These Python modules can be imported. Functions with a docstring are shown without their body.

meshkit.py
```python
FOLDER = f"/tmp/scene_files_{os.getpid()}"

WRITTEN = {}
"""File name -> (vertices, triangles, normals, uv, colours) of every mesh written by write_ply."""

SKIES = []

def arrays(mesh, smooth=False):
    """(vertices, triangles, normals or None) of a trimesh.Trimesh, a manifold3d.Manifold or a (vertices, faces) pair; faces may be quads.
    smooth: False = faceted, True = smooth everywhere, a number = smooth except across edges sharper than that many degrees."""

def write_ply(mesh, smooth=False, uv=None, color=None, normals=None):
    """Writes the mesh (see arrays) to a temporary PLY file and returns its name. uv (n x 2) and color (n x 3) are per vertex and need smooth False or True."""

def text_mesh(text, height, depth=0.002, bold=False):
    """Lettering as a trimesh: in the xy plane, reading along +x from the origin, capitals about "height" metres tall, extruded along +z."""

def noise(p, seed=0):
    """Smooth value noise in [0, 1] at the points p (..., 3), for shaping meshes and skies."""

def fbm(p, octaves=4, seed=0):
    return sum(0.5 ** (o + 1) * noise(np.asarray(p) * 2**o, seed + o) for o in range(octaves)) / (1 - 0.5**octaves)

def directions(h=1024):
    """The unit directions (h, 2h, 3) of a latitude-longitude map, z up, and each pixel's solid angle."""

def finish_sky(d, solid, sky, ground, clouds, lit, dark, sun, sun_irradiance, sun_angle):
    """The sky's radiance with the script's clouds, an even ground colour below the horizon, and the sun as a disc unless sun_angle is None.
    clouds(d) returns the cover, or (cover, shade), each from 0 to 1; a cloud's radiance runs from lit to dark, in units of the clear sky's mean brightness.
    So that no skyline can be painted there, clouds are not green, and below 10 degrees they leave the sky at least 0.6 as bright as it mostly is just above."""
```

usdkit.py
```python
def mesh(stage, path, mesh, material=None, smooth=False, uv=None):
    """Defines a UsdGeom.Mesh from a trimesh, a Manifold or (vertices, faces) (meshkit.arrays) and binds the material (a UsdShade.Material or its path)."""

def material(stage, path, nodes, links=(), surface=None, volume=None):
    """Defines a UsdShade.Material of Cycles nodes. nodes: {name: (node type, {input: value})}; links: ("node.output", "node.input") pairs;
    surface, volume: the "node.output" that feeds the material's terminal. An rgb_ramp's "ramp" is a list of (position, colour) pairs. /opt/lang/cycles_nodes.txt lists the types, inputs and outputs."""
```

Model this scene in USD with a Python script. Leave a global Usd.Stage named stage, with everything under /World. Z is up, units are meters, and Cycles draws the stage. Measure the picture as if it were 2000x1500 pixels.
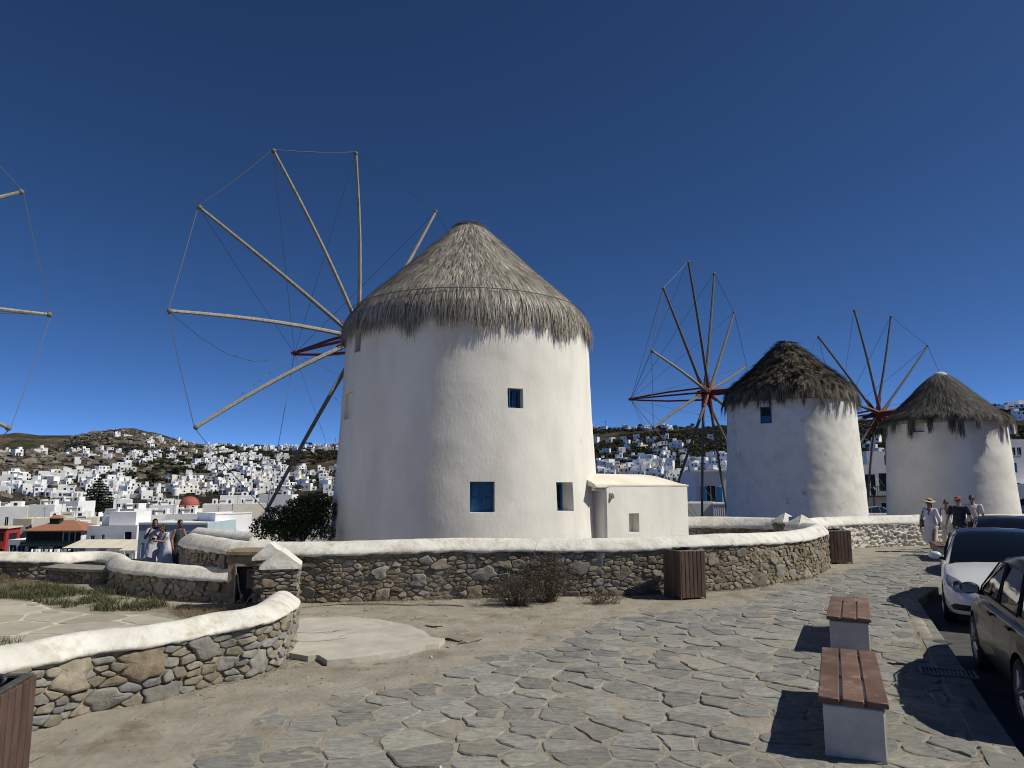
import math, numpy as np, trimesh, usdkit, meshkit
from pxr import Usd, UsdGeom, UsdLux, UsdShade, Gf, Sdf, Vt
from manifold3d import Manifold, CrossSection, Mesh as MMesh
from scipy.spatial import Voronoi, cKDTree
from shapely.geometry import Polygon, LineString, Point, box as sbox
from shapely.ops import unary_union

stage = Usd.Stage.CreateInMemory()
UsdGeom.SetStageUpAxis(stage, UsdGeom.Tokens.z)
UsdGeom.SetStageMetersPerUnit(stage, 1.0)
UsdGeom.Xform.Define(stage, '/World')
UsdGeom.Scope.Define(stage, '/World/Looks')

# ------------------------------------------------------------------ camera, sky, sun, exposure
EYE, FPX, PITCH = np.array([0, 0, 2.1]), 1400.0, math.atan(200 / 1400)
EXPOSURE = 0.41
cam = UsdGeom.Camera.Define(stage, '/World/camera')
cam.CreateHorizontalApertureAttr(36.0)
cam.CreateVerticalApertureAttr(27.0)
cam.CreateFocalLengthAttr(36.0 * FPX / 2000)
cam.CreateClippingRangeAttr(Gf.Vec2f(0.05, 20000))
cam.CreateExposureAttr(EXPOSURE)
cam.AddTranslateOp().Set(Gf.Vec3d(*EYE))
cam.AddRotateXOp().Set(90 + math.degrees(PITCH))

SUN_EL, SUN_BACK = math.radians(46), math.radians(8)
SUN = np.array([math.cos(SUN_BACK) * math.cos(SUN_EL), -math.sin(SUN_BACK) * math.cos(SUN_EL), math.sin(SUN_EL)])
sky = usdkit.material(stage, '/World/Looks/sky', {
    'tex': ('sky_texture', {'sky_type': 'single_scattering', 'sun_disc': False, 'sun_elevation': SUN_EL, 'sun_rotation': math.atan2(SUN[0], SUN[1]),
                            'altitude': 4000.0, 'air_density': 0.25, 'aerosol_density': 1.5, 'ozone_density': 2.0}),
    'hs': ('hsv', {'hue': .501, 'saturation': 1.17}), 'bg': ('background_shader', {'strength': 0.15})}, [('tex.color', 'hs.color'), ('hs.color', 'bg.color')], surface='bg.background')
dome = UsdLux.DomeLight.Define(stage, '/World/sky')
UsdShade.MaterialBindingAPI.Apply(dome.GetPrim()).Bind(sky)
dome.GetPrim().SetCustomDataByKey('kind', 'structure')
sun = UsdLux.DistantLight.Define(stage, '/World/sun')
sun.CreateIntensityAttr(0.9)
sun.CreateAngleAttr(0.53)
sun.CreateNormalizeAttr(True)
sun.CreateColorAttr(Gf.Vec3f(1.0, 0.958, 0.84))
sun.AddRotateZOp().Set(math.degrees(math.atan2(SUN[1], SUN[0])))
sun.AddRotateYOp().Set(90 - math.degrees(SUN_EL))

# ------------------------------------------------------------------ helpers
_CP, _SP = math.cos(PITCH), math.sin(PITCH)
def ray(px, py):
    u, v = (px - 1000) / FPX, (750 - py) / FPX
    return np.array([u, _CP - v * _SP, _SP + v * _CP])
def G(px, py, z=0.0):                       # point of a level plane
    d = ray(px, py)
    return EYE + d * ((z - EYE[2]) / d[2])
def P(px, py, Y):                           # point at a forward distance
    d = ray(px, py)
    return EYE + d * (Y / d[1])
def proj(Q):
    Q = np.asarray(Q, float)
    dz = Q[..., 2] - EYE[2]
    d = Q[..., 1] * _CP + dz * _SP
    return np.stack([1000 + FPX * Q[..., 0] / d, 750 - FPX * (dz * _CP - Q[..., 1] * _SP) / d], -1)
def ss(t):
    t = np.clip(t, 0, 1)
    return t * t * (3 - 2 * t)
def fbm(p, o=4, seed=0): return meshkit.fbm(p, o, seed)
def n2(x, y, s=1.0, o=4, seed=0):
    return fbm(np.stack([np.asarray(x, float) * s + 500.3, np.asarray(y, float) * s + 500.7, np.zeros(np.shape(x)) + .37 + seed * 7], -1), o, seed) - .5
_count, ORG, ISLANDS = {}, {}, set()
def numbered(parent, name):
    k = (parent, name)
    _count[k] = _count.get(k, -1) + 1
    return f'{parent}/{name}' + (f'_{_count[k]:03d}' if _count[k] else '')
def tag(prim, label=None, cat=None, group=None, kind=None):
    for k, v in (('label', label), ('category', cat), ('group', group), ('kind', kind)):
        if v: prim.SetCustomDataByKey(k, v)
def thing(name, label, cat, loc=(0, 0, 0), yaw=0.0, group=None, kind=None):
    path = numbered('/World', name)
    x = UsdGeom.Xform.Define(stage, path)
    x.AddTranslateOp().Set(Gf.Vec3d(*[float(a) for a in loc]))
    x.AddRotateZOp().Set(math.degrees(yaw))
    ORG[path] = (np.array(loc, float), yaw)
    tag(x.GetPrim(), label, cat, group, kind)
    return path
def rz(a): c, s = math.cos(a), math.sin(a); return np.array([[c, -s, 0], [s, c, 0], [0, 0, 1.0]])
def VF(m):
    if hasattr(m, 'to_mesh'):
        q = m.to_mesh()
        return np.array(q.vert_properties[:, :3], float), np.array(q.tri_verts, int)
    if hasattr(m, 'vertices'): return np.array(m.vertices), np.array(m.faces)
    return np.asarray(m[0], float), np.asarray(m[1], int)
def put(parent, name, m, mat, smooth=False, local=False, label=None, cat=None, group=None, kind=None):
    V, F = VF(m)
    if not local:
        root = '/'.join(parent.split('/')[:3])
        if root in ORG:
            o, yaw = ORG[root]
            V = (V - o) @ rz(yaw)
    path = numbered(parent, name)
    if smooth is False or smooth is True: mm = (V, F)
    else: mm = trimesh.Trimesh(V, F, process=False)
    g = usdkit.mesh(stage, path, mm, mat, smooth=smooth)
    mp_ = mat if isinstance(mat, str) else str(mat.GetPath())
    if mp_ in ISLANDS:
        from scipy.sparse import coo_matrix
        from scipy.sparse.csgraph import connected_components
        e = np.vstack([F[:, [0, 1]], F[:, [1, 2]]])
        _, lab = connected_components(coo_matrix((np.ones(len(e)), (e[:, 0], e[:, 1])), (len(V), len(V))), False)
        r = np.random.default_rng(len(V)).random(lab.max() + 1)[lab]
        if smooth is False or smooth is True: UsdGeom.PrimvarsAPI(g).CreatePrimvar('rnd', Sdf.ValueTypeNames.FloatArray, 'vertex').Set(Vt.FloatArray.FromNumpy(r.astype(np.float32)))
    tag(g.GetPrim(), label, cat, group, kind)
    return path
def join(parts):
    Vs, Fs, n = [], [], 0
    for m in parts:
        V, F = VF(m)
        Vs.append(V); Fs.append(F + n); n += len(V)
    return np.vstack(Vs), np.vstack(Fs)
_BF = np.array([[0, 2, 1], [0, 3, 2], [4, 5, 6], [4, 6, 7], [0, 1, 5], [0, 5, 4], [1, 2, 6], [1, 6, 5], [2, 3, 7], [2, 7, 6], [3, 0, 4], [3, 4, 7]])
def box(c, s, yaw=0.0):
    h = np.array(s, float) / 2
    V = np.array([[-1, -1, -1], [1, -1, -1], [1, 1, -1], [-1, 1, -1], [-1, -1, 1], [1, -1, 1], [1, 1, 1], [-1, 1, 1]]) * h
    return V @ rz(yaw).T + np.array(c, float), _BF
def cbox(c, s, yaw=0.0, ch=0.008):
    h = np.array(s, float) / 2
    ch = min(ch, h.min() * .8)
    pts = [np.array([sx, sy, sz]) * (h - ch * (np.arange(3) != k)) for k in range(3) for sx in (-1, 1) for sy in (-1, 1) for sz in (-1, 1)]
    V, F = VF(Manifold.hull_points(np.array(pts)))
    return V @ rz(yaw).T + np.array(c, float), F
def tube(pts, rad, n=6):
    pts = np.asarray(pts, float); k = len(pts)
    rad = np.broadcast_to(np.asarray(rad, float), (k,))
    t = np.gradient(pts, axis=0); t /= np.linalg.norm(t, axis=1)[:, None] + 1e-12
    a = np.array([0, 0, 1.0]) if abs(t[0][2]) < .9 else np.array([1.0, 0, 0])
    u = np.cross(t[0], a); u /= np.linalg.norm(u)
    th = np.arange(n) / n * 2 * np.pi
    V = []
    for i in range(k):
        u = u - t[i] * (u @ t[i]); u /= np.linalg.norm(u)
        w = np.cross(t[i], u)
        V.append(pts[i] + rad[i] * (np.cos(th)[:, None] * u + np.sin(th)[:, None] * w))
    V = np.vstack(V + [pts[:1], pts[-1:]])
    F = []
    for i in range(k - 1):
        for j in range(n):
            q, r = i * n + j, i * n + (j + 1) % n
            F += [[q, r, r + n], [q, r + n, q + n]]
    for j in range(n):
        F += [[k * n, (j + 1) % n, j], [k * n + 1, (k - 1) * n + j, (k - 1) * n + (j + 1) % n]]
    return V, np.array(F)
def grid_faces(nu, nv, wrap=False):
    i, j = np.meshgrid(np.arange(nu if wrap else nu - 1), np.arange(nv - 1), indexing='ij')
    a = i * nv + j; b = ((i + 1) % nu) * nv + j
    a, b = a.ravel(), b.ravel()
    return np.vstack([np.stack([a, b, b + 1], 1), np.stack([a, b + 1, a + 1], 1)])
def lathe(prof, n=48, c=(0, 0, 0), disp=None):
    prof = np.asarray(prof, float); k = len(prof)
    th = np.arange(n) / n * 2 * np.pi
    R = np.broadcast_to(prof[:, 0], (n, k)).copy()
    Z = np.broadcast_to(prof[:, 1], (n, k)).copy()
    if disp is not None: R = R + disp(np.broadcast_to(th[:, None], (n, k)), Z) * (R > 1e-6)
    V = np.stack([np.cos(th)[:, None] * R, np.sin(th)[:, None] * R, Z], -1).reshape(-1, 3)
    F = grid_faces(n, k, True)
    V = np.vstack([V, [[0, 0, prof[0, 1]], [0, 0, prof[-1, 1]]]])
    j = np.arange(n); a = j * k; b = ((j + 1) % n) * k
    F = np.vstack([F, np.stack([np.full(n, len(V) - 2), b, a], 1), np.stack([np.full(n, len(V) - 1), a + k - 1, b + k - 1], 1)])
    return V + np.array(c, float), F
def mani(m):
    V, F = VF(m)
    return Manifold(MMesh(vert_properties=V.astype(np.float32), tri_verts=F.astype(np.uint32)))
def extrude(poly, h, z=0.0):
    p = np.asarray(poly, float)
    if np.sum(p[:, 0] * np.roll(p[:, 1], -1) - np.roll(p[:, 0], -1) * p[:, 1]) < 0: p = p[::-1]
    return Manifold.extrude(CrossSection([p]), h).translate([0, 0, z])
def ball(c, r, sub=1):
    s = trimesh.creation.icosphere(sub)
    return s.vertices * np.asarray(r) + np.asarray(c, float), s.faces
def spline(pts, n):
    pts = np.asarray(pts, float)
    from scipy.interpolate import PchipInterpolator
    d = np.r_[0, np.cumsum(np.linalg.norm(np.diff(pts, axis=0), axis=1))]
    return PchipInterpolator(d, pts)(np.linspace(0, d[-1], n))

# ------------------------------------------------------------------ materials
def M(name, c1, c2=None, scale=3.0, detail=5.0, rough=0.9, bump=None, stretch=None, island=None, obj=None, lo=.35, hi=.65, spec=0.3, c3=None, s3=None, r3=(.55, .7), coat=0, metal=0, transl=None, local=False, bump2=None):
    """colour c1..c2 by noise at world position, an optional third colour in patches, fine relief, value varied per island or object"""
    N, L = {'geo': ('geometry', {}), 'tc': ('texture_coordinate', {}), 'p': ('principled_bsdf', {'roughness': rough, 'specular_ior_level': spec, 'coat_weight': coat, 'metallic': metal})}, []
    src = 'tc.object' if local else 'geo.position'
    if stretch:
        N['map'] = ('mapping', {'scale': stretch}); L.append((src, 'map.vector')); vec = 'map.vector'
    else: vec = src
    if c2 is None and not (island or obj): N['p'][1]['base_color'] = c1
    else:
        if c2 is None: c2 = c1
        N['n'] = ('noise_texture', {'scale': scale, 'detail': detail, 'roughness': .6}); L.append((vec, 'n.vector'))
        N['r'] = ('rgb_ramp', {'ramp': [(lo, c1), (hi, c2)]}); L.append(('n.fac', 'r.fac'))
        out = 'r.color'
        if c3 is not None:
            N['n3'] = ('noise_texture', {'scale': s3, 'detail': 6.0, 'roughness': .65}); L.append((src, 'n3.vector'))
            N['r3'] = ('rgb_ramp', {'ramp': [(r3[0], (0, 0, 0)), (r3[1], (1, 1, 1))]}); L.append(('n3.fac', 'r3.fac'))
            N['m3'] = ('mix_color', {'b': c3}); L += [('r3.color', 'm3.fac'), (out, 'm3.a')]
            out = 'm3.result'
        if island or obj:
            lohi = island or obj
            if obj: N['oi'] = ('object_info', {})
            if island: N['at'] = ('attribute', {'attribute': 'rnd'}); ISLANDS.add('/World/Looks/' + name)
            N['mr'] = ('map_range', {'to_min': lohi[0], 'to_max': lohi[1]}); L.append(('at.fac' if island else 'oi.random', 'mr.value'))
            N['hs'] = ('hsv', {}); L += [('mr.result', 'hs.value'), (out, 'hs.color')]
            out = 'hs.color'
        L.append((out, 'p.base_color'))
    if bump:
        N['bn'] = ('noise_texture', {'scale': bump[0], 'detail': 6.0, 'roughness': .65}); L.append((vec if stretch else src, 'bn.vector'))
        N['b'] = ('bump', {'strength': bump[1], 'distance': bump[2]}); L.append(('bn.fac', 'b.height'))
        if bump2:
            N['bn2'] = ('noise_texture', {'scale': bump2[0], 'detail': 4.0}); L.append((src, 'bn2.vector'))
            N['b2'] = ('bump', {'strength': bump2[1], 'distance': bump2[2]}); L += [('bn2.fac', 'b2.height'), ('b2.normal', 'b.normal')]
        L.append(('b.normal', 'p.normal'))
    end = 'p.BSDF'
    if transl is not None:
        N['t'] = ('translucent_bsdf', {'color': transl}); N['mx'] = ('mix_closure', {'fac': .25}); L += [('p.BSDF', 'mx.closure1'), ('t.BSDF', 'mx.closure2')]
        end = 'mx.closure'
    return usdkit.material(stage, '/World/Looks/' + name, N, L, surface=end)

m_sand = M('sand', (.24, .214, .172), (.335, .303, .25), 2.2, 12, .95, (130, .8, .012), c3=(.17, .135, .095), s3=1.3, r3=(.53, .72), bump2=(16, .7, .02))
m_stone = [M('stone_tan', (.19, .165, .125), (.285, .25, .19), 9, 8, .9, (34, .7, .014), obj=(.72, 1.2), c3=(.11, .09, .06), s3=7),
           M('stone_grey', (.16, .155, .14), (.25, .24, .215), 8, 8, .9, (34, .7, .014), obj=(.7, 1.2), c3=(.27, .22, .15), s3=6),
           M('stone_blue_grey', (.155, .158, .158), (.245, .247, .242), 8, 8, .9, (30, .7, .012), obj=(.75, 1.15), c3=(.24, .2, .15), s3=5),
           M('stone_brown', (.15, .12, .085), (.235, .19, .135), 9, 8, .9, (34, .7, .014), obj=(.75, 1.2), c3=(.09, .07, .05), s3=7),
           M('stone_rust', (.17, .12, .08), (.25, .185, .13), 9, 8, .9, (34, .7, .014), obj=(.8, 1.15))]
m_stone_mass = M('stone_mass', (.17, .145, .105), (.28, .235, .17), 9, 8, .9, (34, .7, .014), island=(.62, 1.25), c3=(.12, .10, .07), s3=5)
m_mortar = M('wall_mortar', (.20, .17, .125), (.29, .25, .185), 5, 6, .95, (60, .7, .012))
m_cap = M('cap_plaster', (.66, .645, .60), (.53, .505, .445), 2.2, 8, .85, (45, .45, .008), lo=.42, hi=.72, c3=(.42, .37, .29), s3=4, r3=(.50, .72), bump2=(9, .6, .03))
m_slate = [M('paving_slate_' + 'abc'[i], a, b, 7, 10, .85, (20, 1.0, .014), stretch=(1, 3.2, 1), obj=(.8, 1.2), c3=(.30, .285, .24), s3=5.5, r3=(.53, .70), spec=.2, lo=.38, hi=.62)
           for i, (a, b) in enumerate((((.18, .176, .16), (.275, .268, .242)), ((.20, .193, .172), (.295, .284, .25)), ((.168, .167, .156), (.26, .256, .236))))]
m_slate_mass = M('paving_slate_mass', (.14, .142, .14), (.23, .225, .21), 5, 8, .8, (28, .6, .008), island=(.8, 1.2), c3=(.27, .258, .22), s3=3.5, r3=(.5, .7))
m_concrete = M('concrete', (.38, .36, .315), (.49, .465, .41), 4, 8, .9, (60, .4, .005), c3=(.30, .28, .24), s3=3)
m_kerb = M('kerb_concrete', (.165, .16, .148), (.245, .235, .21), 5, 8, .9, (60, .5, .006), obj=(.85, 1.1))
m_asphalt = M('asphalt', (.05, .05, .05), (.085, .08, .075), 6, 8, .9, (120, .5, .006))
m_mill = M('mill_plaster', (.76, .735, .67), (.60, .575, .52), 1.1, 10, .9, (16, .42, .012), stretch=(1, 1, .35), lo=.42, hi=.75, c3=(.52, .45, .34), s3=1.3, r3=(.66, .85), bump2=(2.4, .25, .03))
m_mill_b = M('mill_plaster_flaking', (.76, .735, .675), (.60, .58, .53), 1.6, 10, .9, (22, .4, .01), lo=.45, hi=.72, c3=(.46, .42, .35), s3=1.3, r3=(.63, .72), bump2=(1.8, .35, .05))
m_mill_c = M('mill_plaster_smooth', (.74, .715, .655), (.62, .60, .55), .7, 8, .9, (25, .25, .006), lo=.4, hi=.7, bump2=(1.3, .4, .05))
m_blue = M('blue_paint', (.016, .085, .21), (.026, .115, .27), 8, 5, .6, (40, .2, .003))
m_lightblue = M('pale_blue_paint', (.25, .38, .47), (.32, .45, .53), 5, 4, .6)
m_dark = M('dark_opening', (.012, .012, .014), rough=.7)
m_glass = M('window_glass', (.015, .02, .028), rough=.06, spec=.6)
m_wood = M('weathered_wood', (.20, .18, .145), (.34, .31, .255), 3, 8, .85, (22, .5, .006), stretch=(6, 6, 1), obj=(.75, 1.15))
m_wood_d = M('dark_weathered_wood', (.09, .08, .066), (.18, .162, .135), 3, 8, .85, (22, .5, .006), stretch=(6, 6, 1), obj=(.75, 1.2))
m_red = M('red_oxide_paint', (.12, .024, .015), (.19, .045, .028), 5, 6, .65, (40, .3, .004))
m_rope = M('rope', (.18, .16, .13), rough=.9)
m_wire = M('steel_rope', (.10, .10, .105), rough=.6)
# ------------------------------------------------------------------ terrain
def _tan(px, py): d = ray(px, py); return d[2] / math.hypot(d[0], d[1]), math.atan2(d[0], d[1])
_near = [(-400, 885), (0, 879), (60, 876), (110, 868), (150, 852), (185, 845), (230, 842), (262, 844), (300, 853), (340, 861), (400, 869), (470, 872), (560, 873), (660, 869), (760, 862), (900, 852), (1160, 839), (1300, 834), (1420, 834), (1700, 822), (1850, 805), (1960, 797), (2010, 794), (2400, 800)]
_far = [(-500, 850), (-100, 846), (0, 850), (35, 847), (75, 852), (110, 853), (160, 852), (205, 845), (240, 838), (262, 838), (300, 846), (335, 856), (400, 885), (900, 900)]
_nt = np.array([_tan(x, y) for x, y in _near]); _ft = np.array([_tan(x, y) for x, y in _far])
_Rx = np.array([_tan(x, 900)[1] for x in (-400, 0, 300, 660, 1200, 1500, 1900, 2400)]); _Rv = np.array([1300, 1250, 1250, 1050, 850, 780, 560, 480.])
_r1v = np.array([340, 340, 330, 300, 230, 190, 140, 130.])
def far_z(x, y, detail=True):
    x, y = np.asarray(x, float), np.asarray(y, float)
    az, r = np.arctan2(x, np.abs(y) + 1e-9), np.hypot(x, y)
    R, r1 = np.interp(az, _Rx, _Rv), np.interp(az, _Rx, _r1v)
    te, tf = np.interp(az, _nt[:, 1], _nt[:, 0]), np.interp(az, _ft[:, 1], _ft[:, 0])
    base = -12.5
    t = (r - r1) / (R - r1)
    g = np.where(t < 1, np.clip(t, 0, 1) ** 1.12, 1 - .25 * np.clip(t - 1, 0, 2))
    z = base + (2.1 + R * te - base) * g
    if detail:
        amp = ss((r - r1) / 250) * (1 - .75 * ss((r - R * .75) / (R * .25)) * (r < R * 1.15))
        z = z + amp * (34 * n2(x, y, 1 / 210., 5, 3) + 6 * n2(x, y, 1 / 38., 4, 5))
        spur = np.exp(-((az - _tan(30, 900)[1]) / .075) ** 2 - ((r - 640) / 110) ** 2)
        z = z + spur * (16 + 16 * n2(x, y, 1 / 22., 5, 9))
        rocky = np.exp(-((az - _tan(200, 900)[1]) / .05) ** 2) * ss((r - 900) / 200) * (r < 1400)
        z = z + rocky * 9 * n2(x, y, 1 / 30., 5, 11)
    tt = np.clip((r - 1500) / 1100, 0, 1.6)
    zf = -40 + (2.1 + 2600 * tf + 40) * np.where(tt < 1, tt ** 1.2, 1 - .4 * (tt - 1)) + (30 * n2(x, y, 1 / 260., 5, 21) * ss(tt * 2) if detail else 0)
    return np.where((y > 0) & (r > 900), np.maximum(z, np.where(r > 1500, zf, -99)), z)
_KA, _KB = G(1992, 1468), G(1788, 1165)
KDIR = (_KB - _KA)[:2] / np.linalg.norm((_KB - _KA)[:2])
KN = np.array([KDIR[1], -KDIR[0]])
KYAW = math.atan2(KDIR[1], KDIR[0])
_KC = G(1806, 1173)[:2]; _KC = _KA[:2] + KDIR * ((_KC - _KA[:2]) @ KDIR)
_kb2 = math.atan2(KDIR[0], KDIR[1]) + math.radians(15)
KDIR2 = np.array([math.sin(_kb2), math.cos(_kb2)]); KN2 = np.array([KDIR2[1], -KDIR2[0]])
def kd(x, y):
    x, y = np.asarray(x), np.asarray(y)
    return np.minimum((x - _KA[0]) * KN[0] + (y - _KA[1]) * KN[1], (x - _KC[0]) * KN2[0] + (y - _KC[1]) * KN2[1])
def hz(x, y):
    x, y = np.asarray(x, float), np.asarray(y, float)
    r, az = np.hypot(x, y), np.arctan2(x, np.abs(y) + 1e-9)
    r0 = 26 + 34 * ss((az + .02) / .35)
    w = ss((r - r0) / np.where(az < 0, 90, 110))
    z = far_z(x, y) * w
    z = z - .62 * ss((y - 16.8) / 4.5) * ss((-7.6 - x) / 1.5) * (1 - w)
    z = z - .45 * ss(kd(x, y) / .25) * (y < 60) * (y > -30) * ss((30 - kd(x, y)) / 8)
    inside = np.minimum(np.minimum(x + 11, 16 - x), np.minimum(y - 2.2, 26.5 - y))
    return z - .14 * ss(inside / .5)
def hit(px, py, lo=40, hi=3000):
    d = ray(px, py); h = math.hypot(d[0], d[1])
    r = np.geomspace(lo, hi, 900)
    q = EYE + d * (r / h)[:, None]
    below = q[:, 2] < hz(q[:, 0], q[:, 1])
    i = int(np.argmax(below)) if below.any() else len(r) - 1
    return q[i]

az = np.radians(np.r_[np.arange(-180, -48, 6.0), np.arange(-46, 46.01, .16), np.arange(50, 180, 6.0)])
rr = np.r_[1.5, np.geomspace(4, 60, 46), np.geomspace(63, 2700, 200), np.geomspace(2900, 9000, 8)]
A, R_ = np.meshgrid(az, rr, indexing='ij')
X, Y_ = np.sin(A) * R_, np.cos(A) * R_
Z = hz(X, Y_)
Vt_ = np.stack([X, Y_, Z], -1).reshape(-1, 3)
Ft_ = grid_faces(len(az), len(rr), True)[:, ::-1]
# hill ground: dry brown earth, dark scrub in patches, pale rock
hill = usdkit.material(stage, '/World/Looks/hill_ground', {
    'geo': ('geometry', {}),
    'n1': ('noise_texture', {'scale': .006, 'detail': 7.0, 'roughness': .62}), 'n2': ('noise_texture', {'scale': .05, 'detail': 8.0, 'roughness': .7}), 'n3': ('noise_texture', {'scale': .012, 'detail': 7.0, 'roughness': .6}),
    'earth': ('rgb_ramp', {'ramp': [(.32, (.06, .048, .037)), (.5, (.125, .096, .068)), (.66, (.21, .17, .122))]}),
    'mask': ('rgb_ramp', {'ramp': [(.44, (0, 0, 0)), (.56, (1, 1, 1))]}),
    'scrub': ('rgb_ramp', {'ramp': [(.35, (.022, .026, .015)), (.65, (.06, .058, .034))]}),
    'mix': ('mix_color', {}), 'bn': ('noise_texture', {'scale': .16, 'detail': 10.0, 'roughness': .8}), 'b': ('bump', {'strength': 1.0, 'distance': 6.0}), 'p': ('principled_bsdf', {'roughness': 1.0, 'specular_ior_level': .1})},
    [('geo.position', 'n1.vector'), ('geo.position', 'n2.vector'), ('geo.position', 'n3.vector'), ('geo.position', 'bn.vector'), ('n2.fac', 'earth.fac'), ('n1.fac', 'mask.fac'), ('n2.fac', 'scrub.fac'),
     ('mask.color', 'mix.fac'), ('earth.color', 'mix.a'), ('scrub.color', 'mix.b'), ('mix.result', 'p.base_color'), ('bn.fac', 'b.height'), ('b.normal', 'p.normal')], surface='p.BSDF')
put('/World', 'hillside_terrain', (Vt_, Ft_), hill, True, kind='structure', label='brown and dark green hillside falling to the town and the mill plateau')

# ------------------------------------------------------------------ near ground: sand, paving, kerb, road
_pe = [(60, 1560), (250, 1500), (390, 1452), (560, 1368), (720, 1322), (870, 1288), (1030, 1238), (1190, 1196), (1300, 1184), (1400, 1174), (1480, 1152), (1600, 1122), (1700, 1088), (1790, 1072), (1850, 1069)]
EDGE = np.array([G(*q)[:2] for q in _pe])
_kfar, _knear = (_KC + KDIR2 * 10.5), (_KA[:2] - KDIR * 5.2)
REGION = Polygon(np.vstack([[(-1.6, 2.4)], EDGE, [(9.6, 21.4)], [(13.0, 24.6)], [_kfar - KN2 * .3], [_KC - KN * .3], [_knear - KN * .3]])).buffer(0)
xs, ys = np.arange(-11, 16.01, .06), np.arange(2.2, 26.5, .06)
SX, SY = np.meshgrid(xs, ys, indexing='ij')
from shapely import contains_xy, distance as sdist, points as spoints
_sk = np.where(contains_xy(REGION, SX, SY), 1.0, 0.0)
_coarse = sdist(LineString(np.vstack([[(-1.6, 1.5)], EDGE])), spoints(SX[::4, ::4], SY[::4, ::4]))
from scipy.ndimage import zoom as nzoom
_ed = nzoom(_coarse, (SX.shape[0] / _coarse.shape[0], SX.shape[1] / _coarse.shape[1]), order=1)[:SX.shape[0], :SX.shape[1]]
inr = _sk * ss(_ed / .8)
sand_z = (1 - inr) * (.05 * n2(SX, SY, .8, 5, 1) + .03 * n2(SX, SY, 5, 4, 2) + .012) + inr * (.022 * n2(SX, SY, 1.4, 4, 3) + .018 * n2(SX, SY, 9, 3, 4) - .002)
sand_z = sand_z + .006 * n2(SX, SY, 30, 2, 8) - .6 * ss((kd(SX, SY) + .12) / .1) + np.minimum(hz(SX, SY) + .14, 0) * ((SX < -7.6) & (SY > 16.8))
put('/World', 'sandy_ground', (np.stack([SX, SY, sand_z], -1).reshape(-1, 3), grid_faces(*SX.shape)), m_sand, True, kind='structure', label='dusty sand and dry earth between the walls and the paving')
r0, r1 = _KA[:2] - KDIR * 9, _KA[:2] + KDIR * 30
road = np.array([r0, r0 + KN * 14, r1 + KN * 14, r1])
nu = 40
RU, RV = np.meshgrid(np.linspace(0, 1, nu), np.linspace(0, 1, nu), indexing='ij')
RP = r0 + (r1 - r0) * RU[..., None] + KN * (RV[..., None] * 14 - .1)
put('/World', 'road', (np.dstack([RP, -.135 + .004 * n2(RP[..., 0], RP[..., 1], 1.5)]).reshape(-1, 3), grid_faces(nu, nu)[:, ::-1]), m_asphalt, True, kind='structure', label='dark asphalt of the parking lane beside the kerb')
kerb = thing('kerb', 'row of worn pale concrete kerbstones along the parking lane', 'kerb', (0, 0, 0), kind='structure')
rng = np.random.default_rng(5)
s, _kl = -5.0, (_KC - _KA[:2]) @ KDIR
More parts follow.
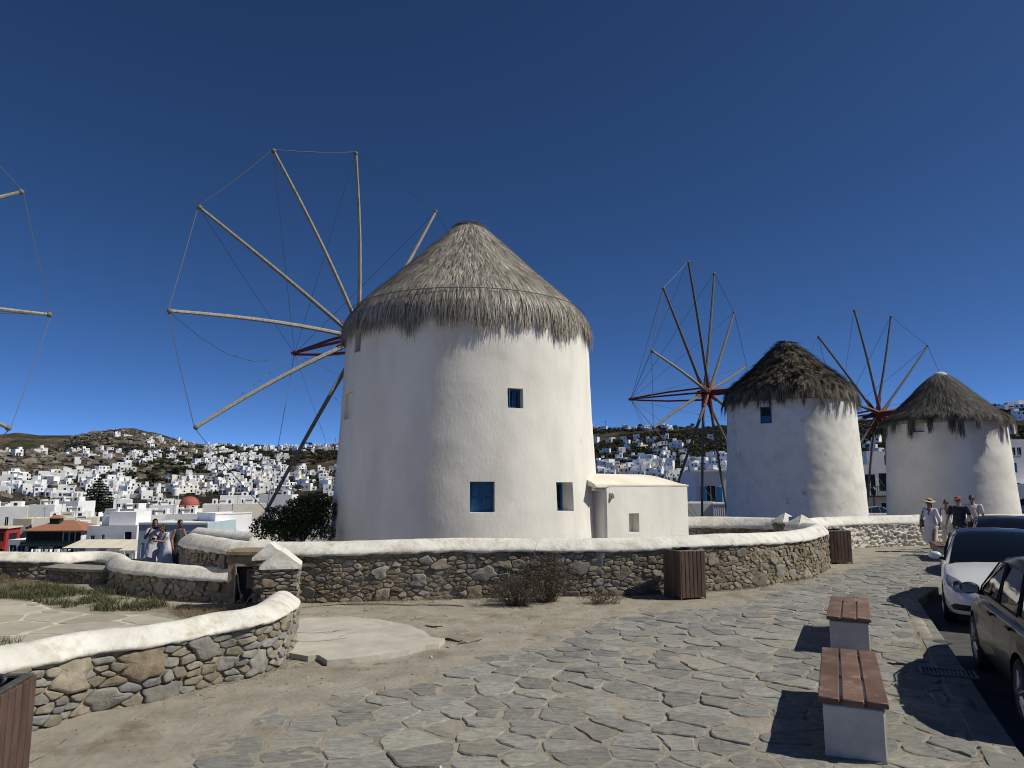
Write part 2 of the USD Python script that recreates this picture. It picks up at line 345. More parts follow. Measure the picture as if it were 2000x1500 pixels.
while s < _kl + 13:
    l = rng.uniform(.85, 1.1)
    if s < _kl < s + l + .3: l = _kl - s
    far_ = s + 1e-6 >= _kl
    c = (_KC + KDIR2 * (s - _kl + l / 2) - KN2 * .15) if far_ else (_KA[:2] + KDIR * (s + l / 2) - KN * .15)
    put(kerb, 'kerbstone', cbox((c[0], c[1], -.085 + rng.uniform(-.004, .004)), (l - .012, .30, .2), (math.atan2(KDIR2[1], KDIR2[0]) if far_ else KYAW) + rng.normal(0, .004), .018), m_kerb)
    s += l

def voronoi_cells(sites, bound):
    """clipped Voronoi polygons of the 2-D sites"""
    b = np.array(bound.bounds); c, e = (b[:2] + b[2:]) / 2, (b[2:] - b[:2])
    far = c + np.array([[-3, -3], [3, -3], [3, 3], [-3, 3], [0, -4], [0, 4], [4, 0], [-4, 0]]) * e.max()
    v = Voronoi(np.vstack([sites, far]))
    out = []
    for i in range(len(sites)):
        reg = v.regions[v.point_region[i]]
        out.append(Polygon(v.vertices[reg]) if reg and -1 not in reg else None)
    return out
def ring(poly, n):
    e = poly.exterior
    return np.array([e.interpolate(t, normalized=True).coords[0] for t in np.arange(n) / n])
def slab_mesh(poly, z0, ztop, rng, tilt=.012, ch=.012, step=.09):
    if poly.exterior.is_ccw is False: poly = Polygon(list(poly.exterior.coords)[::-1])
    n = int(np.clip(poly.length / step, 7, 20))
    q = ring(poly, n) + rng.normal(0, .010, (n, 2))
    c = q.mean(0)
    t = rng.normal(0, tilt, 2)
    def top(p, d): return ztop + d + (p - c) @ t
    d = np.linalg.norm(q - c, axis=1)[:, None]
    q1 = c + (q - c) * (1 - ch / np.maximum(d, .03))
    qm = c + (q - c) * .5
    V = np.vstack([np.c_[q, np.full(n, z0)], np.c_[q, top(q, -ch * .7) + rng.normal(0, .002, n)], np.c_[q1, top(q1, 0) + rng.normal(0, .0015, n)], np.c_[qm, top(qm, 0) + rng.normal(0, .002, n)], [[*c, top(c[None], rng.normal(0, .002))[0]]]])
    F = []
    for k in range(3):
        for i in range(n):
            a, b = k * n + i, k * n + (i + 1) % n
            F += [[a, b, b + n], [a, b + n, a + n]]
    F += [[3 * n + i, 3 * n + (i + 1) % n, 4 * n] for i in range(n)]
    return V, np.array(F)
rng = np.random.default_rng(11)
bx0, by0, bx1, by1 = REGION.bounds
sites = []
tree_pts = np.zeros((0, 2))
cand = rng.uniform((bx0 - .5, by0 - .5), (bx1 + .5, by1 + .5), (26000, 2))
cellsz = rng.uniform(.17, .46, len(cand))
grid = {}
for (x, y), rad in zip(cand, cellsz):
    k = (int(x // .6), int(y // .6)); ok = True
    for i in (-1, 0, 1):
        for j in (-1, 0, 1):
            for (a, b, r2) in grid.get((k[0] + i, k[1] + j), ()):
                if ((x - a) * .85) ** 2 + ((y - b) * 1.2) ** 2 < (.5 * (rad + r2)) ** 2: ok = False; break
            if not ok: break
        if not ok: break
    if ok:
        grid.setdefault(k, []).append((x, y, rad)); sites.append((x, y))
sites = np.array(sites)
cells = voronoi_cells(sites, REGION)
stones = []
inner = REGION.buffer(-.02)
for (x, y), c in zip(sites, cells):
    if c is None or not c.is_valid: continue
    p_ = Point(x, y)
    c = c.intersection(inner)
    if c.is_empty or c.geom_type != 'Polygon': continue
    c = c.buffer(-rng.uniform(.006, .022)).simplify(.015)
    p_ = c.centroid
    if p_.is_empty: continue
    x, y = p_.x, p_.y
    if c.geom_type != 'Polygon' or c.area < .015: continue
    e_d = LineString(EDGE).distance(p_)
    if e_d < .35 and rng.random() < .3: continue
    c = c.buffer(-.02).buffer(.02)
    if c.geom_type != 'Polygon' or c.is_empty or c.area < .012: continue
    zt = .0085 + rng.normal(0, .0045) - .004 * ss((.7 - e_d) / .7) - .002 * ss((y - 8) / 6)
    stones.append((c.area / (x * x + y * y + 4), slab_mesh(c, -.06, zt, rng)))
stones.sort(key=lambda q: -q[0])
paving = thing('paving', 'irregular grey slate flagstones bedded in sand along the kerb', 'paving', kind='structure')
for i, (_, m) in enumerate(stones[:300]): put(paving, 'flagstone', m, m_slate[rng.integers(3)])
if len(stones) > 300: put(paving, 'flagstone_rest', join([m for _, m in stones[300:]]), m_slate_mass, kind='stuff')

# ------------------------------------------------------------------ rubble walls
class Path:
    def __init__(self, pts, n=240):
        self.p = spline(np.array(pts)[:, :2], n)
        d = np.r_[0, np.cumsum(np.linalg.norm(np.diff(self.p, axis=0), axis=1))]
        self.s, self.L = d, d[-1]
        t = np.gradient(self.p, axis=0)
        from scipy.ndimage import gaussian_filter1d
        t = gaussian_filter1d(t, 3, axis=0, mode='nearest')
        t /= np.linalg.norm(t, axis=1)[:, None]
        self.n = np.stack([t[:, 1], -t[:, 0]], 1)          # right of the way: outside
    def at(self, s, d=0.0):
        s = np.asarray(s, float)
        p = np.stack([np.interp(s, self.s, self.p[:, k]) for k in (0, 1)], -1)
        n = np.stack([np.interp(s, self.s, self.n[:, k]) for k in (0, 1)], -1)
        n /= np.linalg.norm(n, axis=-1, keepdims=True)
        return p + n * np.asarray(d)[..., None]
def rubble(L, top, rng, sx=.15, sy=.075, big=(.10, .2), nbig=1.6, gap=.007):
    """stone outlines (s, h) filling 0..L x 0..top(s): small flat cells, some of them joined into large stones"""
    Hm = max(top(np.linspace(0, L, 50)))
    pts = []
    y = -sy * .3
    row = 0
    while y < Hm + sy * 1.5:
        n = int(L / sx) + 3
        x = (np.arange(n) - 1 + .5 * (row % 2)) * sx + rng.normal(0, sx * .26, n)
        pts.append(np.c_[x, y + rng.normal(0, sy * .24, n)])
        y += sy; row += 1
    pts = np.vstack(pts)
    lab = np.arange(len(pts))
    taken = []
    for _ in range(int(nbig * L * Hm * 8)):
        c = np.array([rng.uniform(0, L), rng.uniform(0, Hm)]); r = rng.uniform(*big) * (1.15 - .4 * c[1] / Hm); e = rng.uniform(.65, 1.0)
        if any((c[0] - a[0]) ** 2 + (c[1] - a[1]) ** 2 < ((r + a[2]) * .98) ** 2 for a in taken): continue
        taken.append((c[0], c[1], r))
        ins = ((pts[:, 0] - c[0]) / r) ** 2 + ((pts[:, 1] - c[1]) / (r * e)) ** 2 < 1
        if ins.sum() > 1: lab[ins] = lab[np.argmax(ins)]
    sc = np.array([1, sx / sy * .8])
    cells = voronoi_cells(pts * sc, Polygon([(0, 0), (L, 0), (L, Hm * sc[1]), (0, Hm * sc[1])]))
    groups = {}
    for c, l in zip(cells, lab):
        if c is not None and c.is_valid: groups.setdefault(l, []).append(Polygon(np.array(c.exterior.coords) / sc))
    xs_ = np.linspace(0, L, max(20, int(L / .08)))
    area = Polygon(np.vstack([[(0.0, -.03), (L, -.03)], np.c_[xs_, top(xs_)][::-1]]))
    out = []
    for g in groups.values():
        q = unary_union(g) if len(g) > 1 else g[0]
        q = q.buffer(.012).buffer(-.012 - gap * rng.uniform(.6, 1.6)).intersection(area)
        if q.geom_type != 'Polygon': continue
        if q.area > .02: q = q.buffer(.05).buffer(-.05).simplify(.012)
        q = q.simplify(.008)
        r = .006 if q.area < .02 else .013
        q = q.buffer(-r).buffer(r)
        if q.geom_type == 'Polygon' and not q.is_empty and q.area > .0009: out.append(q)
    return out
def stone_mesh(poly, path, rng, z0=lambda s: 0.0, d0=0.0, bulge=.02, back=.07, fine=.036):
    if not poly.exterior.is_ccw: poly = Polygon(list(poly.exterior.coords)[::-1])
    n = int(np.clip(poly.length / fine, 8, 28))
    q = ring(poly, n)
    c = np.array(poly.centroid.coords[0])
    size = math.sqrt(poly.area)
    b = bulge * np.clip(size / .18, .45, 1.3) * rng.uniform(.5, 1.2)
    out = d0 + rng.normal(0, .009)
    t = rng.normal(0, .10, 2)
    rows = [(1.0, -back, 0), (1.0, out - .006, .004), (.955, out + b * .62, .005), (.80, out + b * .92, .006), (.42, out + b, .008)]
    V = []
    sc0 = rng.uniform(0, 50)
    for sc, d, jit in rows:
        r_ = c + (q - c) * sc
        dd = d + (r_ - c) @ t * (d > -.03) + (fbm(np.c_[r_ * 11, np.full(n, sc0)], 3, 3) - .5) * jit * 7 * min(1, size / .12)
        V.append(np.c_[path.at(r_[:, 0], dd), r_[:, 1] + z0(r_[:, 0])])
    V.append(np.c_[path.at(c[None, 0], np.array([out + b])), [[c[1] + z0(c[0])]]])
    V = np.vstack(V)
    F = []
    for k in range(len(rows) - 1):
        for i in range(n):
            a, e = k * n + i, k * n + (i + 1) % n
            F += [[a, e, e + n], [a, e + n, a + n]]
    m = (len(rows) - 1) * n
    F += [[m + i, m + (i + 1) % n, m + n] for i in range(n)]
    return V, np.array(F)
def strip(path, s0, s1, prof, n, disp=None, ends=True, z0=lambda s: 0.0):
    """sweeps the closed outline prof [(d, h)] along the path"""
    prof = np.asarray(prof, float); k = len(prof)
    S = np.linspace(s0, s1, n)
    V = []
    for i, s_ in enumerate(S):
        pr = prof.copy()
        f = 1.0
        if ends:
            e = min(s_ - s0, s1 - s_)
            f = math.sqrt(max(0.0, 1 - (1 - min(e / .16, 1)) ** 2)) * .75 + .25
        ctr = np.array([pr[:, 0].mean(), pr[:, 1].min()])
        pr = ctr + (pr - ctr) * np.array([.6 + .4 * f, f])
        if disp is not None: pr = pr + disp(s_, pr)
        V.append(np.c_[path.at(np.full(k, s_), pr[:, 0]), pr[:, 1] + z0(s_)])
    V = np.array(V)
    F = grid_faces(n, k)
    F = np.vstack([F, [[i * k + k - 1, (i + 1) * k + k - 1, (i + 1) * k] for i in range(n - 1)], [[i * k + k - 1, (i + 1) * k, i * k] for i in range(n - 1)]])
    V = V.reshape(-1, 3)
    a = np.arange(k)
    V = np.vstack([V, V[:k].mean(0), V[-k:].mean(0)])
    F = np.vstack([F, np.stack([np.full(k, len(V) - 2), a, (a + 1) % k], 1), np.stack([np.full(k, len(V) - 1), (n - 1) * k + (a + 1) % k, (n - 1) * k + a], 1)])
    return V, F[:, ::-1]
def cap_profile(T, h, lip=.045):
    q = [(lip * .4, -.012), (lip, .0), (lip * 1.05, .16 * h), (lip * .5, .34 * h), (-.10 * T, .60 * h), (-.27 * T, .86 * h), (-.42 * T, .985 * h), (-.58 * T, .985 * h), (-.73 * T, .86 * h), (-.90 * T, .6 * h), (-T - lip * .5, .34 * h), (-T - lip, .16 * h), (-T - lip, .0), (-T - lip * .4, -.012)]
    return np.array(q)
def rubble_wall(name, label, cat, pts, top, T, cap_h, seed, z0=lambda s: 0.0, capped=True, weights=(.40, .32, .08, .17, .03), kw=None, group=None, wall=None, skip=None, limit=300, stone_kw=None, endcaps=True):
    rng = np.random.default_rng(seed)
    path = Path(pts)
    t = wall or thing(name, label, cat, (*path.at(path.L / 2, -T / 2), 0), group=group)
    hm = lambda s: top(np.asarray(s, float))
    n = max(8, int(path.L / .2))
    S = np.linspace(0, path.L, n)
    core = []
    for s_ in S:
        core.append(np.c_[path.at(np.full(4, s_), np.array([-.016, -.016, -T, -T])), np.array([-.25, hm(s_) + .02, hm(s_) + .02, -.25]) + z0(s_)])
    core = np.array(core).reshape(-1, 3)
    F = []
    for i in range(n - 1):
        for j in range(4):
            a, b = i * 4 + j, i * 4 + (j + 1) % 4
            F += [[a, a + 4, b + 4], [a, b + 4, b]]
    F += [[0, 1, 2], [0, 2, 3], [4 * n - 4, 4 * n - 2, 4 * n - 3], [4 * n - 4, 4 * n - 1, 4 * n - 2]]
    put(t, 'wall_core', (core, np.array(F)), m_mortar)
    st = []
    for q in rubble(path.L, hm, rng, **(kw or {})):
        if skip and skip(q): continue
        m = stone_mesh(q, path, rng, z0, **(stone_kw or {}))
        c = m[0].mean(0)
        st.append((q.area / (c[0] ** 2 + c[1] ** 2), m))
    st.sort(key=lambda a: -a[0])
    for _, m in st[:limit]: put(t, 'stone', m, m_stone[rng.choice(5, p=weights)], 55)
    if len(st) > limit: put(t, 'stone_rest', join([m for _, m in st[limit:]]), m_stone_mass, kind='stuff')
    if capped:
        k = max(12, int(path.L / .07))
        def disp(s_, pr):
            p3 = np.stack([np.full(len(pr), s_ * 1.3), pr[:, 0] * 3 + 9, pr[:, 1] * 3 + seed], -1)
            p4 = np.stack([np.full(len(pr), s_ * 7.), pr[:, 0] * 7 + 9, pr[:, 1] * 7 + seed], -1)
            e = .028 * (fbm(p3, 3, seed) - .5) + .014 * (fbm(p4, 3, seed + 1) - .5)
            d = np.stack([e, e], 1)
            d[:2, 1] += .05 * (meshkit.noise(np.array([[s_ * 6.0, seed, .5]]))[0] - .5) + .03 * (meshkit.noise(np.array([[s_ * 17.0, seed, .5]]))[0] - .5)
            return d
        put(t, 'plaster_cap', strip(path, -.03, path.L + .03, cap_profile(T, cap_h), k, disp, endcaps, z0=lambda s: z0(s) + float(hm(s))), m_cap, True)
    return t, path

# the round wall of the terrace of the near mill
H1 = .86
_w1 = [(352, 1063), (362, 1069), (400, 1076), (470, 1083), (600, 1084), (750, 1082), (900, 1079), (1050, 1077), (1200, 1075), (1350, 1071.5), (1450, 1067), (1530, 1060), (1580, 1054), (1605, 1048.5)]
w1 = [G(x, y, H1)[:2] for x, y in _w1] + [np.array([8.15, 18.9]), np.array([8.45, 19.8]), np.array([8.5, 20.7]), np.array([8.35, 21.4])]
wall_1, path_1 = rubble_wall('round_wall', 'long curved rubble wall with pale plaster cap in front of the nearest windmill', 'wall', w1, lambda s: H1 + .02 * np.sin(np.asarray(s) * 1.1), .46, .24, 21,
                             kw=dict(sx=.19, sy=.078, big=(.11, .23), nbig=2.2))
# low capped wall on the left with its big stones
_w2 = [(-260, 1520), (-120, 1480), (0, 1448), (86, 1426), (157, 1400), (259, 1381), (357, 1358), (434, 1337), (490, 1328), (545, 1303), (568, 1280), (577, 1258)]
w2 = [G(x, y)[:2] for x, y in _w2]
wall_2, path_2 = rubble_wall('low_wall', 'low curved wall of large stones with white plaster cap, nearest at the left', 'wall', w2, lambda s: .555 + .012 * np.sin(np.asarray(s) * 2.0), .40, .17, 33,
                             kw=dict(sx=.19, sy=.072, big=(.12, .26), nbig=3.5, gap=.005), weights=(.40, .40, .12, .08, 0), stone_kw=dict(bulge=.03, fine=.032))
# the low wall behind the patch of weeds
_w3 = [(-200, 1101, .36), (0, 1102, .36), (110, 1100, .37), (185, 1095, .38), (208, 1096, .40), (217, 1108, .42), (245, 1117, .42), (300, 1126, .40), (350, 1131, .39), (420, 1137, .37), (462, 1139, .37)]
w3 = [G(x, y, z)[:2] for x, y, z in _w3]
wall_3, path_3 = rubble_wall('low_wall', 'low bent rubble wall with grey plaster cap behind the patch of weeds', 'wall', w3, lambda s: .38 + .03 * np.sin(np.asarray(s) * .9), .42, .22, 47,
                             kw=dict(sx=.2, sy=.09, big=(.11, .2), nbig=1.6), weights=(.25, .4, .1, .2, .05), limit=160)
# stone bench ledge in front of that wall
e1, e2 = G(88, 1136), G(196, 1142)
pt = [e1[:2], (e1[:2] + e2[:2]) / 2 + (0, -.05), e2[:2], e2[:2] + (.25, .45)]
lw, lp = rubble_wall('stone_ledge', 'low stone ledge with a flat slab top against the left wall', 'ledge', pt, lambda s: .27 + 0 * np.asarray(s), .5, 0, 53, capped=False, kw=dict(sx=.2, sy=.08, big=(.09, .13), nbig=1))
put(lw, 'slab_top', strip(lp, -.1, lp.L - .05, [(.10, .27), (.12, .33), (-.3, .36), (-.55, .34), (-.55, .27)], 24, lambda s_, pr: .02 * (fbm(np.c_[np.full((len(pr), 1), s_ * 4), pr * 5], 3, 5)[:, None] - .5) * [2, 1], False), m_stone[1], 40)
# whitewashed rubble wall at the back, behind the walkers
wb = [(9.2, 22.0), (10.2, 23.9), (13.0, 25.6), (17.0, 26.6), (22.0, 27.2), (30, 28)]
pb = Path(wb)
white = thing('back_wall', 'whitewashed rough rubble wall with bright white cap behind the walkers', 'wall', (*pb.at(pb.L / 2), 0))
def knobs(path, s0, s1, h0, h1, T, ns, nh, amp, seed):
    S, Hh = np.meshgrid(np.linspace(s0, s1, ns), np.linspace(h0, h1, nh), indexing='ij')
    q = np.stack([S * 5.2, Hh * 7.0, 0 * S + seed], -1)
    d = amp * np.abs(fbm(q, 4, seed) - .5) * -3 + amp * .6 + amp * (fbm(q * 2.6, 3, seed + 1) - .5) * 1.2
    d[:, -1] = -.1; d[:, 0] = .05
    V = np.dstack([path.at(S, d), Hh])
    return V.reshape(-1, 3), grid_faces(ns, nh)
m_white_rubble = M('whitewashed_rubble', (.60, .57, .51), (.40, .35, .27), 5, 8, .95, (30, .8, .02), lo=.4, hi=.68)
put(white, 'rubble_face', knobs(pb, 0, pb.L, -.1, .82, .5, 520, 44, .10, 3), m_white_rubble, True)
put(white, 'plaster_cap', strip(pb, 0, pb.L, cap_profile(.5, .3), 200, lambda s_, pr: (fbm(np.c_[np.full((len(pr), 1), s_ * 1.5), pr * 4], 3, 5)[:, None] - .5) * .05, z0=lambda s: .78), m_cap, True)
put(white, 'wall_core', strip(pb, 0, pb.L, [(-.05, -.2), (-.05, .8), (-.5, .8), (-.5, -.2)], 60, None, False), m_mortar)
# back stretch of the terrace wall between the annex and the gate
bk = [(4.9, 22.9), (6.3, 22.8), (7.6, 22.3), (8.1, 21.9)]
wall_4, path_4 = rubble_wall('terrace_wall', 'shaded stretch of capped stone wall between the annex and the gate piers', 'wall', bk, lambda s: .82 + 0 * np.asarray(s), .45, .34, 61, kw=dict(sx=.26, sy=.14, big=(.14, .2), nbig=1.2), weights=(.4, .2, .05, .25, .1))
# ------------------------------------------------------------------ windmills
def thatch_material(name, c1, c2, c3):
    ISLANDS.add('/World/Looks/' + name)
    return usdkit.material(stage, '/World/Looks/' + name, {
        'geo': ('geometry', {}), 'at': ('attribute', {'attribute': 'rnd'}), 'r': ('rgb_ramp', {'ramp': [(0, c1), (.55, c2), (1, c3)]}),
        'n': ('noise_texture', {'scale': 1.1, 'detail': 5.0}), 'mr': ('map_range', {'from_min': .3, 'from_max': .7, 'to_min': .7, 'to_max': 1.2}), 'hs': ('hsv', {}),
        'p': ('principled_bsdf', {'roughness': .8, 'specular_ior_level': .25})},
        [('at.fac', 'r.fac'), ('geo.position', 'n.vector'), ('n.fac', 'mr.value'), ('mr.result', 'hs.value'), ('r.color', 'hs.color'), ('hs.color', 'p.base_color')], surface='p.BSDF')
m_thatch_a = thatch_material('thatch_grey', (.10, .09, .075), (.36, .33, .28), (.62, .575, .50))
m_thatch_b = thatch_material('thatch_brown', (.022, .018, .014), (.09, .077, .058), (.28, .242, .182))
m_thatch_c = thatch_material('thatch_dark_grey', (.028, .026, .023), (.10, .093, .081), (.24, .223, .196))
m_thatch_under = M('thatch_underside', (.22, .20, .165), (.40, .365, .31), 9, 6, .95, (30, 1.0, .03))

def shift(m, c): return m[0] + np.array(c), m[1]
class Profile:
    def __init__(self, pts):
        p = np.array(pts, float)
        d = np.r_[0, np.cumsum(np.linalg.norm(np.diff(p, axis=0), axis=1))]
        from scipy.interpolate import PchipInterpolator
        f = PchipInterpolator(d, p)
        self.s = np.linspace(0, d[-1], 200); self.L = d[-1]
        self.p = f(self.s)
        t = np.gradient(self.p, axis=0); t /= np.linalg.norm(t, axis=1)[:, None]
        self.n = np.stack([-t[:, 1], t[:, 0]], 1)
    def __call__(self, s): return np.stack([np.interp(s, self.s, self.p[..., k]) for k in (0, 1)], -1), np.stack([np.interp(s, self.s, self.n[..., k]) for k in (0, 1)], -1)
def blades(prof, s0, az, length, width, lift, curl, rng, nseg=3, twist=.12, az_jit=.10, sag=0.0):
    """thin straws lying down the slope; all arrays per straw"""
    N = len(s0)
    rows = []
    dirj = rng.normal(0, az_jit, N)
    for k in range(nseg + 1):
        f = k / nseg
        q, nn = prof(np.minimum(s0 + length * f, prof.L))
        over = np.maximum(s0 + length * f - prof.L, 0)
        off = lift * f + curl * f * f + .012
        r = np.maximum(q[:, 0] + nn[:, 0] * off, .02)
        z = q[:, 1] + nn[:, 1] * off - over - sag * f * f
        a = az + dirj * length * f / np.maximum(r, .5)
        w = width * (1.0 if k == 0 else (1 - f * .75)) / np.maximum(r, .3) * .5
        tw = twist * (rng.random(N) - .5) * width
        rows.append(np.stack([np.stack([np.cos(a - w) * r, np.sin(a - w) * r, z + tw], -1), np.stack([np.cos(a + w) * (r + tw), np.sin(a + w) * (r + tw), z], -1)], 1))
    V = np.stack(rows, 1).reshape(N, -1, 3)                      # N, 2*(nseg+1), 3
    k = 2 * (nseg + 1)
    base = np.arange(N)[:, None] * k
    F = []
    for i in range(nseg):
        a = 2 * i
        F += [np.hstack([base + a, base + a + 1, base + a + 3]), np.hstack([base + a, base + a + 3, base + a + 2])]
    return V.reshape(-1, 3), np.vstack(F)
def wheel_part(mill, C, a, tips, hub_r, spoke_r, mats, ext, axle_back, rope_r=.011, bow=.12, red_len=.9, stays=True, sag=None, inside=.0):
    """axle, hub, twelve spokes with painted roots, bowsprit and ropes; C hub, a unit vector out of the mill"""
    w = put(mill, 'axle', tube([C - a * axle_back, C + a * .5], .17, 8), m_red)
    put(mill, 'hub', tube([C - a * .28, C - a * .18, C + a * .18, C + a * .28], [.22, .30, .30, .22], 8), m_red, 40)
    tip = C + a * ext
    side = np.cross(a, [0, 0, 1.0]); side /= np.linalg.norm(side)
    for o in (side * .2 + np.array([0, 0, .34]), -side * .2 + np.array([0, 0, .02]), side * .1 - np.array([0, 0, .36])):
        put(mill, 'bowsprit_beam', tube([C + o + a * .1, C + o * .75 + a * ext * .5, tip + o * .12], [.055, .055, .045], 5), m_red)
    put(mill, 'bowsprit_tip', tube([tip - a * .22, tip - a * .1, tip + a * .12], [.05, .10, .085], 7), m_red, 40)
    n = len(tips)
    for i, t in enumerate(tips):
        d = t - C; L = np.linalg.norm(d); d /= L
        perp = np.cross(a, d)
        f = np.linspace(0, 1, 9)
        off = (a * (.14 if i % 2 else -.14))
        pts = C + off * (1 - f)[:, None] + d * (f * L)[:, None] + perp * (np.sin(f * np.pi) * bow * (1 if i % 3 else .4))[:, None]
        rad = np.interp(f, [0, .9, 1], [spoke_r, spoke_r * .66, spoke_r * .62])
        sp = put(mill, 'spoke', tube(pts, rad, 7), mats[i % len(mats)], 50)
        k = np.linspace(.02, red_len / L, 4)
        put(sp, 'painted_root', tube(C + off * (1 - k)[:, None] + d * (k * L)[:, None] + perp * (np.sin(k * np.pi) * bow * (1 if i % 3 else .4))[:, None] + perp * spoke_r * .5, [spoke_r * 1.35, spoke_r * 1.3, spoke_r * 1.2, spoke_r], 6), m_red)
        put(sp, 'tip_knot', ball(pts[-1] - d * .05, spoke_r * 1.0), m_rope)
    rng = np.random.default_rng(int(abs(C[0]) * 10) + 3)
    for i in range(n):
        t0, t1 = tips[i], tips[(i + 1) % n]
        f = np.linspace(0, 1, 6)
        e = t0 + (t1 - t0) * f[:, None] - np.array([0, 0, 1]) * (np.sin(f * np.pi) * .05)[:, None]
        put(mill, 'rim_rope', tube(e, rope_r, 4), m_rope if i % 2 else m_wire)
        if stays:
            sg = .04 if not sag or i not in sag else sag[i]
            e = t0 + (tip - t0) * f[:, None] - np.array([0, 0, 1]) * (np.sin(f * np.pi) * sg)[:, None]
            put(mill, 'stay_rope', tube(e, rope_r * .75, 4), m_wire)
def wheel_tips(C, a, R, ph, sgn=-1, n=12, pix=()):
    u = np.array([a[1], -a[0], 0]) * -1; u /= np.linalg.norm(u)
    w = np.cross(a, u)
    th = ph + sgn * np.radians(30) * np.arange(n)
    T = C + R * (np.cos(th)[:, None] * u + np.sin(th)[:, None] * w)
    for i, (px, py) in enumerate(pix):                           # tips seen in the picture: where their ray meets the wheel's plane
        d = ray(px, py)
        T[i] = EYE + d * (((C - EYE) @ a) / (d @ a))
    return T
def mill_body(name, label, c, prof, seed, mat, lump, wins, zbase=-.6):
    """profile [(z, r)] of a solid plastered tower; wins: (px0, px1, py0, py1, depth, kind) as seen"""
    z, r = np.array(prof).T
    t = thing(name, label, 'windmill', (c[0], c[1], 0), group='thatched white windmills')
    c3 = np.array([c[0], c[1], 0.0])
    zz = np.linspace(zbase, z[-1], 96)
    from scipy.interpolate import PchipInterpolator
    rf = PchipInterpolator(z, r, extrapolate=True)
    def disp(th, Z):
        q = np.stack([np.cos(th) * 3.6 + 50, np.sin(th) * 3.6 + 50, Z + 20], -1)
        return lump * 2.2 * (fbm(q * .55, 3, seed) - .5) + lump * .9 * (fbm(q * 1.6, 4, seed + 1) - .5)
    V, F = lathe(np.c_[rf(np.maximum(zz, 0)), zz], 200, c3, disp)
    solid = mani((V, F))
    spec = []
    for (x0, x1, y0, y1, dep, kind) in wins:
        d = ray((x0 + x1) / 2, (y0 + y1) / 2)
        k = np.linspace(5, 60, 24000)
        q = EYE + d * k[:, None]
        i = int(np.argmax(np.hypot(q[:, 0] - c[0], q[:, 1] - c[1]) < rf(q[:, 2])))
        p = q[i]
        n = np.array([p[0] - c[0], p[1] - c[1], 0]); n /= np.linalg.norm(n)
        dist = k[i]
        facing = max(.22, abs(n @ (d / np.linalg.norm(d))))
        w, h = (x1 - x0) / FPX * dist / facing, (y1 - y0) / FPX * dist
        a = math.atan2(n[1], n[0])
        b = box((0, 0, 0), (dep * 2, w, h))
        solid = solid - mani((b[0] @ rz(a).T + p, b[1]))
        spec.append((p, n, a, w, h, dep, kind))
    put(t, 'tower', solid, mat, 35)
    for (p, n, a, w, h, dep, kind) in spec:
        def B(dx, dy, dz, sx, sy, sz, ch=.006):
            V, F = cbox((0, 0, 0), (sx, sy, sz), 0, ch)
            return (V + [dx, dy, dz]) @ rz(a).T + p, F
        if kind == 'blind': continue
        fr = put(t, 'window', join([B(-dep + .04, s * (w / 2 - .03), 0, .07, .05, h - .01) for s in (-1, 1)] + [B(-dep + .04, 0, s * (h / 2 - .03), .07, w - .11, .05) for s in (-1, 1)]), m_blue)
        if kind == 'shut':
            for s in (-1, 1):
                put(fr, 'shutter', join([B(-dep + .055, s * w / 4, 0, .035, w / 2 - .006, h - .07)] + [B(-dep + .085, s * w / 4, q, .02, w / 2 - .13, h * .36) for q in (-h * .22, h * .22)]), m_blue)
        elif kind == 'open':
            put(fr, 'pane', B(-dep + .02, 0, 0, .02, w - .06, h - .06), m_glass)
            put(fr, 'shutter', join([B(-dep + .16, -w / 2 + .04, 0, .22, .03, h - .08), B(-dep + .06, 0, 0, .05, .035, h - .1)]), m_blue)
        elif kind == 'half':
            put(fr, 'pane', B(-dep + .02, 0, 0, .02, w - .06, h - .06), m_dark)
            put(fr, 'shutter', join([B(-dep + .08, -w / 4 - .02, 0, .04, w / 2 - .03, h - .06), B(-dep + .11, -w / 4 - .02, 0, .02, w / 2 - .13, h - .3)]), m_blue)
        elif kind == 'panel':
            put(fr, 'shutter', join([B(-dep + .06, 0, -h * .26, .04, w - .06, h * .42), B(-dep + .09, 0, -h * .26, .02, w - .14, h * .3)]), m_blue)
            put(fr, 'pane', B(-dep + .03, 0, h * .2, .02, w - .06, h * .5), m_dark)
    return t, c3, rf

# --- the near mill
c1 = np.array([-1.245, 20.0])
mill1, c13, rf1 = mill_body('windmill', 'largest and nearest white windmill with grey straw cone roof and blue windows', c1, [(0, 3.66), (2, 3.56), (4.2, 3.45), (6.6, 3.36)], 4, m_mill, .022,
    [(918, 967, 941, 1000, .30, 'shut'), (1088, 1120, 942, 998, .42, 'half'), (992, 1022, 758, 797, .26, 'open'), (693, 704, 646, 688, .25, 'shut'), (672, 687, 766, 819, .12, 'blind')])
def roof_base(mill, c3, prof, n=64):
    return put(mill, 'roof', lathe(np.vstack([prof.p[::8] - [0.05, .03], [[prof.p[-1, 0] - .12, prof.p[-1, 1] + .05], [.05, prof.p[-1, 1] + .4]]])[::-1], n, c3), m_thatch_under, True)
pr1 = Profile([(.10, 9.66), (.40, 9.50), (.97, 9.0), (1.65, 8.33), (2.33, 7.68), (2.92, 7.13), (3.26, 6.74), (3.44, 6.40), (3.46, 6.12)])
roof1 = roof_base(mill1, c13, pr1)
rng = np.random.default_rng(1)
def area_s(prof, N, s_lo, s_hi, rng):
    s = np.linspace(s_lo, s_hi, 300); r = prof(s)[0][:, 0] + .15
    cdf = np.cumsum(r); cdf /= cdf[-1]
    return np.interp(rng.random(N), cdf, s)
N = 17000
s0 = area_s(pr1, N, 0, pr1.L - .62, rng); a0 = rng.uniform(0, 2 * np.pi, N)
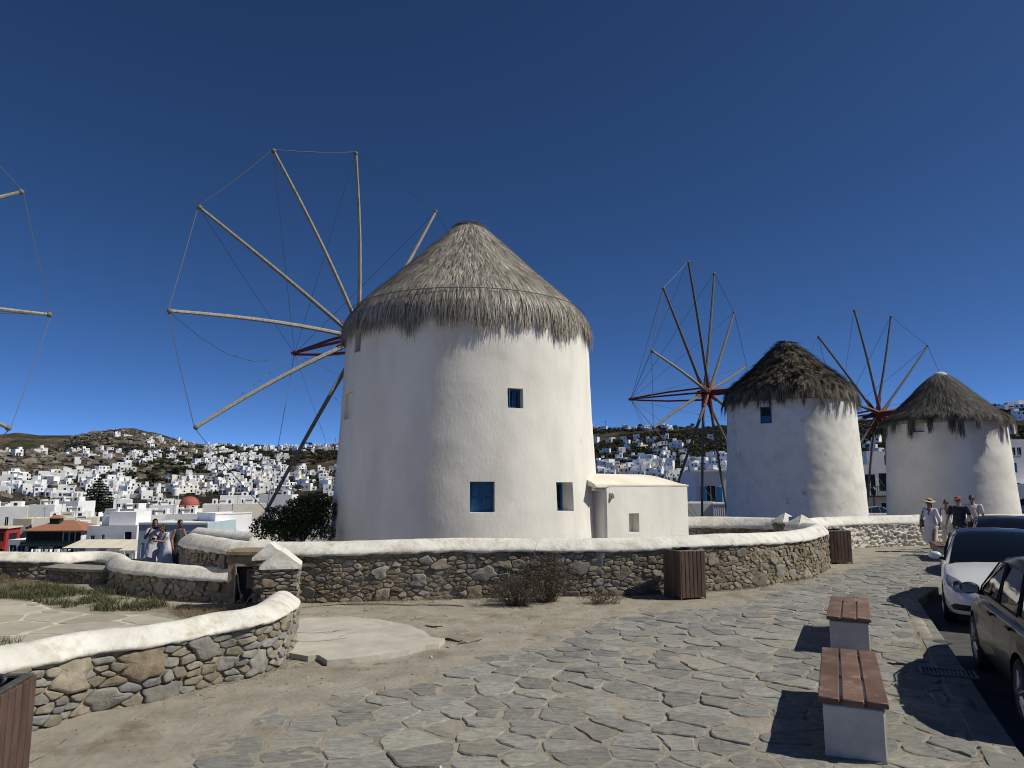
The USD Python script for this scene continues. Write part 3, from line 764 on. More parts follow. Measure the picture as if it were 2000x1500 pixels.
cl = fbm(np.stack([np.cos(a0) * 6 + 30, np.sin(a0) * 6 + 30, s0 * 2.0], -1), 3, 5) - .5
b1 = blades(pr1, s0, a0 , rng.uniform(.3, .62, N), rng.uniform(.009, .024, N), .004 + rng.gamma(2, .008, N), np.maximum(cl, 0) * .10, rng, az_jit=.13)
N = 6500
b1 = join([b1, blades(pr1, area_s(pr1, N, 0, pr1.L - .62, rng), rng.uniform(0, 6.283, N), rng.uniform(.22, .5, N), rng.uniform(.02, .045, N), .008 + rng.gamma(2, .010, N), np.zeros(N), rng, az_jit=.12)])
N = 10000
a0 = rng.uniform(0, 2 * np.pi, N)
tuft = fbm(np.stack([np.cos(a0) * 10 + 30, np.sin(a0) * 10 + 30, 0 * a0], -1) * 1.4, 4, 9) - .5
s0 = pr1.L - rng.uniform(.35, .75, N)
b2 = blades(pr1, s0, a0, rng.uniform(.42, .72, N) + .95 * tuft + .06, rng.uniform(.010, .034, N), .008 + rng.gamma(2, .012, N), np.full(N, .01), rng, az_jit=.08)
N = 700
a0 = rng.uniform(0, 2 * np.pi, N)
b3 = blades(pr1, np.full(N, .02), a0, rng.uniform(.2, .5, N), rng.uniform(.012, .02, N), .04 + rng.gamma(2, .02, N), np.full(N, .0), rng)
put(roof1, 'thatch', shift(join([b1, b2, b3]), c13), m_thatch_a, kind='stuff')
th = np.linspace(0, 2 * np.pi, 90); q, nn = pr1(pr1.L - .72)
put(roof1, 'roof_wire', tube(np.stack([np.cos(th) * (q[0] + .07) + c1[0], np.sin(th) * (q[0] + .07) + c1[1], q[1] + .05 + 0 * th], -1), .010, 4), m_wire)
yaw, R1 = math.radians(139.6), 6.31
a1 = np.array([math.cos(yaw), math.sin(yaw), 0])
C1 = np.array([c1[0], c1[1], 6.9]) + a1 * 4.91
T1 = wheel_tips(C1, a1, R1, 2.064, pix=[(852, 412), (695, 297), (533, 292), (387, 403), (328, 607), (380, 836), (520, 998)])
wheel_part(mill1, C1, a1, T1, .3, .076, [m_wood], 3.85, 3.2, sag={4: .75})

# --- middle mill, shaggy brown roof
Y2 = 36.5
c2 = P(1551, 960, Y2)[:2]
mill2, c23, rf2 = mill_body('windmill', 'middle white windmill with flaking plaster and shaggy dark brown roof', c2, [(0, 3.33), (1.5, 3.27), (4, 3.16), (6.6, 3.07)], 14, m_mill_b, .04,
    [(1485, 1506, 794, 827, .12, 'panel')])
pr2 = Profile([(0.075, 9.52), (0.423, 9.38), (0.846, 9.02), (1.598, 8.25), (2.256, 7.65), (2.773, 7.2), (3.083, 6.85), (3.243, 6.45), (3.262, 6.15)])
roof2 = roof_base(mill2, c23, pr2)
rng = np.random.default_rng(2)
def shaggy(prof, rows, per_m, straws, rng, L=(.35, .6), lift=(.03, .10), width=(.015, .03), fringe=.3):
    S, A, LN, LF = [], [], [], []
    for k, s in enumerate(rows):
        r = max(prof(np.array([s]))[0][0, 0], .25)
        n = max(6, int(2 * np.pi * r * per_m))
        for j in range(n):
            a = (j + rng.uniform(-.35, .35)) / n * 2 * np.pi
            m = rng.integers(*straws)
            last = k == len(rows) - 1
            l0 = rng.uniform(*L) + (rng.uniform(-.05, fringe) if last else 0)
            lf = rng.uniform(*lift)
            S.append(s + rng.normal(0, .05, m) + rng.normal(0, .04)); t = rng.normal(0, .055 / max(r, .4) * (1.6 if not last else 1.2), m)
            A.append(a + t); LN.append(np.maximum(l0 * (1 - (np.abs(t) * r / .3) * .9) * rng.uniform(.75, 1.05, m), .15)); LF.append(lf * rng.uniform(.6, 1.2, m))
    S, A, LN, LF = map(np.concatenate, (S, A, LN, LF))
    N = len(S)
    return blades(prof, np.maximum(S, .01), A, LN, rng.uniform(*width, N), LF, LF * .8, rng, nseg=3, az_jit=.10)
rows = np.r_[np.arange(.02, pr2.L - .75, .24), pr2.L - .42]
put(roof2, 'thatch', shift(join([shaggy(pr2, rows, 3.6, (22, 40), rng, lift=(.03, .12), fringe=.5, width=(.02, .045)), blades(pr2, area_s(pr2, 9000, 0, pr2.L - .5, rng), rng.uniform(0, 6.283, 9000), rng.uniform(.25, .5, 9000), rng.uniform(.014, .028, 9000), rng.gamma(2, .012, 9000), np.zeros(9000), rng)]), c23), m_thatch_b, kind='stuff')
yaw = math.radians(143)
a2 = np.array([math.cos(yaw), math.sin(yaw), 0])
C2 = np.array([c2[0], c2[1], 7.19]) + a2 * 4.38
T2 = wheel_tips(C2, a2, -7.2, 5.416, pix=[(1434, 610), (1395, 533), (1344, 510), (1295, 562), (1273, 685), (1276, 836)])
wheel_part(mill2, C2, a2, T2, .3, .09, [m_wood_d, m_wood_d, m_wood_d, m_wood_d, m_wood], 4.65, 3.0, rope_r=.014, bow=.08, red_len=1.15)

# --- far right mill
Y3 = 39.5
c3_ = P(1855, 960, Y3)[:2]
mill3, c33, rf3 = mill_body('windmill', 'rightmost white windmill with smooth wall and pale tip on its grey roof', c3_, [(0, 3.17), (1.5, 3.09), (3.5, 2.98), (5.7, 2.90)], 24, m_mill_c, .032,
    [(1782, 1803, 822, 844, .2, 'hole')])
pr3 = Profile([(0.26, 8.28), (0.432, 8.18), (0.822, 7.85), (1.47, 7.18), (2.076, 6.58), (2.595, 6.08), (2.941, 5.82), (3.166, 5.6), (3.218, 5.36)])
roof3 = roof_base(mill3, c33, pr3)
rng = np.random.default_rng(3)
N = 11000
s0 = area_s(pr3, N, .1, pr3.L - .6, rng)
put(roof3, 'thatch', shift(join([blades(pr3, s0, rng.uniform(0, 6.283, N), rng.uniform(.35, .75, N), rng.uniform(.02, .055, N), .012 + rng.gamma(2, .016, N), np.zeros(N), rng, az_jit=.14),
                           shaggy(pr3, [pr3.L - .8, pr3.L - .32], 1.25, (60, 110), rng, L=(.55, .95), lift=(.03, .10), fringe=.45, width=(.018, .04))]), c33), m_thatch_c, kind='stuff')
put(roof3, 'roof_tip', lathe([(.35, 8.10), (.37, 8.2), (.31, 8.32), (.18, 8.40), (.02, 8.43)], 20, c33), m_cap, True)
yaw = math.radians(112.5)
a3 = np.array([math.cos(yaw), math.sin(yaw), 0])
C3 = np.array([c3_[0], c3_[1], 6.43]) + a3 * 4.2
T3 = wheel_tips(C3, a3, -6.55, 5.483, pix=[(1812, 675), (1740, 617), (1668, 605), (1598, 657)])
wheel_part(mill3, C3, a3, T3, .3, .085, [m_wood_d], 3.0, 3.0, rope_r=.014, bow=.08, red_len=1.15)

# --- the mill left of the frame: only three spoke tips reach into the picture
yaw = 2.4665
a0_ = np.array([math.cos(yaw), math.sin(yaw), 0])
C0 = np.array([-16.08, 13.76, 6.42])
T0 = wheel_tips(C0, a0_, 6.2, 2.581, sgn=1, pix=[(45, 374), (100, 615), (20, 838)])
cm = (C0 - a0_ * 4.9)[:2]
mill0, c03, rf0 = mill_body('windmill', 'windmill at the far left of which only bare spoke tips and ropes show', cm, [(0, 3.5), (3, 3.4), (6.4, 3.3)], 34, m_mill, .03, [])
roof0 = roof_base(mill0, c03, Profile([(.1, 9.3), (1.0, 8.6), (2.4, 7.4), (3.3, 6.5), (3.5, 6.0)]))
wheel_part(mill0, C0, a0_, T0, .3, .075, [m_wood], 3.6, 3.0, bow=.05)

# ------------------------------------------------------------------ annex of the near mill
an = thing('annex', 'low white annex with rounded beige roof built against the nearest windmill', 'outbuilding', (3.5, 20.2, 0))

AY = math.radians(38)
A0 = P(1182, 945, 18.3); za = A0[2]
_e = np.array([math.cos(AY), math.sin(AY)])
_u = (1344 - 1000) / FPX * 1.0
_k = np.linspace(.5, 6, 4000)
aw = _k[int(np.argmin(np.abs(proj(np.c_[A0[0] + _k * _e[0], A0[1] + _k * _e[1], np.full(4000, za)])[:, 0] - 1344)))]      # width of the front
ad = 3.4
def AW(V): return np.asarray(V, float) @ rz(AY).T + np.array([A0[0], A0[1], 0])
def AB(c, s_, ch=.01):
    V, F = cbox(c, s_, 0, ch); return AW(V), F
def front_at(px, py):                                     # local x, z on the front plane
    d = ray(px, py); n_ = np.array([-math.sin(AY), math.cos(AY), 0])
    q = EYE + d * (((np.r_[A0[:2], 0] - EYE) @ n_) / (d @ n_))
    l = (q - np.r_[A0[:2], 0]) @ rz(AY)
    return l[0], q[2]
bodyb = mani(cbox((aw / 2, ad / 2, (za - .5) / 2), (aw, ad, za + .5), 0, .05))
nx0, nz0 = front_at(1229, 1040); nx1, nz1 = front_at(1248, 1002)
bodyb = bodyb - mani(box(((nx0 + nx1) / 2, 0, (nz0 + nz1) / 2), (nx1 - nx0, .5, nz1 - nz0)))
V, F = VF(bodyb.refine_to_length(.15)); V = V + .012 * (fbm(V * 2.2 + 9, 3, 3)[:, None] - .5)
put(an, 'wall', (AW(V), F), m_mill, 40)
put(an, 'niche_panel', AB(((nx0 + nx1) / 2, .235, (nz0 + nz1) / 2), (nx1 - nx0 - .01, .02, nz1 - nz0 - .01), .003), m_mill_c)
V = []
for k, y in enumerate(np.linspace(-.008, ad + .008, 26)):
    f = (y + .008) / (ad + .016)
    hgt = .34 * (1 - abs(2 * f - 1) ** 2.6)
    x = np.linspace(-.35, aw + .005, 34)
    e = np.clip((aw + .005 - x) / .6, 0, 1)
    V.append(np.c_[x, np.full(34, y), za - .03 + hgt * (1 - (1 - e) ** 2.4) * .9 + .03 * n2(x, np.full(34, y), 1.5, 3, 5) + .01])
V = np.array(V)
low = V.copy(); low[..., 2] = za - .06
rf_ = grid_faces(26, 34)
edge = [(0, j) for j in range(34)] + [(i, 33) for i in range(1, 26)] + [(25, j) for j in range(32, -1, -1)] + [(i, 0) for i in range(24, 0, -1)]
idx = np.array([i * 34 + j for i, j in edge]); nV = 26 * 34
fs = np.vstack([np.stack([idx, idx + nV, np.roll(idx, -1) + nV], 1), np.stack([idx, np.roll(idx, -1) + nV, np.roll(idx, -1)], 1)])
m_annex_roof = M('annex_roof_wash', (.70, .66, .575), (.62, .55, .43), 1.6, 7, .9, (30, .3, .006), lo=.4, hi=.7)
put(an, 'roof', (AW(np.vstack([V.reshape(-1, 3), low.reshape(-1, 3)])), np.vstack([rf_[:, ::-1], fs])), m_annex_roof, 50)
put(an, 'door', AB((-.45, .9, .95), (.95, .06, 2.0)), m_lightblue)
put(an, 'cornice', join([AB((-.16, .02, za - .08), (.44, .2, .05), .015), AB((-.2, .06, za - .14), (.34, .14, .06), .015)]), m_cap)
lx, lz = front_at(1193, 968)
put(an, 'wall_lamp', join([AB((lx, -.02, lz), (.10, .04, .17), .015), (lambda m: (AW(m[0]), m[1]))(ball((lx + .02, -.06, lz), (.04, .05, .08), 2))]), m_cap, 40)

# ------------------------------------------------------------------ gate piers
def pier(name, label, cx, cy, w, d, h, yaw, seed, cap_mat, apex, gable=False, weights=(.3, .35, .1, .2, .05), z0=0.0, flat=False, cat='gate pier', tone=None):
    rng = np.random.default_rng(seed)
    t = thing(name, label, cat, (cx, cy, z0), yaw)
    def W(V): return V @ rz(yaw).T + np.array([cx, cy, z0])
    V, F = box((0, 0, h / 2 - .05), (w - .05, d - .05, h + .1)); put(t, 'pier_core', (W(V), F), m_mortar)
    sides = [((-w / 2, -d / 2), (w / 2, -d / 2)), ((w / 2, -d / 2), (w / 2, d / 2)), ((-w / 2, d / 2), (-w / 2, -d / 2))]
    for a, b in sides:
        a3, b3 = W(np.array([[*a, 0]]))[0], W(np.array([[*b, 0]]))[0]
        pth = Path([a3[:2], (a3[:2] + b3[:2]) / 2, b3[:2]], 40)
        for q in rubble(pth.L, lambda s: h + 0 * np.asarray(s), rng, sx=.2 if flat else .16, sy=.05 if flat else .08, big=(.08, .14), nbig=.7):
            put(t, 'stone', stone_mesh(q, pth, rng, lambda s: z0, bulge=.02, d0=.005), m_stone[rng.choice(5, p=weights)], 55)
    if apex:
        ow, od = w / 2 + .04, d / 2 + .04
        pts = [(-ow, -od, h), (ow, -od, h), (ow, od, h), (-ow, od, h), (-ow, -od, h + .05), (ow, -od, h + .05), (ow, od, h + .05), (-ow, od, h + .05)]
        pts += [(-.02, -od * (.9 if gable else .08), h + apex), (.02, od * (.9 if gable else .08), h + apex)]
        mm = Manifold.hull_points(np.array(pts, float)).refine_to_length(.05)
        V, F = VF(mm)
        V = V + .02 * (fbm(V * 7 + seed, 3, seed)[:, None] - .5)
        put(t, 'plaster_cap', (W(V), F), m_cap, 30)
    return t
g = G(541, 1196)
q2 = P(548, 1150, 12.0); pier('gate_pier', 'front gate pier of thin stacked stones under a white gabled cap', q2[0], 12.0, .55, .62, .80, .25, 71, m_cap, .29, True, flat=True)
q1 = P(531, 1150, 12.85); pier('gate_pier', 'rear gate pier of stones under a white gabled cap beside the meter box', q1[0], 12.75, .5, .5, .86, .25, 73, m_cap, .28, True, flat=True)
# pier with the meter cupboard
qm = P(487, 1120, 12.9)
mp = thing('meter_pier', 'rough brown stone pier with an old wooden meter cupboard set in it', 'pier', (qm[0], 12.9, 0), .12)
rng = np.random.default_rng(77)
def Wm(V): return V @ rz(.12).T + np.array([qm[0], 12.9, 0])
hw, hd, hh = .30, .26, .90
for (cx, sx, z0_, z1_, cy, sy) in ((-.24, .12, -.05, hh, 0, .5), (.24, .12, -.05, hh, 0, .5), (0, .36, -.05, .12, 0, .5), (0, .36, hh - .14, hh, 0, .5), (0, .36, .12, hh - .14, .2, .1)):
    V, F = VF(mani(box((cx, cy, (z0_ + z1_) / 2), (sx, sy, z1_ - z0_))).refine_to_length(.06))
    V = V + .025 * (np.stack([fbm(V * 9 + k * 7, 3, k) for k in range(3)], 1) - .5)
    put(mp, 'stone_block', (Wm(V), F), m_stone[3 if cx < 0 else 0], 40)
for (cx, cz, sx, sz) in ((-.17, .44, .03, .62), (.17, .44, .03, .62), (0, .75, .36, .03)):
    V, F = cbox((cx, -.24, cz), (sx, .05, sz), 0, .006); put(mp, 'cupboard_frame', (Wm(V), F), m_wood)
V, F = cbox((.07, -.12, .52), (.15, .12, .34), 0, .01); mb = put(mp, 'meter', (Wm(V), F), m_stone[1])
V, F = cbox((.07, -.19, .58), (.10, .02, .12), 0, .006); put(mb, 'meter_window', (Wm(V), F), m_glass)
V, F = box((0, .12, .44), (.36, .04, .62)); put(mp, 'cupboard_back', (Wm(V), F), m_wood_d)
V, F = cbox((0, 0, hh + .06), (.68, .58, .11), 0, .03); put(mp, 'top_stone', (Wm(V), F), m_stone[3])
for k in range(5):
    a = np.array([-.1 + .05 * k, -.24, .12]); e = a + rng.uniform((-.15, -.15, -.1), (.1, .0, .6))
    put(mp, 'stick', (lambda t: (Wm(t[0]), t[1]))(tube([a, (a + e) / 2 + rng.normal(0, .03, 3), e], .012, 4)), m_wood)
# piers at the right end of the terrace wall, with the blue gate
qa = P(1534, 1010, 21.9); pier('gate_pier', 'left white capped pier beside the small blue gate', qa[0], 21.9, .55, .5, 1.02, .3, 81, m_cap, .30, weights=(.5, .3, 0, .2, 0))
qb = P(1566, 1010, 21.0); pier('gate_pier', 'right white capped pier beside the small blue gate', qb[0], 21.0, .62, .55, .98, .3, 83, m_cap, .32, weights=(.5, .3, 0, .2, 0))
gt = thing('gate', 'small blue wooden gate between the two white capped piers', 'gate', (*((qa + qb) / 2)[:2], 0))
ga, gb = np.array([qa[0] + .25, 21.7]), np.array([qb[0] - .28, 21.2])
for k in range(5):
    p = ga + (gb - ga) * k / 4
    put(gt, 'picket', cbox((*p, .75), (.05, .03, .95), .3, .006), m_blue)
for z in (.45, 1.1): put(gt, 'rail', tube([np.r_[ga, z], np.r_[gb, z]], .025, 5), m_blue)

# ------------------------------------------------------------------ patio slabs, round concrete apron
pat = Polygon([G(x, y, .05)[:2] for x, y in [(-260, 1186), (0, 1172), (70, 1176), (110, 1192), (190, 1200), (290, 1200), (345, 1212), (430, 1225), (500, 1215), (560, 1205), (545, 1232), (430, 1240), (300, 1244), (150, 1252), (60, 1262), (-40, 1275), (-320, 1320)]]).buffer(0)
patio = thing('patio', 'pale stone slabs with white painted joints behind the low wall', 'patio', kind='structure')
pp = np.array(pat.exterior.segmentize(.15).coords)[:-1]
m_joint = M('joint_whitewash', (.52, .50, .45), (.34, .31, .26), 7, 6, .9)
m_slab = [M('patio_slab_' + 'ab'[i], a, b, 3, 7, .85, (50, .4, .005), obj=(.9, 1.1)) for i, (a, b) in enumerate((((.26, .24, .20), (.33, .30, .25)), ((.30, .275, .225), (.36, .33, .275))))]
put(patio, 'joint_sheet', extrude(pp, .1, -.052), m_joint)
rng = np.random.default_rng(9)
bb = pat.bounds
pts = np.array([(x + rng.uniform(-.3, .3), y + rng.uniform(-.3, .3)) for x in np.arange(bb[0], bb[2] + .9, .95) for y in np.arange(bb[1], bb[3] + .9, .85)])
for c in voronoi_cells(pts, pat):
    if c is None: continue
    c = c.intersection(pat).buffer(-.035)
    if c.geom_type == 'Polygon' and c.area > .05: put(patio, 'paving_slab', slab_mesh(c.buffer(-.05).buffer(.05), 0, .058, rng, .002, .008, .14), m_slab[rng.integers(2)])
ap = [(520, 1214), (600, 1203), (680, 1200), (740, 1206), (800, 1217), (828, 1228), (842, 1240), (868, 1243), (858, 1252), (830, 1256), (800, 1264), (740, 1274), (690, 1281), (640, 1285), (622, 1274), (602, 1277), (560, 1270), (500, 1262)]
apw = np.array([G(x, y, .10)[:2] for x, y in ap])
apron = thing('concrete_apron', 'rounded pale concrete slab with broken edge at the end of the low wall', 'slab', (*apw.mean(0), 0))
ply = Polygon(apw).buffer(.04).buffer(-.04).segmentize(.12)
e = np.array(ply.exterior.coords)[:-1]
e = e + .05 * np.stack([n2(e[:, 0], e[:, 1], 3, 4, 1), n2(e[:, 0], e[:, 1], 3, 4, 2)], 1)
mm = VF(extrude(e, .11, -.008).refine_to_length(.11))
V = mm[0]; V[:, 2] += np.where(V[:, 2] > .09, .02 * n2(V[:, 0], V[:, 1], 1.5, 4, 6), 0) - .03
put(apron, 'slab', (V, mm[1]), M('apron_concrete', (.36, .335, .29), (.47, .44, .385), 2.2, 8, .92, (60, .5, .006), c3=(.27, .235, .18), s3=1.5, r3=(.55, .75), bump2=(6, .4, .02)), 40)
rng = np.random.default_rng(19)
def brush(x0, y0, x1, y1, w):
    f = np.linspace(0, 1, 12); a, b = G(x0, y0, .115), G(x1, y1, .115)
    L = a + (b - a) * f[:, None]; L[:, 1] += .05 * np.sin(f * 5 + x0)
    wv = w * (.6 + .4 * rng.random(12)); n_ = np.array([-(b - a)[1], (b - a)[0], 0]); n_ /= np.linalg.norm(n_)
    L[:, 2] = .088 + .02 * n2(L[:, 0], L[:, 1], 1.5, 4, 6)
    V = np.vstack([L - n_ * wv[:, None], L + n_ * wv[:, None]])
    return V, np.vstack([[[i, i + 1, i + 13], [i, i + 13, i + 12]] for i in range(11)])
for q in ((580, 1231, 660, 1226, .018), (580, 1248, 680, 1240, .012), (640, 1230, 690, 1222, .012), (665, 1236, 700, 1228, .008)): put(apron, 'paint_streak', brush(*q), m_joint)
# ------------------------------------------------------------------ benches
m_slat = [M('bench_slat_' + 'abc'[i], a, b, 2.5, 8, .6, (14, .3, .003), stretch=None, obj=(.85, 1.15), c3=c, s3=5, r3=(.56, .72), spec=.35)
          for i, (a, b, c) in enumerate((((.105, .056, .039), (.175, .104, .074), (.26, .19, .145)), ((.13, .072, .051), (.20, .124, .092), (.28, .21, .165)), ((.095, .052, .037), (.155, .096, .07), (.235, .175, .138))))]
m_metal = M('galvanised_metal', (.22, .21, .18), (.32, .31, .28), 6, 4, .5, metal=.6)
m_shard = M('dry_bird_dropping', (.55, .53, .48))
def bench(label, a, b, width, h, seed):
    """a, b: front and back ends of the seat's middle line"""
    rng = np.random.default_rng(seed)
    a, b = np.array(a[:2]), np.array(b[:2])
    L = np.linalg.norm(b - a); u = (b - a) / L; yaw = math.atan2(u[1], u[0]); c = (a + b) / 2
    t = thing('bench', label, 'bench', (*c, 0), yaw, group='slatted benches on the paving')
    def B(x, y, z, sx, sy, sz, ch=.006):
        V, F = cbox((x, y, z), (sx, sy, sz), 0, ch); return V @ rz(yaw).T + np.r_[c, 0], F
    sw, gap = width * .31, width * .035
    for k in (-1, 0, 1):
        V, F = VF(mani(cbox((rng.normal(0, .004), k * (sw + gap), h - .024), (L, sw, .048), rng.normal(0, .003), .007)).refine_to_length(.12))
        V = V + .004 * (fbm(V * 6 + seed, 3, 2)[:, None] - .5)
        s = put(t, 'slat', (V @ rz(yaw).T + np.r_[c, 0], F), m_slat[rng.integers(3)], 40)
        for e in (-1, 1): put(s, 'bolt', B(e * (L / 2 - .18), k * (sw + gap), h + .001, .022, .022, .006, .002), m_metal)
    for e in (-1, 1):
        V, F = VF(mani(cbox((e * (L / 2 - .075), 0, (h - .055) / 2 - .01), (.13, width - .06, h - .035), 0, .012)).refine_to_length(.07))
        V = V + .006 * (fbm(V * 8 + seed, 3, 4)[:, None] - .5)
        put(t, 'concrete_support', (V @ rz(yaw).T + np.r_[c, 0], F), m_concrete, 40)
        put(t, 'bracket', B(e * (L / 2 - .2), 0, h - .062, .05, width - .08, .022, .004), m_metal)
    put(t, 'centre_bar', B(0, 0, h - .062, .05, width - .06, .022, .004), m_metal)
    return t
BH = .45
def mid(p, q, z): return (G(*p, z) + G(*q, z)) / 2
bench('slatted bench with red brown planks and pale concrete ends, nearest the camera', mid((1598, 1364), (1734, 1370), BH), mid((1606, 1265), (1708, 1270), BH), .50, BH, 1)
bench('slatted bench with red brown planks standing behind the nearest bench', mid((1614, 1205), (1701, 1207), BH), mid((1621, 1165), (1698, 1167), BH), .52, BH, 2)
_b3 = G(1851, 1066, BH); _d3 = np.r_[KDIR, 0]
bench('far slatted bench half hidden by the white car, beside the woman in the hat', _b3, _b3 + _d3 * 1.7, .52, BH, 3)

# ------------------------------------------------------------------ litter bins
m_binw = [M('bin_slat_' + 'ab'[i], a, b, 3, 8, .65, (16, .3, .003), stretch=(5, 5, 1), obj=(.75, 1.2)) for i, (a, b) in enumerate((((.06, .036, .027), (.105, .064, .048)), ((.078, .046, .034), (.13, .08, .06))))]
m_bag = M('black_bin_bag', (.010, .010, .012), rough=.35, spec=.5)
m_steel = M('bin_steel', (.12, .11, .10), (.2, .19, .17), 8, 4, .5, metal=.7)
def bin_(label, c, yaw, w, h, seed, nsl=6):
    rng = np.random.default_rng(seed)
    t = thing('litter_bin', label, 'litter bin', (*c[:2], 0), yaw, group='wooden litter bins')
    def W(V): return V @ rz(yaw).T + np.r_[c[:2], 0]
    def B(x, y, z, sx, sy, sz, ch=.004, a=0):
        V, F = cbox((x, y, z), (sx, sy, sz), a, ch); return W(V), F
    sw = (w - .03) / nsl
    for k in range(4):
        a = k * math.pi / 2
        for i in range(nsl):
            o = (i - (nsl - 1) / 2) * sw
            p = rz(a) @ np.array([o, -w / 2, 0])
            put(t, 'slat', B(p[0], p[1], .04 + (h - .05) / 2 + rng.normal(0, .003), sw - .012, .022, h - .05, .004, a), m_binw[rng.integers(2)])
    for sx in (-1, 1):
        for sy in (-1, 1): put(t, 'corner_post', B(sx * (w / 2 - .012), sy * (w / 2 - .012), h / 2, .03, .03, h - .02), m_steel)
    fr = [B(0, s * (w / 2 - .035), h - .005, w - .02, .05, .02) for s in (-1, 1)] + [B(s * (w / 2 - .035), 0, h - .005, .05, w - .13, .02) for s in (-1, 1)]
    put(t, 'top_frame', join(fr), m_steel)
    r = w * .36
    put(t, 'bin_bag', (lambda m: (W(m[0]), m[1]))(lathe([(r * .9, .15), (r * .95, h - .1), (r, h + .012), (r * 1.12, h + .028), (r * 1.10, h + .012), (r * 1.0, h + .0), (r * .86, h - .12), (.02, h - .3)][::-1], 26, (0, 0, 0), lambda th, Z: .02 * (fbm(np.stack([np.cos(th) * 4, np.sin(th) * 4, Z * 5], -1) + 9, 3, seed) - .5))), m_bag, True)
    return t
bc = G(1345, 1172); bc2 = G(1642, 1102)
bin_('brown slatted litter bin standing against the curved wall', bc + np.array([0, .28, 0]), .38, .56, .90, 1)
bin_('brown slatted litter bin at the right end of the curved wall', bc2 + np.array([0, .3, 0]), .1, .62, .90, 2)
bl = G(85, 1335, .92)
bin_('brown slatted litter bin cut by the frame, near the low wall of large stones', bl + np.array([-.44, -.10, 0]), math.radians(12), .60, .92, 3)

# ------------------------------------------------------------------ people
m_skin = M('skin', (.36, .20, .13), (.42, .245, .165), 12, 3, .55)
m_skin_d = M('skin_tanned', (.22, .115, .07), (.27, .145, .09), 12, 3, .55)
m_hair = M('dark_hair', (.012, .009, .008), (.03, .022, .016), 40, 3, .5)
m_black = M('black_cloth', (.015, .015, .018), (.025, .025, .03), 30, 3, .8)
def cloth(name, a, b, s=9): return M(name, a, b, s, 4, .9, (22, .4, .012))
def pod(a, b, ra, rb, n=16):
    return Manifold.batch_hull([Manifold.sphere(ra, n).translate(list(map(float, a))), Manifold.sphere(rb, n).translate(list(map(float, b)))])
def ell(c, r, n=20): return Manifold.sphere(1.0, n).scale(list(map(float, r))).translate(list(map(float, c)))
def finish(m, edge=.03, it=6, amp=0, seed=0, fold=9.0):
    V, F = VF(m.refine_to_length(edge))
    tm = trimesh.Trimesh(V, F, process=True)
    trimesh.smoothing.filter_taubin(tm, lamb=.5, nu=.52, iterations=it)
    V = np.array(tm.vertices)
    if amp:
        q = V * np.array([fold, fold, fold * .3]) + seed * 3.1
        V = V + tm.vertex_normals * (amp * (fbm(q, 3, seed) - .5))[:, None]
    return V, np.array(tm.faces)
def hand(w, d, side, r=.009, s=1.0):
    """palm and five bent fingers from the wrist w along d"""
    d = d / np.linalg.norm(d)
    lat = np.cross(d, [0, 0, 1.0]) if abs(d[2]) < .9 else np.array([0, 1.0, 0])
    lat = lat - d * (lat @ d); lat /= np.linalg.norm(lat)
    nrm = np.cross(lat, d) * side
    parts = [Manifold.batch_hull([Manifold.sphere(.016 * s, 10).translate(list(w + lat * k * .028 * s + d * e * s)) for k in (-1, 1) for e in (.015, .085)])]
    for k, ln in zip((-1.2, -.4, .4, 1.2), (.062, .075, .070, .055)):
        b = w + lat * k * .024 * s + d * .09 * s
        m_ = b + (d * ln * .55 + nrm * .008) * s
        e = m_ + (d * ln * .35 + nrm * ln * .4) * s
        parts += [pod(b, m_, r * s, r * .92 * s, 8), pod(m_, e, r * .92 * s, r * .8 * s, 8)]
    b = w + lat * -.03 * s + d * .03 * s
    m_ = b + (-lat * .025 + d * .03 + nrm * .015) * s
    parts += [pod(b, m_, .012 * s, .010 * s, 8), pod(m_, m_ + (d * .03 + nrm * .012) * s, .010 * s, .008 * s, 8)]
    return parts
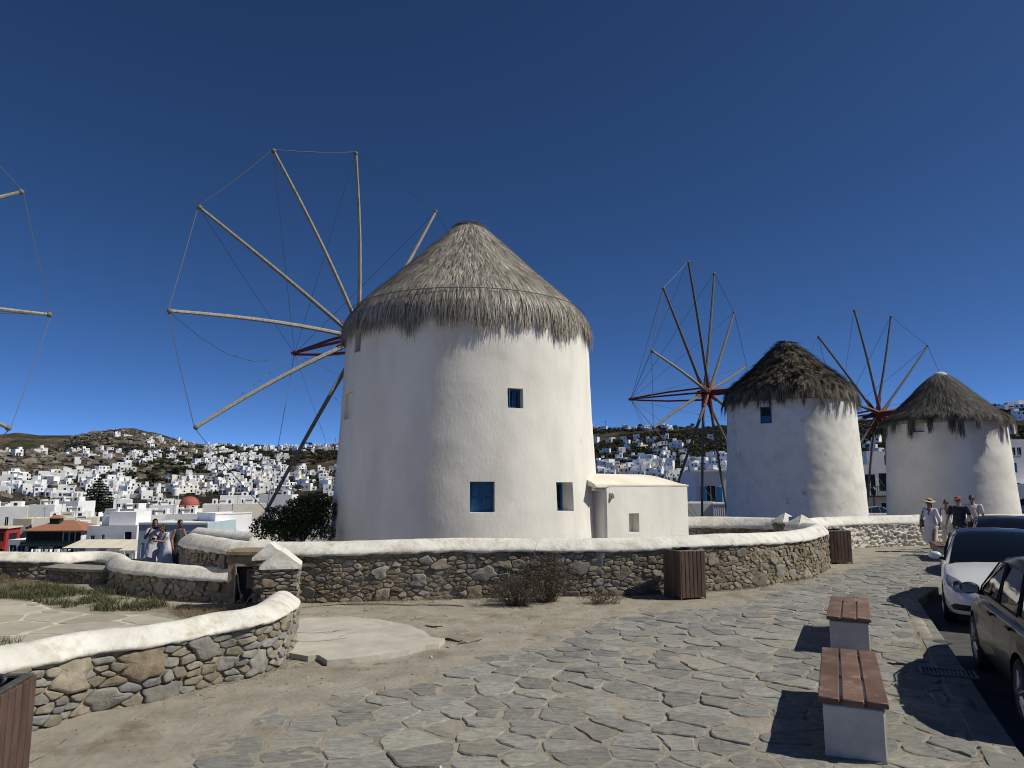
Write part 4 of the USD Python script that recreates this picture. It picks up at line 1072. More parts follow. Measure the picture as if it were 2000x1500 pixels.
def person(label, pos, yaw, H, build, pose, skin, clothes, group=None, female=False, extras=None):
    """local frame: x right, y forward, z up; joints scale with the height"""
    k = H / 1.75
    t = thing('person', label, 'person', pos, yaw, group)
    def W(m):
        V, F = VF(m); return V @ rz(yaw).T + np.array(pos), F
    sh, hp = (.175 if female else .205) * build, (.10 if female else .095)
    lean = pose.get('lean', 0.0)
    J = dict(pelvis=np.array([0, 0, .93]), chest=np.array([0, lean * .3, 1.27]), neck=np.array([0, lean * .42, 1.47]), head=np.array([pose.get('hx', 0), lean * .5 + .015 + pose.get('hy', 0), 1.625 + pose.get('hz', 0)]))
    for s, n_ in ((-1, 'l'), (1, 'r')):
        J['sh' + n_] = np.array([s * sh, lean * .38, 1.41]); J['hip' + n_] = np.array([s * hp, 0, .90])
        st = pose.get('step' + n_, 0.0)
        kn = J['hip' + n_] + np.array([0, st * .5 + .03, -.43]); an = kn + np.array([0, st * .5 - .06 - max(-st, 0) * .15, -.40 + max(-st, 0) * .10])
        J['kn' + n_], J['an' + n_] = kn, an
        e = J['sh' + n_] + np.array(pose.get('elb' + n_, (s * .06, -.03, -.29))); J['el' + n_] = e
        J['wr' + n_] = e + np.array(pose.get('wri' + n_, (s * .02, .09, -.235)))
    J = {a: v * k for a, v in J.items()}
    b = build * k
    body = [Manifold.batch_hull([ell(J['chest'] + [0, 0, .04 * k], (.155 * b, .105 * b, .15 * k)), ell((J['shl'] + J['shr']) / 2, (.17 * b, .075 * b, .06 * k))]),
            pod(J['chest'], J['pelvis'] + [0, 0, .03], .12 * b, .13 * b), ell(J['pelvis'], (.165 * b, .115 * b, .12 * k)), pod(J['neck'] - [0, 0, .06 * k], J['head'] - [0, .01, .06], .058 * b, .052 * b)]
    hd = J['head']
    body += [ell(hd + np.array([0, -.008, .02]) * k, (.075 * k, .094 * k, .105 * k)), ell(hd + np.array([0, .025, -.05]) * k, (.055 * k, .06 * k, .065 * k)), ell(hd + np.array([0, .10, -.012]) * k, (.013 * k, .022 * k, .024 * k), 10),
             ell(hd + np.array([-.078, -.005, 0]) * k, (.012 * k, .022 * k, .032 * k), 10), ell(hd + np.array([.078, -.005, 0]) * k, (.012 * k, .022 * k, .032 * k), 10), ell(hd + np.array([0, .082, -.062]) * k, (.024 * k, .012 * k, .009 * k), 10)]
    for s, n_ in ((-1, 'l'), (1, 'r')):
        body += [pod(J['sh' + n_], J['el' + n_], .050 * b, .040 * b), pod(J['el' + n_], J['wr' + n_], .040 * b, .027 * b)] + hand(J['wr' + n_], J['wr' + n_] - J['el' + n_], s, s=k)
        f = np.array([0, 1.0, 0])
        body += [pod(J['hip' + n_], J['kn' + n_], .085 * b, .056 * b), pod(J['kn' + n_], J['an' + n_], .056 * b, .038 * b), Manifold.batch_hull([ell(J['an' + n_] + np.array([0, -.02, -.04]) * k, (.035 * k, .045 * k, .035 * k), 10), ell(J['an' + n_] + np.array([0, .15, -.055]) * k, (.042 * k, .045 * k, .02 * k), 10)])]
    body = Manifold.batch_boolean(body, __import__('manifold3d').OpType.Add)
    put(t, 'body', W(finish(body, .03 * k, 4)), skin, True)
    out = {}
    OpAdd = __import__('manifold3d').OpType.Add
    for c in clothes:
        kind, mat = c[0], c[1]
        o = c[2] if len(c) > 2 else {}
        nm = o.get('name', kind)
        g = []
        if kind in ('shirt', 'dress'):
            ex = o.get('ease', 1.1)
            g = [Manifold.batch_hull([ell(J['chest'] + [0, 0, .03 * k], (.168 * b * ex, .118 * b * ex, .16 * k)), ell((J['shl'] + J['shr']) / 2 + [0, 0, .01], (.18 * b, .085 * b, .06 * k))]), pod(J['chest'] - [0, 0, .05], J['pelvis'] + [0, 0, .06], .14 * b * ex, .148 * b * ex), ell(J['pelvis'] + [0, 0, .02], (.182 * b * ex, .14 * b * ex, .10 * k))]
            sl = o.get('sleeve', .5)
            for n_ in 'lr':
                if sl > 0:
                    e = J['sh' + n_] + (J['el' + n_] - J['sh' + n_]) * min(sl, 1); g.append(pod(J['sh' + n_], e, .066 * b, .060 * b * (1 + .1 * sl)))
                    if sl > 1: g.append(pod(J['el' + n_], J['el' + n_] + (J['wr' + n_] - J['el' + n_]) * (sl - 1), .062 * b, .052 * b))
            if kind == 'dress':
                hz_, hr = o.get('hem', .45) * k, o.get('flare', .3) * k
                sw = np.array(o.get('sway', (0, 0)))
                ring_ = [np.array([math.cos(a) * hr + sw[0], math.sin(a) * hr * .75 + sw[1], hz_]) for a in np.linspace(0, 2 * np.pi, 14)[:-1]]
                top_ = [np.array([math.cos(a) * .155 * b * ex, math.sin(a) * .115 * b * ex, J['pelvis'][2] + .12 * k]) for a in np.linspace(0, 2 * np.pi, 14)[:-1]]
                g.append(Manifold.hull_points(np.array(ring_ + top_)))
            m_ = Manifold.batch_boolean(g, OpAdd)
            cut = Manifold.sphere(.07 * b, 16).scale([1, 1, 1.3]).translate(list(map(float, J['neck'] + np.array([0, .03, .03]) * k)))
            m_ = m_ - cut
            if o.get('vneck'): m_ = m_ - Manifold.hull_points(np.array([J['neck'] + np.array(q) * k for q in ((-.07, .05, .02), (.07, .05, .02), (0, .09, -.26), (-.07, .3, .02), (.07, .3, .02), (0, .3, -.26))]))
        elif kind in ('trousers', 'shorts'):
            fl = o.get('flare', 1.15)
            g = [ell(J['pelvis'] - [0, 0, .01], (.172 * b, .13 * b, .13 * k))]
            for n_ in 'lr':
                g.append(pod(J['hip' + n_], J['kn' + n_], .10 * b, .072 * b * fl))
                if kind == 'trousers': g.append(pod(J['kn' + n_], J['an' + n_] + [0, 0, .03], .072 * b * fl, .062 * b * fl * fl))
            m_ = Manifold.batch_boolean(g, OpAdd)
        elif kind == 'hair':
            m_ = ell(hd + np.array([0, -.022, .035]) * k, (.085 * k, .098 * k, .108 * k)) - ell(hd + np.array([0, .075, -.045]) * k, (.085 * k, .075 * k, .105 * k))
            if o.get('long'): m_ = m_ + Manifold.batch_hull([ell(hd + np.array([0, -.05, -.02]) * k, (.078 * k, .06 * k, .08 * k)), ell(hd + np.array([o.get('hx', 0), -.075, -o['long']]) * k, (.07 * k, .035 * k, .06 * k))])
        elif kind == 'shoes':
            m_ = Manifold.batch_boolean([Manifold.batch_hull([ell(J['an' + n_] + np.array([0, -.025, -.05]) * k, (.042 * k, .05 * k, .035 * k), 10), ell(J['an' + n_] + np.array([0, .16, -.062]) * k, (.048 * k, .05 * k, .022 * k), 10)]) for n_ in 'lr'], OpAdd)
        elif kind == 'sunglasses':
            m_ = Manifold.batch_boolean([ell(hd + np.array([s * .036, .083, .012]) * k, (.030 * k, .015 * k, .021 * k), 12) for s in (-1, 1)] + [pod(hd + np.array([s * .06, .075, .015]) * k, hd + np.array([s * .08, 0, .015]) * k, .006, .006, 6) for s in (-1, 1)] + [pod(hd + np.array([-.03, .09, .018]) * k, hd + np.array([.03, .09, .018]) * k, .006, .006, 6)], OpAdd)
            put(t, nm, W(m_), mat); continue
        elif kind == 'hat':
            br = lathe([(.09, .0), (.19, -.03), (.195, -.022), (.10, .015)], 26, hd + np.array([0, -.01, .075]) * k)
            br[0][:, 2] += .02 * np.sin(np.arctan2(br[0][:, 1], br[0][:, 0]) * 2)
            p_ = put(t, nm, W(join([br, lathe([(.105, -.01), (.10, .05), (.075, .085), (.01, .10)], 24, hd + np.array([0, -.01, .075]) * k)])), mat, 40)
            put(p_, 'hat_band', W(lathe([(.109, .0), (.106, .03), (.100, .03), (.10, 0)], 24, hd + np.array([0, -.01, .075]) * k)), m_black, 40); continue
        elif kind == 'cap':
            m_ = (ell(hd + np.array([0, -.012, .045]) * k, (.090 * k, .104 * k, .088 * k)) - Manifold.cube([.4, .4, .2], True).translate(list(map(float, hd + np.array([0, 0, -.075]) * k)))) + Manifold.batch_hull([ell(hd + np.array([0, .08, .045]) * k, (.075 * k, .02, .010), 12), ell(hd + np.array([0, .165, .03]) * k, (.05 * k, .02, .007), 12)])
        elif kind == 'belt':
            m_ = ell(J['pelvis'] + np.array([0, 0, .14 * k]), (.162 * b, .125 * b, .075 * k)) ^ Manifold.cube([.6, .6, .11 * k], True).translate(list(map(float, J['pelvis'] + np.array([0, 0, .14 * k]))))
        elif kind == 'bag':
            c_ = J['pelvis'] + np.array(o.get('at', (.26, -.05, .02))) * k
            m_ = VF(mani(cbox(c_, (.10, .30, .26), 0, .03)).refine_to_length(.06))
            p_ = put(t, nm, W(m_), mat, 40)
            s_ = J['shr'] + np.array([-.02, 0, .06]); put(p_, 'strap', W(tube([c_ + [0, -.12, .12], s_ + [.03, -.07, -.1], s_, s_ + [.04, .08, -.12], c_ + [0, .12, .12]], .013, 5)), m_black); continue
        elif kind == 'collar':
            m_ = (pod(J['neck'] - [0, 0, .035 * k], J['neck'] + [0, 0, .01], .083 * b, .074 * b) - pod(J['neck'] - [0, 0, .3], J['neck'] + [0, 0, .3], .060 * b, .060 * b)) - Manifold.hull_points(np.array([J['neck'] + np.array(q) for q in ((-.05, .3, .1), (.05, .3, .1), (0, .3, -.2), (-.05, .03, .1), (.05, .03, .1), (0, .03, -.2))]))
        elif kind == 'phone':
            c_ = (J['wrl'] + J['wrr']) / 2 + np.array(o.get('at', (0, .06, .06)))
            put(t, nm, W(cbox(c_, (.15, .012, .075), 0, .004)), mat); continue
        else: continue
        put(t, nm, W(finish(m_, .032 * k, 3, o.get('amp', .018 if kind in ('shirt', 'dress', 'trousers', 'shorts') else 0), len(clothes) + int(H * 100) % 7)), mat, True)
    return t
def walker_yaw(p, extra=0.0): return math.atan2(-p[1], -p[0]) - math.pi / 2 + extra
m_shirtdress = cloth('white_shirt_dress', (.55, .54, .60), (.62, .61, .66)); m_white_c = cloth('white_top', (.62, .60, .56), (.70, .68, .64)); m_cream_c = cloth('cream_trousers', (.50, .47, .41), (.58, .55, .48))
m_navy_c = cloth('navy_shirt', (.022, .027, .04), (.035, .04, .055)); m_pink_c = cloth('pale_pink_shirt', (.55, .46, .44), (.62, .53, .51)); m_floral = M('floral_shorts', (.03, .032, .04), (.38, .38, .36), 13, 2, .9, lo=.52, hi=.58)
m_straw = M('straw_hat', (.42, .33, .2), (.56, .46, .3), 60, 3, .9, (90, .5, .004)); m_capred = M('red_cap', (.26, .06, .05), (.33, .09, .075), 20, 3, .9); m_tan_bag = M('brown_bag', (.16, .075, .04), (.2, .1, .06), 9, 3, .6)
pw = G(1822, 1079); walkH = 1.70
person('person in a straw hat and long white shirt dress carrying a brown bag', tuple(pw), walker_yaw(pw, -.25), 1.68, .98, dict(stepl=.24, stepr=-.26, elbr=(.10, -.04, -.28), elbl=(-.10, .02, -.28), wril=(-.03, .06, -.23)), m_skin_d,
       [('dress', m_shirtdress, dict(hem=.36, flare=.24, sleeve=1.5, vneck=True, ease=1.2, sway=(.04, .0), name='shirt_dress', amp=.04)), ('hair', m_hair, dict(long=.22)), ('hat', m_straw), ('sunglasses', m_black), ('bag', m_tan_bag), ('shoes', m_cream_c)], 'walkers on the paving', True)
p2 = P(1849, 1000, 24.2); p2[2] = 0
person('person in a white V-neck top with black belt and wide cream trousers', tuple(p2), walker_yaw(p2, -.1), 1.66, .94, dict(stepl=-.15, stepr=.16), m_skin_d,
       [('shirt', m_white_c, dict(sleeve=0, vneck=True, name='sleeveless_top')), ('trousers', m_cream_c, dict(flare=1.35, amp=.03)), ('belt', m_black), ('hair', m_hair), ('sunglasses', m_black), ('shoes', m_black)], 'walkers on the paving', True)
p3 = P(1873, 1000, 22.3); p3[2] = 0
person('person in a red cap, dark navy T-shirt and black and white patterned shorts', tuple(p3), walker_yaw(p3, -.45), 1.80, 1.08, dict(stepl=.18, stepr=-.2, elbl=(-.10, -.02, -.29), elbr=(.10, 0, -.29)), m_skin,
       [('shirt', m_navy_c, dict(sleeve=.55, ease=1.12, name='t_shirt')), ('shorts', m_floral, dict(flare=1.4)), ('cap', m_capred), ('sunglasses', m_black), ('shoes', m_white_c)], 'walkers on the paving')
p4 = P(1900, 1000, 24.6); p4[2] = 0
person('bearded person with sunglasses in a pale pink polo shirt and dark trousers', tuple(p4), walker_yaw(p4, 0), 1.80, 1.04, dict(stepl=-.18, stepr=.2, elbr=(.12, -.02, -.28)), m_skin_d,
       [('shirt', m_pink_c, dict(sleeve=.7, ease=1.14, name='polo_shirt')), ('collar', m_pink_c), ('trousers', m_black), ('hair', m_hair), ('sunglasses', m_black), ('shoes', m_black)], 'walkers on the paving')
# three by the left wall
m_dress_a = cloth('white_tiered_dress', (.42, .42, .46), (.50, .50, .54)); m_dress_b = cloth('white_summer_dress', (.46, .46, .53), (.54, .54, .60)); m_dark_dress = M('dark_patterned_dress', (.012, .016, .02), (.05, .065, .075), 14, 3, .9)
zl = -.62
q = P(301, 1050, 23.0); q[2] = zl
person('person with long dark hair in a white tiered dress holding a camera to the face', tuple(q), walker_yaw(q, .1), 1.70, .98, dict(elbl=(-.12, .10, -.25), wril=(.14, .12, .24), elbr=(.10, .13, -.25), wrir=(-.10, .10, .22)), m_skin_d,
       [('dress', m_dress_a, dict(hem=.42, flare=.40, sleeve=.8, ease=1.12, amp=.05, sway=(-.03, 0))), ('hair', m_hair, dict(long=.34)), ('phone', m_black, dict(name='camera', at=(0, .03, .08))), ('shoes', m_black)], 'people by the left wall', True)
q = P(325, 1050, 22.6); q[2] = zl
person('person with chin length dark hair in a white summer dress bending over a phone', tuple(q), walker_yaw(q, -.9), 1.58, .98, dict(lean=.22, hy=.04, hz=-.02, elbl=(-.02, .16, -.25), wril=(.08, .22, .05), elbr=(.02, .16, -.25), wrir=(-.10, .22, .05)), m_skin_d,
       [('dress', m_dress_b, dict(hem=.42, flare=.31, sleeve=.35, ease=1.08, amp=.04)), ('hair', m_hair, dict(long=.13)), ('phone', m_black, dict(at=(0, .03, .05))), ('shoes', m_black)], 'people by the left wall', True)
q = P(349, 1050, 22.9); q[2] = zl
person('person in a dark sleeveless patterned dress at the end of the curved wall', tuple(q), walker_yaw(q, .7), 1.68, .98, dict(hy=.03, elbl=(-.05, .1, -.27), wril=(.08, .2, .08)), m_skin_d,
       [('dress', m_dark_dress, dict(hem=.3, flare=.24, sleeve=0, ease=1.08)), ('hair', m_hair), ('shoes', m_black)], 'people by the left wall', True)
# ------------------------------------------------------------------ cars
m_tyre = M('tyre_rubber', (.018, .018, .019), rough=.85)
m_rim = M('alloy_rim', (.32, .32, .33), rough=.35, metal=.8)
m_carglass = M('car_glass', (.006, .008, .011), rough=.04, spec=.7)
m_trim = M('black_trim', (.012, .012, .013), rough=.5)
m_lens = M('headlight_lens', (.20, .21, .22), rough=.12, spec=.7, coat=.8)
m_chrome = M('chrome', (.6, .6, .62), rough=.15, metal=1.0)
m_redlens = M('tail_lens', (.25, .01, .012), rough=.15, coat=.8)
m_plate = M('number_plate', (.62, .62, .6), rough=.5)
def paint(name, c, coat=1.0, dust=(.3, .28, .24), amount=(.62, .9)):
    return M(name, c, tuple(min(1, q * 1.04) for q in c), 2, 4, .38, c3=tuple(.7 * a + .3 * b for a, b in zip(c, dust)), s3=3.0, r3=amount, coat=coat, spec=.5 if coat > .5 else .2)
def interp_smooth(x, pts):
    from scipy.interpolate import PchipInterpolator
    p = np.array(pts, float); o = np.argsort(p[:, 0])
    return PchipInterpolator(p[o, 0], p[o, 1])(x)
def car(label, name, pos, yaw, L, Wd, Ht, body_m, roof_m, cfg, group='parked cars'):
    """local frame x forward, y left; body and cabin lofted from cross-sections, openings and lamps cut to their surfaces"""
    t = thing(name, label, 'car', pos, yaw, group)
    def Wt(m): V, F = VF(m); return V @ rz(yaw).T + np.array(pos, float), F
    h = L / 2
    zb = cfg['deck']                      # (x/h, z) top of the lower body
    xs = np.r_[np.linspace(-h, -h + .35, 9)[:-1], np.linspace(-h + .35, h - .6, 34)[:-1], np.linspace(h - .6, h, 18)]
    top = interp_smooth(xs, [(a * h, b) for a, b in zb])
    wid = interp_smooth(xs, [(a * h, b * Wd / 2) for a, b in cfg['plan']])
    low = interp_smooth(xs, [(-h, .42), (-h + .12, .24), (-h + .6, .19), (h - .6, .19), (h - .10, .22), (h, .36)])
    sec = cfg.get('sec', [(0, 0), (.80, 0), (.93, .05), (.985, .22), (1.0, .48), (.992, .70), (.965, .86), (.90, .955), (.74, 1.0), (.40, 1.03), (0, 1.045)])
    def loft(off=0.0):
        rows = []
        for x, zt, w, zl in zip(xs, top, wid, low):
            hh = zt - zl
            half = [(w * a + (off if a > .5 else 0), zl + hh * b + (off if b > .6 else -off if b < .1 else 0)) for a, b in sec]
            rows.append([(x, y, z) for y, z in half] + [(x, -y, z) for y, z in half[-2:0:-1]])
        R = np.array(rows)
        R[0, :, 0] -= off; R[-1, :, 0] += off
        k = R.shape[1]; n = len(R)
        V = R.reshape(-1, 3)
        F = grid_faces(n, k)
        F = np.vstack([F, [[i * k + k - 1, (i + 1) * k + k - 1, (i + 1) * k] for i in range(n - 1)], [[i * k + k - 1, (i + 1) * k, i * k] for i in range(n - 1)]])
        V = np.vstack([V, R[0].mean(0), R[-1].mean(0) + [.045, 0, -.02]])
        a = np.arange(k)
        F = np.vstack([F, np.stack([np.full(k, len(V) - 2), a, (a + 1) % k], 1), np.stack([np.full(k, len(V) - 1), (n - 1) * k + (a + 1) % k, (n - 1) * k + a], 1)])
        m = mani((V, F))
        return m if m.volume() > 0 else mani((V, F[:, ::-1]))
    B0, B1 = loft(), loft(.006)
    # cabin
    cab = cfg['cabin']                    # base front, roof front, roof rear, base rear (x), belt z, roof z
    xf, rf, rr_, xr, zbelt, zr = cab
    cx = np.r_[np.linspace(xr, rr_, 9)[:-1], np.linspace(rr_, rf, 9)[:-1], np.linspace(rf, xf, 13)]
    ct = interp_smooth(cx, [(xr, zbelt - .03), ((xr + rr_) / 2, (zbelt + zr) / 2 + .06), (rr_, zr - .025), ((rf + rr_) / 2, zr), (rf, zr - .035), ((rf + xf) / 2, (zbelt + zr) / 2 + .035), (xf, zbelt - .05)])
    def cabin(off=0.0):
        rows = []
        for x, zt in zip(cx, ct):
            wb = Wd / 2 * cfg.get('belt_w', .915); wr = Wd / 2 * cfg.get('roof_w', .70)
            f = np.clip((zt - zbelt + .05) / (zr - zbelt), .03, 1)
            wt = wb + (wr - wb) * f
            zl = zbelt - .22
            half = [(0, zl), (wb * .97 + off, zl), (wb + off, zbelt - .02), (wb + (wt - wb) * .55 + .018 * f + off, zbelt + (zt - zbelt) * .5), (wt + .006 + off, zt - .055 * f), (wt - .045 * f + off * .7, zt - .014 * f + off * .7), (wt * .6, zt + .018 * f + off), (0, zt + .03 * f + off)]
            rows.append([(x, y, z) for y, z in half] + [(x, -y, z) for y, z in half[-2:0:-1]])
        R = np.array(rows); k = R.shape[1]; n = len(R)
        R[0, :, 0] -= off; R[-1, :, 0] += off * 1.5
        V = R.reshape(-1, 3)
        F = grid_faces(n, k)
        F = np.vstack([F, [[i * k + k - 1, (i + 1) * k + k - 1, (i + 1) * k] for i in range(n - 1)], [[i * k + k - 1, (i + 1) * k, i * k] for i in range(n - 1)]])
        V = np.vstack([V, R[0].mean(0), R[-1].mean(0)])
        a = np.arange(k)
        F = np.vstack([F, np.stack([np.full(k, len(V) - 2), a, (a + 1) % k], 1), np.stack([np.full(k, len(V) - 1), (n - 1) * k + (a + 1) % k, (n - 1) * k + a], 1)])
        m = mani((V, F))
        return m if m.volume() > 0 else mani((V, F[:, ::-1]))
    K0, K1, K2 = cabin(), cabin(.005), cabin(.010)
    R = cfg.get('wheel', .32)
    wx = [h * a for a in cfg['axles']]
    body = B0
    for x in wx: body = body - Manifold.cylinder(Wd * 1.2, R + .055, R + .055, 40, True).rotate([90, 0, 0]).translate([x, 0, R - .01])
    for x in wx: body = body + (Manifold.cube([R * 2.3, Wd * .5, .5], True).translate([x, 0, R + .15]) ^ B0)
    for line in cfg.get('seams', []):     # door and bonnet gaps as narrow grooves
        for s in (-1, 1):
            for p, q in zip(line[:-1], line[1:]):
                d = np.array(q) - np.array(p); ln = np.linalg.norm(d); a = math.degrees(math.atan2(d[1], d[0]))
                body = body - (Manifold.cube([ln, .05, .008], True).rotate([0, -a, 0]).translate([(p[0] + q[0]) / 2, s * Wd * .5, (p[1] + q[1]) / 2]))
    put(t, 'body', Wt(body), body_m, 32)
    def side_prism(poly, y0=.3):          # polygon in (x, z), both sides
        m = extrude(poly, Wd).rotate([90, 0, 0])          # z -> -y
        return m
    def clip_side(poly, s): return extrude(poly, Wd / 2 - .15).rotate([90, 0, 0]).translate([0, -.15 if s < 0 else Wd / 2, 0])
    put(t, 'cabin', Wt(K0), body_m, 32)
    # roof skin, windscreen, rear window and side windows: shells of the cabin
    shell = K1 - cabin(-.02)
    roofp = extrude([(rf + .02, -Wd), (rf + .02, Wd), (rr_ - .05, Wd), (rr_ - .05, -Wd)], .3, zr - .10)
    put(t, 'roof', Wt(cabin(.012) ^ roofp), roof_m, 32)
    wy = Wd / 2
    scr = Manifold.hull_points(np.array([(xf + .02, s * wy * .86, zbelt - .3) for s in (-1, 1)] + [(xf + .02, s * wy * .84, zbelt + .03) for s in (-1, 1)] + [(rf - .02, s * wy * .655, zr + .1) for s in (-1, 1)] + [(rf + .04, s * wy * .655, zr - .045) for s in (-1, 1)] + [(rf + .04, s * wy * .6, zr + .3) for s in (-1, 1)] + [(xf + .6, s * wy * .86, zbelt + .03) for s in (-1, 1)]))
    put(t, 'windscreen', Wt(K2 ^ scr), m_carglass, 32)
    rear = Manifold.hull_points(np.array([(xr - .3, s * wy * .8, zbelt + .05) for s in (-1, 1)] + [(xr + .1, s * wy * .78, zbelt + .05) for s in (-1, 1)] + [(rr_ - .1, s * wy * .6, zr - .05) for s in (-1, 1)] + [(rr_ - .6, s * wy * .6, zr + .1) for s in (-1, 1)]))
    put(t, 'rear_window', Wt(K2 ^ rear), m_carglass, 32)
    for s in (1, -1):
        for poly in cfg['windows']:
            w_ = put(t, 'side_window', Wt(K2 ^ clip_side(poly, -s)), m_carglass, 32)
            if s > 0 or True:
                fr = np.array(poly + [poly[0]], float)
                ys = []
                for x, z in fr:
                    f = np.clip((z - zbelt) / (zr - zbelt), 0, 1); ys.append(s * (Wd / 2 * (cfg.get('belt_w', .915) + (cfg.get('roof_w', .70) - cfg.get('belt_w', .915)) * f) + .012 + .018 * math.sin(f * math.pi)))
                put(w_, 'window_trim', Wt(tube(np.c_[fr[:, 0], ys, fr[:, 1]], .010, 5)), m_trim)
    # wheels
    for x in wx:
        for s in (1, -1):
            y = s * (Wd / 2 - .115)
            prof = [(R * .62, -.10), (R * .9, -.105), (R * .97, -.085), (R, -.05), (R, .05), (R * .97, .085), (R * .9, .105), (R * .62, .10)]
            V, F = lathe(prof, 36); V = V[:, [0, 2, 1]] * [1, 1, 1]; V[:, 2] += R; V[:, 0] += x; V[:, 1] += y
            w_ = put(t, 'wheel', Wt((V, F[:, ::-1])), m_tyre, 40)
            yo = y + s * .082
            parts = []
            for k in range(9):
                a = k / 9 * 2 * np.pi
                parts.append(tube([(x + math.cos(a) * .05, yo + s * .012, R + math.sin(a) * .05), (x + math.cos(a) * R * .64, yo, R + math.sin(a) * R * .64)], [.03, .026], 5))
            V, F = lathe([(R * .60, -.02), (R * .68, -.02), (R * .68, .02), (R * .60, .01)], 36); V = V[:, [0, 2, 1]]; V += [x, yo, R]; parts.append((V, F))
            V, F = lathe([(.02, -.015), (.07, -.015), (.055, .02), (.02, .025)], 18); V = V[:, [0, 2, 1]] * [1, s, 1]; V += [x, yo, R]; parts.append((V, F))
            put(w_, 'rim', Wt(join(parts)), m_rim, 40)
            V, F = lathe([(.02, -.01), (R * .6, -.01), (R * .6, .0), (.02, 0)], 24); V = V[:, [0, 2, 1]]; V += [x, y + s * .03, R]; put(w_, 'brake_disc', Wt((V, F)), m_trim)
    # mirrors and handles
    mx, mz = cfg['mirror']
    for s in (1, -1):
        y = s * (Wd / 2 * .93)
        V, F = ball((mx, y + s * .13, mz + .02), (.075, .105, .068), 3)
        V[:, 0] = np.maximum(V[:, 0], mx - .055)
        mm = put(t, 'mirror', Wt((V, F)), cfg.get('mirror_m', body_m), 40)
        put(mm, 'mirror_glass', Wt(box((mx - .057, y + s * .13, mz + .02), (.006, .16, .095))), m_chrome)
        put(mm, 'mirror_arm', Wt(tube([(mx + .02, y - s * .03, mz - .04), (mx, y + s * .06, mz - .02)], .028, 6)), m_trim)
        for hx, hz_ in cfg.get('handles', []):
            put(t, 'door_handle', Wt(cbox((hx, s * (Wd / 2 * .985 + .008), hz_), (.17, .035, .032), 0, .012)), body_m if not cfg.get('handle_m') else cfg['handle_m'], 40)
    # front: lamps, grille, plate; shapes in (y, z) cut from the inflated body
    def clip_front(poly, x0, rear_=False):
        m = extrude(poly, .9)                         # polygon (y, z) along +z -> rotate to +x
        m = m.transform(np.array([[0, 0, 1, 0], [1, 0, 0, 0], [0, 1, 0, 0]], float))
        return m.translate([x0, 0, 0])
    def mirror_poly(p): return [(-a, b) for a, b in p][::-1]
    for part, polys, mt, grow in cfg['front']:
        for p in polys:
            g_ = loft(grow) ^ clip_front(p, h - .75)
            if not g_.is_empty(): put(t, part, Wt(g_), mt, 30)
    for part, c_, r_, mt in cfg.get('discs', []):
        for s in (-1, 1):
            V, F = lathe([(r_, -.03), (r_, .0), (r_ * .8, .012), (r_ * .75, .004), (.01, .0)], 24)
            V = np.c_[V[:, 2], V[:, 0], V[:, 1]] + [c_[0], s * c_[1], c_[2]]
            put(t, part, Wt((V, F)), mt, 40)
    for part, polys, mt, grow in cfg.get('rear', []):
        for p in polys:
            g_ = loft(grow) ^ clip_front(p, -h - .45)
            if not g_.is_empty(): put(t, part, Wt(g_), mt, 30)
    put(t, 'underbody', Wt(box((0, 0, .26), (L * .8, Wd * .7, .16))), m_trim)
    return t
def mir(p): return [p, [(-a, b) for a, b in p]]
plan_a = [(-1, .66), (-.95, .84), (-.8, .95), (-.4, 1), (.3, 1), (.62, .985), (.80, .95), (.90, .88), (.96, .78), (1.0, .60)]
# white convertible facing the camera
Wl, Wp = 4.40, 1.79
cfg_w = dict(deck=[(-1, .78), (-.97, .93), (-.85, .99), (-.5, .98), (-.1, .95), (.28, .945), (.5, .90), (.70, .83), (.85, .745), (.93, .68), (.97, .60), (1.0, .50)], plan=plan_a,
             cabin=(.92, .10, -.75, -1.55, .93, 1.44), roof_w=.72, axles=(-.60, .60), wheel=.32,
             windows=[[(.66, .97), (.10, 1.36), (-.30, 1.375), (-.30, .97)], [(-.36, .97), (-.36, 1.37), (-.72, 1.34), (-1.1, 1.0)]],
             mirror=(.62, 1.0), handles=[(-.25, .80)],
             seams=[[(.85, .30), (.80, .92)], [(-.45, .30), (-.40, .93)]],
             front=[('headlight', mir([(.47, .60), (.56, .565), (.70, .575), (.80, .65), (.83, .73), (.80, .80), (.66, .755), (.52, .675)]), m_lens, .012),
                    ('grille', [[(-.36, .58), (.36, .58), (.32, .50), (.26, .38), (-.26, .38), (-.32, .50)]], m_trim, .008),
                    ('fog_lamp_recess', mir([(.42, .36), (.42, .30), (.74, .30), (.78, .35), (.72, .40), (.5, .39)]), m_trim, .008),
                    ('number_plate', [[(-.26, .40), (.26, .40), (.26, .50), (-.26, .50)]], m_plate, .014),
                    ('bumper_lip', [[(-.82, .205), (.82, .205), (.82, .235), (-.82, .235)]], m_trim, .010)],
             discs=[('headlight_reflector', (2.02, .66, .66), .085, m_chrome), ('fog_lamp', (2.065, .56, .345), .058, m_chrome)])
m_wpaint = paint('white_car_paint', (.62, .62, .61)); m_softtop = M('dark_blue_roof', (.012, .016, .028), rough=.3, coat=.6)
# the nose's near corner stands by the kerb where the picture shows it
nose = G(1836, 1208)[:2]
_cd = KDIR + KN * .11; _cd /= np.linalg.norm(_cd); _cn = np.array([_cd[1], -_cd[0]])
cw = nose + _cn * (Wp / 2 * .93 + .11) + _cd * (Wl / 2 - .18)
car('white convertible with closed dark roof parked facing the camera', 'parked_car', (*cw, -.135), math.atan2(-_cd[1], -_cd[0]), Wl, Wp, 1.44, m_wpaint, m_softtop, cfg_w)
